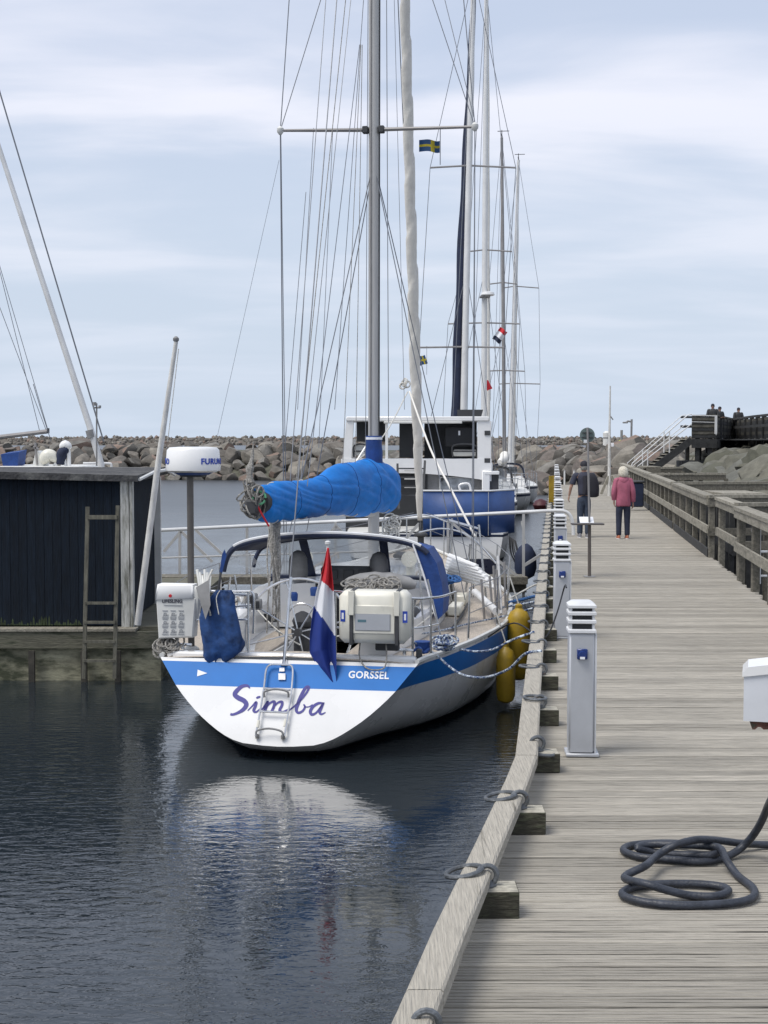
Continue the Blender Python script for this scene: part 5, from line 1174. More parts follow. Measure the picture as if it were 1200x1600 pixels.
put('cabin', M['offwhite'], bt, ('cbox', -1.0, 1.2, -.6, 2.2, .9, P(60, 728).z, .1))
lm = thing('leaning_mast', 'tall white mast leaning steeply to the left behind the boathouse', 'mast', (at(158, 728, 31).x, 31, WZ + 1.0))
o0 = Vector((at(158, 728, 31).x, 31, WZ + 1.0)); P = lambda px, py: at(px, py, 31) - o0
put('spar', M['mastwhite'], lm, ('tube', [Vector(), P(158, 726), P(142, 672), P(-60, 50)], [.08, .08, .075, .045], 10)); put('mast_collar', M['grey'], lm, ('tube', [P(143, 684), P(140, 672)], .1, 10)); put('stay', M['wire'], lm, ('tube', [P(162, 690), P(0, 145), P(-30, 40)], .018, 5))
put('wire_stay', M['wire'], lm, ('tube', [P(80, 690), P(64, 640), P(52, 600)], .009, 5))
wp = thing('wind_instrument_pole', 'thin pole with small wind instrument beside the leaning mast', 'pole', (at(151, 728, 30).x, 30, WZ + 1.0)); o0 = wp.location.copy(); P = lambda px, py: at(px, py, 30) - o0
put('pole', M['grey'], wp, ('tube', [P(151, 728), P(151, 630)], .018, 6)); put('sensor_arm', M['grey'], wp, ('tube', [P(146, 637), P(157, 637)], .018, 6), ('lathe', P(148, 634), [(.04, 0), (.04, .08)], 8), ('lathe', P(156, 637), [(.03, 0), (.03, .05)], 8))
bo = thing('boom_and_stays', 'grey boom with thin stays reaching in from the left picture edge', 'boom', at(-20, 686, 36)); o0 = at(-20, 686, 36); P = lambda px, py: at(px, py, 36) - o0
bo['category'] = 'boom'; put('spar', M['mastgrey'], bo, ('tube', [P(-60, 690), P(74, 674)], .06, 8)); put('end_fitting', M['charcoal'], bo, ('tube', [P(75, 677), P(75, 669)], .04, 7))
for a, b in (((75, 672), (-5, 400)), ((62, 674), (-10, 385)), ((72, 672), (-8, 460))): put('stay', M['wire'], bo, ('tube', [P(*a), P(*b)], .009, 5))
put('support_mast', M['mastwhite'], bo, ('tube', [P(-60, 760), P(-60, 300)], .08, 8))

# ------------------------------------------------------------------ gangway with white rails between pier and boathouse
gw = thing('gangway', 'footbridge with long white tubular handrail behind the yacht, joining pier and boathouse', 'gangway', (at(882, 850, 26.3).x, 26.3, 0)); o0 = gw.location.copy(); P = lambda px, py, D=26.3: at(px, py, D) - o0
put('handrail', M['mastwhite'], gw, ('tube', smoothpath([P(240, 829, 25.6), P(440, 819), P(640, 809), P(780, 802), P(862, 798), P(882, 799), P(891, 806), P(895, 820), P(896, 836)], 5), .034, 8))
mb = MB(); mb.obox(P(240, 905, 25.6), P(820, 905), .6, .14); mb.build('walkway_beam', M['fencewood'], gw, smooth=False)
put('kick_rail', M['mastalu'], gw, ('tube', [P(240, 872, 25.6), P(640, 860)], .018, 7))
for (a, b) in (((283, 830), (256, 862)), ((283, 830), (332, 878)), ((306, 828), (350, 868)), ((700, 812), (818, 908)), ((818, 884), (876, 848)), ((655, 818), (600, 880)), ((525, 822), (505, 845)), ((525, 822), (545, 842))): put('brace', M['mastalu'], gw, ('obox', P(*a), P(*b), .055, .055), smooth=False)
for (x, a, b) in ((281, 828, 905), (386, 824, 900), (818, 803, 935), (700, 812, 900), (524, 816, 860)): put('upright', M['mastalu'], gw, ('obox', P(x, a), P(x, b), .05, .05, (0, 1, 0)), smooth=False)
put('green_beam', M['fencewood'], gw, ('box', P(775, 900).x, P(822, 900).x, -.1, .3, P(800, 925).z, P(800, 904).z), smooth=False)

# ------------------------------------------------------------------ motor cruiser behind the yacht
FC = Frame(1.0, 31.5, .055); LC = FC.L
mc_ = thing('motor_cruiser', 'white motor cruiser with black-lined flybridge and blue canvas round its aft deck', 'motor boat', FC.o, FC.rz)
HC = Hull(8.6, ([0, .8, 3, 5.5, 7.4, 8.3, 8.6], [1.80, 1.95, 2.02, 1.85, 1.15, .45, .05]), ([0, 3, 8.6], [1.15, 1.15, 1.6]), ([0, 3, 6.5, 8.0, 8.6], [-.25, -.5, -.5, .1, 1.2]), .06, (.03, .09), aft=([0, .5, .8, 1], [1, .93, .78, .5]))
HC.build(mc_, [topsides_mat('cruiser_topsides', (.74, .74, .73), (.012, .014, .03), .56), M['navy'], M['white']]); deckgrid(HC, lambda s: 1.3, [], M['offwhite'], mc_)
BX = lambda px, s: LC(px, 700, s).x
BZ = lambda py, s: LC(700, py, s).z
canv = [(LC(661, 800, .05).x, .03), (LC(715, 800, .05).x, .0), (LC(762, 800, .05).x, .03), (LC(768, 800, .08).x, .09), (LC(804, 800, 1.0).x, 1.0), (LC(804, 800, 1.0).x + .04, 2.4)]
def strip(mb_, pts, z0, z1, wv=0):
    k = len(mb_.v)
    for i, (x, y) in enumerate(pts): mb_.v += [(x, y, z0 + wv * math.sin(i * 2.3)), (x, y, z1)]
    for i in range(len(pts) - 1): mb_.f.append((k + 2 * i, k + 2 * i + 2, k + 2 * i + 3, k + 2 * i + 1)); mb_.mi.append(0)
zc0, zc1 = BZ(836, .1), BZ(768, .1)
mb = MB(); strip(mb, canv, zc0, zc1, .012); cvs = mb.build('canvas_screen', M['tarp'], mc_); cvs.modifiers.new('s', 'SOLIDIFY').thickness = .012
put('screen_rail', M['mastwhite'], mc_, ('tube', [(x, y, zc1 + .02) for x, y in canv], .022, 7))
put('canvas_seam', M['rope'], cvs, ('tube', [(LC(763, 800, .05).x, .012, zc0), (LC(763, 800, .05).x, .012, zc1)], .006, 5))
s1 = 2.2
put('saloon_wall', M['grey'], mc_, ('box', BX(618, s1), BX(757, s1), s1, s1 + .06, 1.15, BZ(722, s1)), smooth=False)  # interior shade is put into this wall's grey
put('saloon_body', M['white'], mc_, ('box', -1.62, 1.6, s1 + .063, 6.3, 1.15, BZ(724, s1)), smooth=False)
dk = put('recess_shade', M['slot'], mc_, ('box', BX(540, s1 - .05), BX(668, s1 - .05), s1 - .06, s1 - .01, 1.0, BZ(728, s1)), smooth=False)  # flat dark sheet standing in for the shade under the flybridge
wf = put('saloon_window', M['offwhite'], mc_, ('cbox', BX(686, s1 - .05), BX(740, s1 - .05), s1 - .035, s1 - .003, BZ(772, s1), BZ(745, s1), .01)); put('pane', M['glasslit'] if 'glasslit' in M else M.setdefault('glasslit', pm('window_glass', (.30, .32, .34), .15, var=.6, vs=3)), wf, ('box', BX(689, s1), BX(737, s1), s1 - .045, s1 - .038, BZ(770, s1), BZ(747, s1)), smooth=False)
put('white_chair', M['white'], mc_, ('tube', smoothpath([LC(720, 768, 1.6), LC(718, 758, 1.6), LC(732, 756, 1.6), LC(736, 768, 1.6)], 4), .03, 7))
put('corner_pillar', M['white'], mc_, ('cbox', BX(753, s1), BX(765, s1), s1 - .3, s1 + .2, 1.15, BZ(735, s1), .02)); put('pillar_strip', M['charcoal'], mc_, ('box', BX(765, s1) + .003, BX(779, s1), s1 - .2, s1 + .2, 1.2, BZ(741, s1)), smooth=False)
put('side_shelf', M['white'], mc_, ('cbox', BX(757, s1) + .003, BX(780, s1), s1 - .31, s1 + .3, BZ(741, s1), BZ(736, s1), .01)); put('side_windscreen', M['glass'], mc_, ('add', [LC(775, 770, 2.5), LC(800, 768, 3.5), LC(790, 745, 3.5), LC(779, 742, 2.5)], [(0, 1, 2, 3)]))
put('stair_ladder', M['charcoal'], mc_, ('obox', LC(621, 725, 1.5), LC(623, 795, 1.0), .05, .07), ('obox', LC(664, 720, 1.5), LC(660, 795, 1.0), .05, .07), *[('obox', LC(622, y, 1.45), LC(662, y, 1.45), .16, .03) for y in (732, 746, 760, 774)], smooth=False)
for y in (735, 748, 761): put('step_board', M['offwhite'], mc_, ('obox', LC(632, y, 1.8), LC(660, y, 1.8), .1, .04), smooth=False)
# flybridge
f0, f1 = 2.0, 4.6
zb0, zb1, zr0, zr1 = BZ(733, f0), BZ(717, f0), BZ(658, f0), BZ(652, f0)
put('flybridge_floor', M['white'], mc_, ('cbox', BX(533, f0), BX(768, f0), f0, f1 + .4, zb0, zb1 - .03, .02))
arc = MB(); k = 12; pts = [(BX(533, f0) + (BX(768, f0) - BX(533, f0)) * i / k, zb0 - .10 - .13 * (2 * abs(i / k - .38)) ** 2) for i in range(k + 1)]
for i in range(k): arc.add([(pts[i][0], f0 - .03, pts[i][1]), (pts[i + 1][0], f0 - .03, pts[i + 1][1]), (pts[i + 1][0], f0 - .03, zb1), (pts[i][0], f0 - .03, zb1), (pts[i][0], f0 - .003, pts[i][1]), (pts[i + 1][0], f0 - .003, pts[i + 1][1]), (pts[i + 1][0], f0 - .003, zb1), (pts[i][0], f0 - .003, zb1)], [(0, 1, 2, 3), (7, 6, 5, 4), (0, 4, 5, 1), (3, 2, 6, 7)])
arc.build('overhang_panel', M['white'], mc_, smooth=False)
put('flybridge_roof', M['white'], mc_, ('cbox', BX(541, f0), BX(764, f0), f0 - .05, f1, zr0, zr1 + .02, .02))
put('roof_lip', M['offwhite'], mc_, ('cbox', BX(600, f0), BX(722, f0), f0 - .1, f0 - .052, zr0 - .06, zr0 - .002, .01))
for (a, b, dx) in ((535, 549, 5), (602, 606, 0), (656, 660, 0), (746, 767, 0)):
    s_ = f0 - .01; mbx = MB(); z0, z1 = zb1 + .002, zr0 - .002; xa, xb, d = BX(a, s_), BX(b, s_), (BX(541, s_) - BX(535, s_)) if dx else 0
    mbx.add([(xa, s_, z0), (xb, s_, z0), (xb, s_ + .12, z0), (xa, s_ + .12, z0), (xa + d, s_, z1), (xb + d * .6, s_, z1), (xb + d * .6, s_ + .12, z1), (xa + d, s_ + .12, z1)], [(3, 2, 1, 0), (4, 5, 6, 7), (0, 1, 5, 4), (1, 2, 6, 5), (2, 3, 7, 6), (3, 0, 4, 7)]); mbx.build('roof_post', M['white'], mc_, smooth=False)
put('side_screen', M['white'], mc_, ('box', BX(766, f0), BX(768, f0), f0 + .12, f1, zb1, zr0 - .003), ('box', BX(541, f0), BX(543, f0), f0 + .12, f1, zb1, zb1 + .5), smooth=False)
put('dark_side_panel', M['charcoal'], mc_, ('box', BX(757, f0), BX(766, f0) - .003, f0 - .035, f0 - .0135, BZ(680, f0), BZ(673, f0)), smooth=False)
put('dark_side_panel', M['charcoal'], mc_, ('box', BX(757, f0), BX(766, f0), f0 - .035, f0 - .0135, BZ(723, f0), BZ(716, f0)), smooth=False)
put('black_canvas', M['slot'], mc_, ('box', BX(553, f0), BX(600, f0), f0 + .9, f0 + .93, BZ(690, f0), zr0 - .003), ('box', BX(622, f0), BX(656, f0), f0 + .7, f0 + .73, BZ(716, f0), zr0 - .003), ('box', BX(661, f0), BX(746, f0), f0 + 1.2, f0 + 1.23, zb1, zr0 - .003), smooth=False)
put('hanging_tarp', M['black'], mc_, ('cbox', BX(695, f0), BX(744, f0), f0 + .3, f0 + .38, BZ(698, f0), BZ(667, f0), .03)); put('tarp_label', M['paper'], mc_, ('box', BX(716, f0), BX(719, f0), f0 + .28, f0 + .297, BZ(680, f0), BZ(673, f0)), smooth=False)
put('bench_seat', M['offwhite'], mc_, ('cbox', BX(708, f0), BX(745, f0), f0 + .25, f0 + .75, BZ(713, f0), BZ(703, f0), .03)); put('bench_seat', M['offwhite'], mc_, ('cbox', BX(552, f0), BX(572, f0), f0 + .2, f0 + .75, BZ(712, f0), BZ(694, f0), .03))
for (x0_, x1_) in ((553, 575), (575, 588), (708, 744)): put('chair_frame', M['charcoal'], mc_, ('tube', smoothpath([LC(x0_, 714, 2.15), LC(x0_ + 1, 696, 2.15), LC(x1_ - 1, 696, 2.15), LC(x1_, 714, 2.15)], 5), .022, 6), ('tube', [LC(x0_, 705, 2.15), LC(x1_, 705, 2.15)], .02, 6))
put('folded_sail_cover', M['slot'], mc_, ('add', [LC(714, 640, 2.4), LC(755, 640, 2.4), LC(751, 655, 2.4), LC(715, 655, 2.4), LC(714, 640, 3.4), LC(755, 640, 3.4), LC(751, 655, 3.4), LC(715, 655, 3.4)], [(0, 3, 2, 1), (4, 5, 6, 7), (0, 1, 5, 4), (1, 2, 6, 5), (2, 3, 7, 6), (3, 0, 4, 7)]), smooth=False)
put('awning_pole', M['mastwhite'], mc_, ('tube', [LC(545, 740, 1.5), LC(578, 688, 1.9)], .03, 7))

fd = thing('fender', 'dark navy fender hanging off the stern quarter of the motor cruiser', 'fender', at(821, 905, 30.0), 0); put('fender_body', M['navy'], fd, ('lathe', (0, 0, 0), [(.06, 0), (.2, .08), (.25, .25), (.24, .55), (.15, .72), (.05, .8)], 18)); put('lanyard', M['rope'], fd, ('tube', [(0, 0, .8), (-.1, 0, 1.3)], .012, 6))
mb = MB(); jr = random.Random(21)
for i in range(8): mb.tube(smoothpath([FC.wor(LC(795 + i * 1.5, 838 + i, .1)), FC.wor(LC(797 + i * 2, 862 + jr.uniform(-4, 8), -.1)), FC.wor(LC(806 + i * 1.2, 878 + jr.uniform(-4, 8), -.1))], 5), .014, 5)
tag(mb.build('hanging_lines', M['black']), 'dark loose lines hanging over the motor cruiser stern', 'lines')
# ------------------------------------------------------------------ yachts farther along the pier
def yacht(X, D, h, Lg, lab, mastpx, top, mw, mat_mast, furl=None, sp=(), hood=M['charcoal'], stripe=M['navy'], beam=1.7, ms=4.6, boomcov=None, mizzen=None):
    F = Frame(X, D, h); t = thing('moored_yacht', lab, 'sailing yacht', F.o, F.rz, 'sailing yachts moored one behind another along the pier')
    H = Hull(Lg, ([0, 1, Lg * .38, Lg * .6, Lg * .85, Lg], [beam * .66, beam * .82, beam, beam * .95, beam * .5, .03]), ([0, Lg * .5, Lg], [1.0, .95, 1.35]), ([0, 1, 3, Lg * .8, Lg * .93, Lg], [.2, -.15, -.5, -.4, .2, 1.1]), .35, (.06, .16))
    H.build(t, [topsides_mat('far_topsides', (.74, .74, .73), (.03, .02, .02), .1), stripe, M['white']]); deckgrid(H, lambda s: 1.0, [], M['offwhite'], t)
    secs = []
    for s, hh in ((2.4, .45), (2.6, .5), (Lg * .5, .48), (Lg * .68, .3), (Lg * .72, .05)):
        c = beam * .6 * (1 if s < Lg * .55 else .6); z = H.zs(s); secs.append([(c, s, z - .03), (c - .05, s, z + hh * .8), (c - .2, s, z + hh), (-c + .2, s, z + hh), (-c + .05, s, z + hh * .8), (-c, s, z - .03)])
    cbn = MB().loft(secs).build('cabin_trunk', M['white'], t, ang=30)
    for s in (3.0, 3.9, 4.8):
        for sd_ in (1, -1): put('window', M['slot'], cbn, ('box', *sorted((sd_ * (beam * .6 - .04), sd_ * (beam * .6 + .004))), s, s + .5, H.zs(s) + .12, H.zs(s) + .32), smooth=False)
    a = [(-.95, 2.3, 1.3), (-.85, 2.3, 1.9), (-.5, 2.35, 2.15), (.5, 2.35, 2.15), (.85, 2.3, 1.9), (.95, 2.3, 1.3)]; b = [(x * .9, 3.1, z - .1 if z > 1.5 else z) for x, y, z in a]
    sh = MB().add(smoothpath(a, 3) + smoothpath(b, 3), [(i, i + 1, 17 + i, 16 + i) for i in range(15)]).build('sprayhood', hood, t); sh.modifiers.new('s', 'SOLIDIFY').thickness = .02
    put('hood_window', M['glasslit'], sh, ('box', -.5, .5, 3.02, 3.05, 1.55, 1.95), smooth=False)
    for sd_ in (1, -1):
        tops = []
        for s in (.3, 1.6, 3.1, 4.6, 6.1, Lg - 1.4):
            p = Vector((sd_ * (H.hb(s) - .04), s + (.2 if s < 1 else 0), H.zs(s))); tops.append(p + Vector((0, 0, .62))); put('stanchion', M['steel'], t, ('tube', [p, tops[-1]], .014, 5))
        put('guard_wire', M['wire'], t, ('tube', tops, .008, 4)); put('guard_wire', M['wire'], t, ('tube', [p - Vector((0, 0, .3)) for p in tops], .007, 4))
    put('pushpit', M['steel'], t, ('tube', smoothpath([(-beam * .66, 1.2, 1.65), (-beam * .6, .3, 1.65), (beam * .6, .3, 1.65), (beam * .66, 1.2, 1.65)], 4), .016, 6), ('tube', [(-beam * .5, .3, 1.65), (-beam * .5, .3, 1.0)], .014, 5), ('tube', [(beam * .5, .3, 1.65), (beam * .5, .3, 1.0)], .014, 5))
    (bx, by), (tx, ty) = mastpx, top; p0 = F.L(bx, by, ms); p1 = F.L(tx, ty, ms); p0.z = 1.1
    if True:
        d = (p1 - F.L(bx, by, ms)); b0 = F.L(bx, by, ms) - d * ((F.L(bx, by, ms).z - 1.1) / d.z)
    r = mw / FPX * (D + ms) / 2
    mst = MB().tube([b0, b0.lerp(p1, .6), p1], [r, r * .95, r * .7], 10).build('mast', mat_mast, t)
    put('masthead_gear', M['charcoal'], mst, ('tube', [p1, p1 + Vector((0, 0, .35))], .02, 5), ('tube', [p1 + Vector((-.2, 0, .3)), p1 + Vector((.35, 0, .3))], .018, 5), ('tube', [p1 + Vector((0, -.3, .1)), p1 + Vector((0, .3, .1))], .03, 5))
    base_w = beam * .9; prevL, prevR = Vector((-base_w, ms, 1.0)), Vector((base_w, ms, 1.0))
    for (py, xl, xr) in sorted(sp, key=lambda q: -q[0]):
        c = b0.lerp(p1, (F.L(600, py, ms).z - b0.z) / (p1.z - b0.z)); eL = F.L(xl, py, ms - .1); eR = F.L(xr, py, ms - .1)
        put('spreader', M['mastgrey'], mst, ('tube', [eL, c, eR], .03, 6)); put('shroud', M['wire'], mst, ('tube', [prevL, eL], .01, 4)); put('shroud', M['wire'], mst, ('tube', [prevR, eR], .01, 4)); prevL, prevR = eL, eR
    for q in (prevL, prevR): put('shroud', M['wire'], mst, ('tube', [q, p1], .01, 4))
    put('lower_shroud', M['wire'], mst, ('tube', [(-base_w, ms - .5, 1.0), b0.lerp(p1, .45)], .01, 4)); put('lower_shroud', M['wire'], mst, ('tube', [(base_w, ms - .5, 1.0), b0.lerp(p1, .45)], .01, 4))
    put('backstay', M['wire'], mst, ('tube', [(0, .25, 1.0), p1], .01, 4)); fs = put('forestay', M['wire'], mst, ('tube', [(0, Lg - .1, 1.3), p1], .01, 4))
    if furl:
        (x0, y0), (x1, y1), s_, fw, fm = furl; q0, q1 = F.L(x0, y0, s_), F.L(x1, y1, s_); dz = (q0.z - 1.6) / (q1 - q0).z; q0 = q0 - (q1 - q0) * dz; rr_ = fw / FPX * (D + s_) / 2; K = 40; rg = []
        for i in range(K + 1):
            f = i / K; c = q0.lerp(q1, f) + Vector((.05 * math.sin(f * 9), 0, 0)) * rr_; k_ = rr_ * ci([0, .04, .3, .9, 1], [.5, 1, 1.05, .6, .3], f)
            rg.append([c + Vector((k_ * (1 + .12 * math.cos(a_ - i * .8)) * math.cos(a_), k_ * math.sin(a_), 0)) for a_ in [2 * math.pi * j / 10 for j in range(10)]])
        MB().loft(rg).build('furled_sail', fm, t, ang=180)
    if boomcov: put('boom', M['mastalu'], mst, ('tube', [(b0.x, ms - .1, 2.2), (b0.x - .1, .9, 2.3)], .07, 8)); put('sail_cover', boomcov, t, ('tube', smoothpath([(b0.x, ms - .15, 2.75), (b0.x, ms - .6, 2.5), (b0.x - .05, ms - 2, 2.42), (b0.x - .1, .9, 2.38)], 4), [.12, .2, .24, .24, .22, .22, .2, .2, .18, .17, .15, .13, .1], 10))
    if mizzen:
        (xa, ya), (xb, yb), s_ = mizzen; q1 = F.L(xb, yb, s_); q0 = F.L(xa, ya, s_); q0 = q0 - (q1 - q0) * ((q0.z - 1.1) / (q1 - q0).z); put('mizzen_mast', M['mastwhite'], t, ('tube', [q0, q1], [.1, .06], 8)); put('masthead_gear', M['charcoal'], t, ('tube', [q1 + Vector((-.25, 0, .1)), q1 + Vector((.35, 0, .1))], .03, 5))
    return t, F
def shipx(px, D): return (px - 600) / FPX * D
yacht(shipx(722, 40.6) + .0 - .125 * 3.5, 40.6, .125, 8.8, 'moored yacht with dark navy furled sail beside its white mast, behind the motor cruiser', (724, 650), (740, -40), 10.5, M['mastwhite'],
      furl=((712, 650), (741, -30), 3.6, 16, M['navy']), sp=((262, 672, 806), (543, 655, 788)), ms=3.4, boomcov=M['navy'])
yacht(shipx(757, 50) - .125 * 4.6, 50, .125, 8.8, 'moored yacht with the tallest pinkish-white mast and a radar dome on it', (756, 645), (760, -20), 9, M['mastwhite'], furl=((762, 640), (762, 10), 6.5, 7, M['sailwhite']), sp=((393, 732, 800), (506, 700, 812)), hood=M['bootblue'])
yacht(shipx(785, 60) - .125 * 4.4, 59.6, .125, 8.2, 'moored yacht with slim grey mast and dark sprayhood, third in the row', (788, 690), (784, 215), 6, M['mastgrey'], sp=((444, 764, 808), (580, 752, 820)), boomcov=M['sailwhite'])
yacht(shipx(801, 71) - .125 * 4, 69.4, .125, 8.4, 'farthest moored yacht, its pale mast carrying a wind vane', (797, 700), (810, 250), 6.5, M['mastwhite'], furl=((800, 700), (809, 280), 5.5, 8, M['sailwhite']), sp=((450, 786, 842), (600, 780, 844)), hood=M['navy'], beam=1.6)
# radar dome fixed on the second far mast
t = thing('mast_radar', 'small white radar dome halfway up the pinkish-white mast', 'radar', at(762, 462, 54.2)); put('dome', M['white'], t, ('lathe', (0, 0, 0), [(.24, 0), (.28, .03), (.26, .12), (.1, .17)], 18)); put('bracket', M['mastgrey'], t, ('box', -.3, .1, -.1, .5, -.05, -.004))
for o in (t,):
    pass
# small flags in the rigging
def flag(cx, cy, w, h_, D, kind, lab, rot=0.0):
    c = at(cx, cy, D); t = thing('courtesy_flag', lab, 'flag', c, 0, 'small flags flying in the rigging'); W2 = w / FPX * D; H2 = h_ / FPX * D; mb = MB(); nx, nz_ = 16, 10
    for j in range(nz_ + 1):
        for i in range(nx + 1):
            f = i / nx; x = W2 * (f - .5); z = H2 * (j / nz_ - .5); cr_, sr_ = math.cos(rot), math.sin(rot); mb.v.append((x * cr_ - z * sr_, .06 * math.sin(f * 8) * W2 * 2, x * sr_ + z * cr_ + .05 * W2 * math.sin(f * 6)))
    for j in range(nz_):
        for i in range(nx):
            u, v = (i + .5) / nx, (j + .5) / nz_
            if kind == 'sw': m_ = 1 if (abs(u - .66) < .07 or abs(v - .5) < .12) else 0
            elif kind == 'red': m_ = 0
            else: m_ = 0 if v > .66 else 1 if v > .33 else 2
            a = j * (nx + 1) + i; mb.f.append((a, a + 1, a + nx + 2, a + nx + 1)); mb.mi.append(m_)
    ms_ = {'sw': [M['swblue'], M['swyel']], 'red': [M['flagred']], 'tri': [M['flagred'], M['flagwhite'], M['navy']]}[kind]
    mb.build('flag_cloth', ms_, t); put('flag_line', M['wire'], t, ('tube', [(W2 * .52, 0, -H2 * 1.6), (W2 * .52, 0, H2 * 1.6)], .006, 4))
flag(671, 228, 32, 18, 19.5, 'sw', 'blue and yellow Swedish flag below the right spreader of the nearest mast')
flag(660, 563, 13, 14, 41, 'sw', 'tiny Swedish flag low in the rigging beside the furled white sail', .35)
flag(781, 524, 14, 22, 60, 'tri', 'small red, white and dark pennant in the far rigging', -.6)
flag(762, 602, 9, 15, 55, 'red', 'small red flag low beside the tall far mast', .5)
rb_ = thing('red_fender', 'dark red buoy-like fender by the stern of a far yacht', 'fender', at(845, 800, 46)); put('fender_body', M['redhull'], rb_, ('lathe', (0, 0, 0), [(.08, 0), (.22, .08), (.28, .24), (.2, .38), (.05, .45)], 16))
mb = MB(); 
t = thing('yellow_board', 'narrow weathered yellow board upright beside the far kerb', 'board', at(862, 790, 45)); put('board_panel', M['yellow'], t, ('box', -.1, .1, -.03, .03, 0, 1.0))

# ------------------------------------------------------------------ hose and cabinet
cpt = [(1010, 560, .85), (960, 740, .52), (905, 900, .24), (850, 1020, .12), (780, 1110, .05), (690, 1172, 0), (560, 1203, 0), (380, 1193, 0), (210, 1178, 0), (120, 1145, 0), (165, 1115, 0), (330, 1103, 0), (500, 1112, .02), (620, 1132, .03), (610, 1165, .03),
       (470, 1168, .02), (300, 1155, .0), (195, 1130, .03), (260, 1110, .04), (420, 1112, .055), (540, 1118, .055), (640, 1130, .06), (680, 1200, .04), (740, 1280, 0), (820, 1345, 0), (825, 1395, 0), (740, 1425, 0), (560, 1440, 0), (380, 1440, 0), (210, 1420, 0), (112, 1382, 0),
       (170, 1345, 0), (300, 1328, 0), (480, 1325, 0), (640, 1338, 0), (688, 1365, 0), (620, 1392, 0), (480, 1388, 0), (350, 1358, .03), (240, 1325, .055), (135, 1300, .03), (140, 1275, .03), (240, 1225, .06), (310, 1165, .06), (400, 1115, .1), (520, 1085, .11), (640, 1090, .07), (760, 1105, .03), (904, 1113, 0), (1060, 1118, 0)]
hp = []
for (a, b, z) in cpt:
    px_, py_ = 940 + a / 3.477, 1000 + b / 3.477
    hp.append(onz(px_, py_, .0215 + z))
hp[0] = Vector((2.0, 6.75, .98)); 
for i, z in ((1, .60), (2, .33), (3, .16)):
    a, b, _ = cpt[i]; hp[i] = onz(940 + a / 3.477, 1000 + b / 3.477, z + .031)
hs = MB().tube(smoothpath(hp, 8), .0205, 12).build('rubber_hose', M['hose']); tag(hs, 'thick black rubber hose lying in loops on the pier planks', 'hose')
cab = thing('hose_cabinet', 'white metal hose cabinet with rusty underside at the right edge', 'cabinet', (2.06, 6.9, 0), R(-15.5))
zc = at(1180, 1132, 6.75).z; zt_ = at(1180, 1048, 6.75).z; xl = -.19
mb = MB(); yy0, yy1 = -.12, .12; P8 = [(xl, zc), (.42, zc), (.42, zt_ + .05), (.1, zt_ + .04), (xl + .02, zt_ + .0), (xl, zt_ - .03)]
mb.loft([[(x, y, z) for x, z in P8] for y in (yy0, yy1)]); mb.build('housing', M['cabwhite'] if 'cabwhite' in M else M.setdefault('cabwhite', pm('cabinet_white', (.64, .66, .69), .4, var=.05, vs=3, col2=(.35, .30, .26), c2s=5, c2lo=.68, c2hi=.9)), cab, ang=30)
put('lid', M['white'], cab, ('loft', [[(x, y, z) for x, z in [(xl - .008, zt_ - .045), (xl - .008, zt_ - .025), (xl + .02, zt_ + .006), (.1, zt_ + .048), (.43, zt_ + .06), (.43, zt_ + .01), (.1, zt_ + .0), (xl + .03, zt_ - .04)]] for y in (yy0 - .01, yy1 + .01)]), ang=30)
rr_ = random.Random(2); under = [(xl + .03, zc - .002)] + [(xl + .045 + i * .014, zc - .03 - rr_.uniform(0, .016)) for i in range(26)] + [(.40, zc - .002)]
put('rusty_underside', pm('rusty_iron', (.10, .045, .035), .9, var=.5, vs=24, bump=.8, bs=40, col2=(.07, .08, .06), c2s=14), cab, ('loft', [[(x, y, z) for x, z in under] for y in (yy0 + .02, yy1 - .02)]), smooth=False)
put('stand_post', M['galv'], cab, ('box', .12, .22, -.02, .08, 0, zc - .01))
put('maker_label', M['paper'], cab, ('box', .1, .2, -.1235, -.1215, zc + .1, zc + .15)); put('stand_foot', M['galv'], cab, ('box', .04, .30, -.1, .16, 0, .015)); put('hinge', M['charcoal'], cab, ('box', -.02 + .05, .05, -.196, -.182, zt_ + .02, zt_ + .032))

# ------------------------------------------------------------------ sign post with shelf, pier furniture
sp_ = thing('sign_post', 'tall thin post with round sign on top and a small notice shelf at waist height', 'sign', onz(921, 901, 0)); o0 = onz(921, 901, 0); D_ = o0.y; P = lambda px, py: at(px, py, D_) - o0
put('lower_post', pm('brown_post', (.11, .095, .085), .7), sp_, ('tube', [(0, 0, 0), P(921, 819)], .028, 8)); put('upper_pole', M['mastgrey'], sp_, ('tube', [P(921, 819), P(918, 668)], .018, 8)); put('foot_plate', M['grey'], sp_, ('box', -.09, .09, -.09, .09, 0, .01))
sg = put('round_sign', M['signgreen'] if 'signgreen' in M else M.setdefault('signgreen', pm('sign_back', (.13, .17, .16), .6, var=.1)), sp_, ('lathe', P(918, 680) + Vector((0, .02, 0)), [(.125, 0), (.125, .012)], 28, 'Y'))
for (a, b, c, d) in ((910, 926, 677, 675.5), (909, 927, 684, 682.5)): put('sign_rib', M['charcoal'], sg, ('box', P(a, 680).x, P(b, 680).x, -.002, .017, P(918, c).z, P(918, d).z))
put('small_plate', M['cap'], sp_, ('box', P(912, 690).x, P(917, 690).x, -.012, .0, P(915, 692).z, P(915, 687).z), smooth=False)
put('shelf', pm('brown_shelf', (.10, .09, .085), .6), sp_, ('cbox', P(893, 818).x, P(943, 818).x, -.1, .12, P(918, 820).z, P(918, 817.5).z, .004)); 
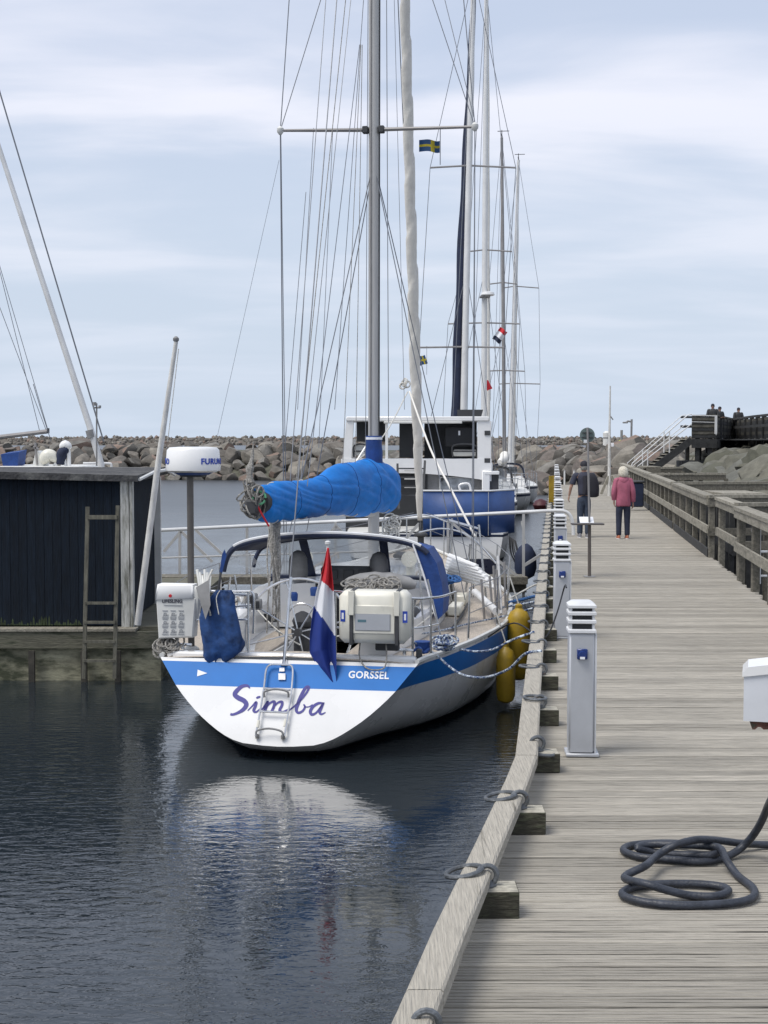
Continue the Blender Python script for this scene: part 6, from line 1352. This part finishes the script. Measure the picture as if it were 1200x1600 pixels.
a, b = P(906, 817), P(928, 808); put('notice_plate', M['paper'], sp_, ('add', [(a.x, -.02, a.z + .003), (b.x, -.02, a.z + .003), (b.x, .1, b.z), (a.x, .1, b.z), (a.x, -.01, a.z + .002), (b.x, -.01, a.z + .002), (b.x, .11, b.z), (a.x, .11, b.z)], [(0, 1, 2, 3), (7, 6, 5, 4), (0, 4, 5, 1), (1, 5, 6, 2), (2, 6, 7, 3), (3, 7, 4, 0)]), smooth=False)
fpx = thing('flagpole', 'tall slim pale flagpole standing near the end of the pier behind the walkers', 'flagpole', onz(952, 775, 0)); o0 = onz(952, 775, 0); P = lambda px, py: at(px, py, o0.y) - o0
put('pole', M['weatherpole'], fpx, ('tube', [(0, 0, 0), P(952, 700), P(953.5, 603)], [.08, .055, .03], 8)); put('halyard_box', M['paper'], fpx, ('cbox', .06, .16, -.08, .0, P(956, 698).z, P(956, 692).z, .01)); put('bracket_arm', M['grey'], fpx, ('tube', [P(953, 649), P(958, 656)], .025, 6)); put('foot_brace', M['railwood'], fpx, ('obox', P(939, 772), P(951, 744), .12, .1), ('obox', P(968, 770), P(955, 744), .12, .1), smooth=False)
lp = thing('street_lamp', 'grey street lamp on the breakwater with its arm pointing left', 'street lamp', at(986, 692, 90)); o0 = at(986, 692, 90); P = lambda px, py: at(px, py, 90) - o0
put('pole', M['grey'], lp, ('tube', [(0, 0, -1.0), P(987, 655)], .07, 8)); put('arm', M['grey'], lp, ('tube', [P(987, 659), P(981, 658), P(978, 660)], .06, 6)); put('lamp_head', M['grey'], lp, ('cbox', P(973, 660).x, P(981, 660).x, -.12, .12, P(977, 661.5).z, P(977, 659).z, .03))
tk = thing('white_tank', 'small white cylindrical beacon housing on the rocks beside the flagpole', 'beacon', at(948, 690, 92)); put('drum', M['offwhite'], tk, ('lathe', (0, 0, -.9), [(.26, 0), (.26, 1.5), (.12, 1.62)], 16)); put('band', M['grey'], tk, ('lathe', (0, 0, .2), [(.265, 0), (.265, .1)], 16))
yb = thing('yellow_roof', 'low bright yellow canopy on the breakwater beneath the street lamp', 'canopy', at(977, 689, 92)); put('canopy_sheet', pm('bright_yellow', (.42, .44, .05), .6), yb, ('add', [(-.55, 0, -.08), (.5, 0, -.08), (.42, .6, .10), (-.3, .6, .07), (-.55, 0, -.2), (.5, 0, -.2)], [(0, 1, 2, 3), (4, 5, 1, 0)]), smooth=False); put('canopy_post', M['grey'], yb, ('box', -.5, -.42, .1, .18, -1.2, -.1), ('box', .38, .46, .1, .18, -1.2, -.1)); put('stub_pole', M['grey'], yb, ('tube', [(-.1, .9, -.4), (-.1, .9, .75)], .09, 7))
for px_, py_, lab in ((882, 757, 'left one of two thin white posts at the far end of the pier'), (897, 752, 'right one of two thin white posts at the far end of the pier')):
    t = thing('marker_post', lab, 'post', onz(px_, 758, 0), 0, 'thin white posts at the pier end'); put('post_shaft', M['mastwhite'], t, ('tube', [(0, 0, 0), (0, 0, .75)], .045, 8)); put('post_cap', M['grey'], t, ('lathe', (0, 0, .74), [(.055, 0), (.03, .06)], 8))
bn_ = thing('litter_bin', 'dark navy litter bin fixed on the railing beside the woman in pink', 'bin', Vector((rx(43.9) - .48, 43.9, 0))); o0 = Vector((rx(43.9) - .48, 43.9, 0)); P = lambda px, py: at(px, py, o0.y) - o0
put('bin_body', M['navy'], bn_, ('cbox', -.2, .2, -.2, .2, .12, .9, .04)); put('bin_lid', M['charcoal'], bn_, ('cbox', -.23, .23, -.23, .23, .905, .98, .03)); put('bin_post', M['railwood'], bn_, ('box', -.33, -.23, -.08, .08, 0, 1.15), smooth=False)
hk = thing('ladder_handle', 'white tubular ladder handle behind the nearest railing section', 'ladder', (at(1186, 950, 21.5).x, 21.5, -.6)); o0 = hk.location.copy(); P = lambda px, py: at(px, py, 21.5) - o0
put('hooked_rail', M['mastwhite'], hk, ('tube', smoothpath([P(1186, 912), P(1186, 850), P(1186, 826), P(1183, 819), P(1178, 822), P(1177, 832), P(1181, 838)], 4), .03, 8)); put('hooked_rail', M['mastwhite'], hk, ('tube', smoothpath([P(1206, 912), P(1206, 850), P(1206, 826), P(1203, 819), P(1198, 822)], 4), .03, 8)); put('rung', M['mastwhite'], hk, ('tube', [P(1186, 862), P(1206, 862)], .02, 6)); put('rung', M['mastwhite'], hk, ('tube', [P(1186, 900), P(1206, 900)], .02, 6))

# ------------------------------------------------------------------ raised walkway with stairs
M['walkwood'] = pm('walkway_wood', (.09, .085, .07), .9, var=.3, vs=4, bump=.5, bs=8)
WD = 62.0; wz = at(1100, 686, WD).z
wk = thing('raised_walkway', 'dark timber viewing walkway on posts above the rocks at the right', 'walkway', (at(1100, 690, WD).x, WD, 0)); o0 = wk.location.copy()
P = lambda px, py, D=WD: at(px, py, D) - o0
pathw = [(P(1081, 686), 0), (P(1120, 686), 0), (P(1147, 686, 72), 1), (P(1200, 686, 60), 1), (P(1270, 686, 51), 1)]
pl_ = [p for p, _ in pathw]
for a, b in zip(pl_, pl_[1:]):
    a = Vector((a.x, a.y, wz)); b = Vector((b.x, b.y, wz)); n_ = max(2, int((b - a).length / .45))
    for q in range(n_): put('floor_board', M['darkwood'], wk, ('obox', a.lerp(b, (q + .05) / n_) + Vector((0, 1.2, -.03)), a.lerp(b, (q + .95) / n_) + Vector((0, 1.2, -.03)), 2.4, .05), smooth=False)
    for z_, m_ in ((1.08, 'fencewood'), (.92, 'walkwood'), (.76, 'darkwood'), (.60, 'walkwood'), (.44, 'darkwood'), (.28, 'walkwood'), (.12, 'darkwood')): put('rail_board', M[m_], wk, ('obox', a + Vector((0, -.0, z_)), b + Vector((0, 0, z_)), .05, .13 if z_ != 1.08 else .07), smooth=False)
    put('side_panel', M['darkwood'], wk, ('obox', a + Vector((0, .06, .5)), b + Vector((0, .06, .5)), .03, .95), smooth=False)
    put('edge_joist', M['darkwood'], wk, ('obox', a + Vector((0, 0, -.2)), b + Vector((0, 0, -.2)), .1, .42), smooth=False)
    m_n = max(2, int((b - a).length / 1.8))
    for q in range(m_n): c = a.lerp(b, (q + .5) / m_n); put('support_post', M['darkwood'], wk, ('box', c.x - .09, c.x + .09, c.y + .05, c.y + .22, -.6, wz + 1.05), ('box', c.x - .09, c.x + .09, c.y + 2.1, c.y + 2.28, -.6, wz - .1), smooth=False)
    put('back_rail', M['darkwood'], wk, ('obox', a + Vector((0, 2.4, 1.05)), b + Vector((0, 2.4, 1.05)), .06, .1), ('obox', a + Vector((0, 2.4, .6)), b + Vector((0, 2.4, .6)), .05, .12), smooth=False)
put('white_rail_top', M['mastwhite'], wk, ('tube', [P(1081, 649), P(1119, 650), P(1119, 680)], .035, 7)); put('white_rail_top', M['mastwhite'], wk, ('tube', [P(1081, 659), P(1119, 660)], .03, 7)); put('white_corner_post', M['mastwhite'], wk, ('box', P(1116, 650).x, P(1119.5, 650).x, -.16, -.08, P(1117, 678).z, P(1117, 649).z))
put('storage_box', M['charcoal'], wk, ('box', P(1068, 700).x, P(1110, 700).x, .3, 1.5, P(1080, 752).z, P(1080, 720).z), smooth=False)
st_ = thing('stairs', 'open timber stairs with white handrails climbing to the raised walkway', 'stairs', o0 + Vector((P(1081, 686).x, 0, 0))); ox = P(1081, 686).x; Q = lambda px, py, dy=0: P(px, py, WD) + Vector((-ox, dy, 0))
a, b = Q(1081, 684), Q(1006, 741)
for dy in (0, 1.2): put('stringer', M['darkwood'], st_, ('obox', a + Vector((0, dy, -.1)), b + Vector((0, dy, -.1)), .07, .32), smooth=False)
for q in range(12): c = b.lerp(a, (q + .5) / 12); put('tread', M['railwood'], st_, ('box', c.x - .15, c.x + .15, .04, 1.16, c.z - .02, c.z + .02), smooth=False)
for dy in (0, 1.2):
    put('handrail', M['mastwhite'], st_, ('tube', [Q(1081, 647, dy), Q(1074, 649, dy), Q(988, 724, dy), Q(987, 728, dy)], .028 if dy == 0 else .02, 7)); put('handrail', M['mastwhite'], st_, ('tube', [Q(1081, 662, dy), Q(996, 729, dy)], .026 if dy == 0 else .018, 7))
    for x_, ya_, yb_ in ((1012, 703, 735), (1046, 674, 712)): put('handrail_post', M['mastwhite'], st_, ('tube', [Q(x_, ya_, dy), Q(x_, yb_, dy)], .028, 6))

# ------------------------------------------------------------------ people
def skin(name, V, E, mt_, parent, sub_=2, smooth=True):
    me = bpy.data.meshes.new(name); me.from_pydata([v[0] for v in V], E, []); o = bpy.data.objects.new(name, me); COL.objects.link(o)
    m1 = o.modifiers.new('s', 'SKIN'); m1.use_smooth_shade = True
    if not me.skin_vertices: me.skin_vertices.new()
    for i, v in enumerate(V): sv_ = me.skin_vertices[0].data[i]; sv_.radius = (v[1], v[2]); sv_.use_root = (i == 0)
    m2 = o.modifiers.new('b', 'SUBSURF'); m2.levels = sub_; m2.render_levels = sub_
    dg = bpy.context.evaluated_depsgraph_get(); dg.update(); nm = bpy.data.meshes.new_from_object(o.evaluated_get(dg)); bpy.data.objects.remove(o)
    nm.name = name; nm.materials.clear(); nm.materials.append(mt_); q = bpy.data.objects.new(name, nm); COL.objects.link(q); q.parent = parent; nm.polygons.foreach_set('use_smooth', [True] * len(nm.polygons)); return q
def ell(mb_, c, rx_, ry_, rz_, n=14, top=1.0, m_=10):
    mb_.loft([[(c[0] + rx_ * math.sin(math.pi * (i + .02) / (m_ + .04)) * math.cos(2 * math.pi * j / n), c[1] + ry_ * math.sin(math.pi * (i + .02) / (m_ + .04)) * math.sin(2 * math.pi * j / n), c[2] - rz_ * math.cos(math.pi * (i + .02) / (m_ + .04))) for j in range(n)] for i in range(m_ + 1)])
def hand(mb_, w, dr, side, fwd=(0, 1, 0)):
    """five separate bent fingers growing from the palm at w, pointing along dr"""
    w = Vector(w); d = Vector(dr).normalized(); f = Vector(fwd); s_ = d.cross(f).normalized()
    f = s_.cross(d).normalized()
    mb_.tube([w - d * .03, w, w + d * .05, w + d * .09], [.022, .030, .036, .030], 8, flat=.55)
    for i, ln in enumerate((.070, .082, .076, .058)):
        b = w + d * .075 + f * (.027 - i * .018); c1 = b + d * ln * .5 + s_ * side * .012; c2 = b + d * ln * .95 + s_ * side * .035
        mb_.tube([b, c1, c2], [.0095, .0088, .0065], 6)
    b = w + d * .02 + f * .028; mb_.tube([b, b + d * .035 + f * .028, b + d * .07 + f * .030], [.012, .0105, .008], 6)
def person(label, px, pyf, H, D=None, base=None, armL=None, armR=None, legs=((-.085, .03), (.09, -.03)), top='jacket', tm=None, pm_=None, hair='cap', shoe=None, headturn=0.0, coat=None, lean=0.0):
    b = base if base is not None else onz(px, pyf, 0.0); t = thing('person', label, 'person', b); k = H / 1.75
    S = lambda x, y, z: Vector((x * k, y * k, z * k))
    lL, lR = legs; armL = armL or [(-.20, 0, 1.42), (-.27, -.02, 1.15), (-.27, .02, .92)]; armR = armR or [(.20, 0, 1.42), (.27, -.02, 1.15), (.27, .02, .92)]
    hy = .02 + lean; V = [(S(0, 0, .95), .13 * k, .10 * k), (S(0, 0, 1.15), .12 * k, .09 * k), (S(0, hy / 2, 1.38), .15 * k, .10 * k), (S(0, hy, 1.48), .055 * k, .055 * k), (S(0, hy + .01, 1.56), .065 * k, .075 * k), (S(0, hy + .015, 1.65), .078 * k, .098 * k), (S(0, hy + .01, 1.72), .05 * k, .06 * k)]
    E = [(0, 1), (1, 2), (2, 3), (3, 4), (4, 5), (5, 6)]
    for arm in (armL, armR):
        n0 = len(V); V += [(S(*arm[0]), .05 * k, .05 * k), (S(*arm[1]), .04 * k, .04 * k), (S(*arm[2]), .026 * k, .026 * k)]; E += [(2, n0), (n0, n0 + 1), (n0 + 1, n0 + 2)]
    for (lx_, ly_) in legs:
        n0 = len(V); V += [(S(lx_, 0, .84), .08 * k, .085 * k), (S(lx_ * 1.05, .02, .48), .055 * k, .06 * k), (S(lx_ * 1.1, ly_, .09), .035 * k, .04 * k)]; E += [(0, n0), (n0, n0 + 1), (n0 + 1, n0 + 2)]
    body = skin('body', V, E, M['skin'], t)
    # hands, ears, nose, eyes and mouth are merged into the one body surface
    mb = MB()
    for arm, sd_ in ((armL, 1), (armR, -1)):
        w = S(*arm[2]); hand(mb, w, w - S(*arm[1]), sd_)
    for sd_ in (-1, 1): ell(mb, S(sd_ * .083, hy + .0, 1.62), .012 * k, .022 * k, .032 * k, 8, m_=6)
    mb.tube([S(0, hy + .10, 1.655), S(0, hy + .128, 1.615), S(0, hy + .10, 1.605)], [.008 * k, .014 * k, .01 * k], 6)
    h_ = mb.build('hand_and_face', M['skin'], t); bm_2 = bmesh.new(); bm_2.from_mesh(body.data); bm_2.from_mesh(h_.data); bm_2.to_mesh(body.data); bm_2.free(); bpy.data.objects.remove(h_); body.data.polygons.foreach_set('use_smooth', [True] * len(body.data.polygons))
    mb = MB(); [ell(mb, S(sd_ * .032, hy + .098, 1.65), .012 * k, .008 * k, .009 * k, 8, m_=6) for sd_ in (-1, 1)]; mb.build('eyes', M['slot'], t)
    put('mouth', M['flagred'], t, ('tube', [S(-.025, hy + .098, 1.572), S(0, hy + .106, 1.57), S(.025, hy + .098, 1.572)], .005 * k, 5))
    # trousers
    w_ = 1.12 if top != 'shirt' else 1.05
    V = [(S(0, 0, .93), .135 * k, .11 * k), (S(0, 0, 1.03), .13 * k, .105 * k)]; E = [(0, 1)]
    for (lx_, ly_) in legs:
        n0 = len(V); q_ = 1.14 if hair == 'white' else 1.05; V += [(S(lx_, 0, .80), .092 * k * q_, .10 * k), (S(lx_ * 1.05, .02, .48), .076 * k * q_, .08 * k), (S(lx_ * 1.1, ly_, .22), .068 * k * q_, .07 * k), (S(lx_ * 1.1, ly_, .07), .07 * k * q_, .072 * k)]; E += [(0, n0), (n0, n0 + 1), (n0 + 1, n0 + 2), (n0 + 2, n0 + 3)]
    skin('trousers', V, E, pm_, t)
    jz = .80 if top == 'jacket' else .98; hipw = .175 if top == 'jacket' else .135; shw = 1.0
    tor = MB(); rg = []
    for z, rx_, ry_ in ((jz, hipw * .97, .125), (jz + .03, hipw * 1.03, .132), (jz + .15, hipw, .13), (1.15, hipw * .97, .125), (1.30, hipw * 1.05 + .02, .13), (1.40, .185, .12), (1.455, .15, .10), (1.49, .085, .075), (1.505, .07, .065)):
        yy = hy * max(0, (z - 1) / .5); rg.append([S((rx_ + .008 * math.sin(5 * a_ + z * 9)) * math.copysign(abs(math.cos(a_)) ** .8, math.cos(a_)), yy + ry_ * math.copysign(abs(math.sin(a_)) ** .85, math.sin(a_)), z + (.012 * math.sin(3 * a_) if z < jz + .02 else 0)) for a_ in [2 * math.pi * j / 24 for j in range(24)]])
    tor.loft(rg); 
    for arm in (armL, armR):
        A = [Vector(p) for p in arm]; sx_ = math.copysign(1, A[0].x); a0 = Vector((A[0].x * .8, A[0].y, 1.41)); 
        if top == 'jacket': tor.tube([S(*p) for p in smoothpath([a0, A[0], A[1], A[2] + (A[1] - A[2]) * .12], 5)], [x * k for x in ([.075] * 3 + [.078, .076, .075, .073, .072, .071, .07, .068, .066, .065, .062, .060, .058])], 10)
        else: tor.tube([S(*p) for p in smoothpath([a0, A[0], A[0].lerp(A[1], .75)], 5)], [x * k for x in (.07, .072, .072, .07, .068, .067, .066, .066, .068, .07, .07)], 10)
    jk = tor.build('jacket' if top == 'jacket' else 'shirt', tm, t, ang=80)
    if top == 'jacket':
        put('hood', tm, jk, ('loft', [[S(rx_ * math.cos(a_), hy - .085 + dy + ry_ * math.sin(a_), z) for a_ in [2 * math.pi * j / 14 for j in range(14)]] for z, rx_, ry_, dy in ((1.34, .02, .01, 0), (1.37, .075, .045, 0), (1.42, .115, .06, .01), (1.47, .12, .07, .03), (1.51, .10, .06, .05), (1.52, .06, .04, .05))]))
        put('jacket_seam', M['slot'] if False else tm, jk, ('tube', [S(.07, -.137, 1.3), S(.075, -.137, 1.0), S(.08, -.135, .84)], .006 * k, 5))
    for (lx_, ly_) in legs:
        x_, y_ = lx_ * 1.1, ly_; sh_ = MB(); sh_.loft([[S(x_ + rx_ * math.cos(a_), y_ + .05 + cy_ + ry_ * math.sin(a_), z) for a_ in [2 * math.pi * j / 14 for j in range(14)]] for z, rx_, ry_, cy_ in ((0.0, .044, .135, 0), (.03, .048, .14, 0), (.06, .044, .12, -.01), (.085, .04, .08, -.04), (.10, .036, .055, -.055))]); s__ = sh_.build('shoe', shoe, t); put('sole', M['cap'], s__, ('loft', [[S(x_ + .05 * math.cos(a_), y_ + .05 + .143 * math.sin(a_), z) for a_ in [2 * math.pi * j / 14 for j in range(14)]] for z in (-.003, .018)]))
    hm = MB()
    if hair == 'white':
        rg = []
        for z, rx_, ry_, dy in ((1.50, .05, .035, -.05), (1.515, .085, .075, -.035), (1.56, .118, .12, -.02), (1.62, .122, .13, -.01), (1.68, .115, .128, -.005), (1.735, .092, .105, 0), (1.765, .045, .055, 0), (1.775, .01, .01, 0)):
            rg.append([S(rx_ * (1 + .07 * math.sin(7 * a_ + z * 40)) * math.cos(a_), hy + dy + (ry_ if math.sin(a_) < 0 else ry_ * .7) * (1 + .06 * math.sin(5 * a_ + z * 30)) * math.sin(a_), z) for a_ in [2 * math.pi * j / 20 for j in range(20)]])
        hm.loft(rg).build('hair', M['hairwhite'], t)
    else:
        for z, rx_, ry_ in (): pass
        hm.loft([[S(rx_ * math.cos(a_), hy + .01 + ry_ * math.sin(a_), z) for a_ in [2 * math.pi * j / 18 for j in range(18)]] for z, rx_, ry_ in ((1.635, .088, .106), (1.68, .09, .11), (1.73, .075, .092), (1.76, .035, .045), (1.765, .01, .01))]).build('cap' if hair == 'cap' else 'hair', M['hairdark'], t)
        put('hair_back', M['greyrope'], t, ('loft', [[S(.079 * r_ * math.cos(a_), hy + .004 + (.097 * r_ if math.sin(a_) < 0 else .05) * math.sin(a_), z) for a_ in [2 * math.pi * j / 16 for j in range(16)]] for z, r_ in ((1.545, .6), (1.56, .95), (1.60, 1.02), (1.64, 1.06))]))
        if hair == 'cap': put('cap_peak', M['hairdark'], t, ('add', [S(-.07, hy + .1, 1.66), S(.07, hy + .1, 1.66), S(.05, hy + .19, 1.64), S(-.05, hy + .19, 1.64), S(-.07, hy + .1, 1.672), S(.07, hy + .1, 1.672), S(.05, hy + .19, 1.652), S(-.05, hy + .19, 1.652)], [(0, 1, 2, 3), (7, 6, 5, 4), (0, 4, 5, 1), (1, 5, 6, 2), (2, 6, 7, 3), (3, 7, 4, 0)]))
    if coat:
        c = MB(); rg = []
        for z, cx_, rx_, ry_ in ((.93, .19, .07, .03), (.96, .20, .12, .05), (1.1, .20, .13, .06), (1.25, .19, .13, .065), (1.38, .17, .11, .06), (1.46, .15, .08, .05), (1.49, .14, .03, .02)):
            rg.append([S(cx_ + rx_ * (1 + .1 * math.sin(4 * a_)) * math.cos(a_), -.12 + ry_ * math.sin(a_), z) for a_ in [2 * math.pi * j / 16 for j in range(16)]])
        c.loft(rg); co = c.build('carried_jacket', M['hairdark'], None); co.location = t.location.copy(); tag(co, 'dark jacket slung over the right shoulder of the man in the cap', 'jacket')
        c = MB(); c.tube([S(.0, -.14, 1.42), S(.02, -.155, 1.2), S(-.01, -.14, 1.0)], [.05 * k, .06 * k, .05 * k], 8); c.build('strap_fold', M['hairdark'], co).location = (0, 0, 0)
    return t
person('man in dark cap, dark shirt and jeans walking away with left arm held out', 912, 840, 1.79, armL=[(-.20, 0, 1.42), (-.30, .0, 1.16), (-.33, .08, .95)], armR=[(.20, 0, 1.42), (.24, .02, 1.17), (.22, .14, 1.30)], top='shirt', tm=M['shirt'], pm_=M['jeans'], shoe=M['shoegrey'], coat=True, legs=((-.075, .05), (.075, -.05)))
person('white-haired woman in a pink hooded jacket and navy trousers walking away', 973, 842, 1.66, tm=M['pink'], pm_=M['trousers'], hair='white', shoe=M['shoe'], legs=((-.09, .0), (.10, .02)), armL=[(-.165, 0, 1.41), (-.225, -.02, 1.15), (-.215, .03, .93)], armR=[(.165, 0, 1.41), (.23, -.02, 1.15), (.25, .04, .88)])
for i, (px_, D_, H_, lab) in enumerate(((1113, 62.9, 1.64, 'leftmost person on the raised walkway, dark coat, standing at the corner'), (1123.5, 63.4, 1.52, 'shorter person in dark coat just right of the leftmost one on the walkway'), (1153, 70.8, 1.66, 'person in dark hooded coat alone on the right part of the raised walkway'))):
    pp_ = person(lab, 0, 0, H_, base=Vector((at(px_, 690, D_).x, D_, wz - .0)), tm=M['slot'], pm_=M['slot'], hair='dark', shoe=M['slot'], armL=[(-.20, 0, 1.42), (-.25, .05, 1.15), (-.12, .22, 1.15)], armR=[(.20, 0, 1.42), (.25, .05, 1.15), (.12, .22, 1.15)])
    pp_.rotation_euler = (0, 0, R((165, 200, 185)[i]))
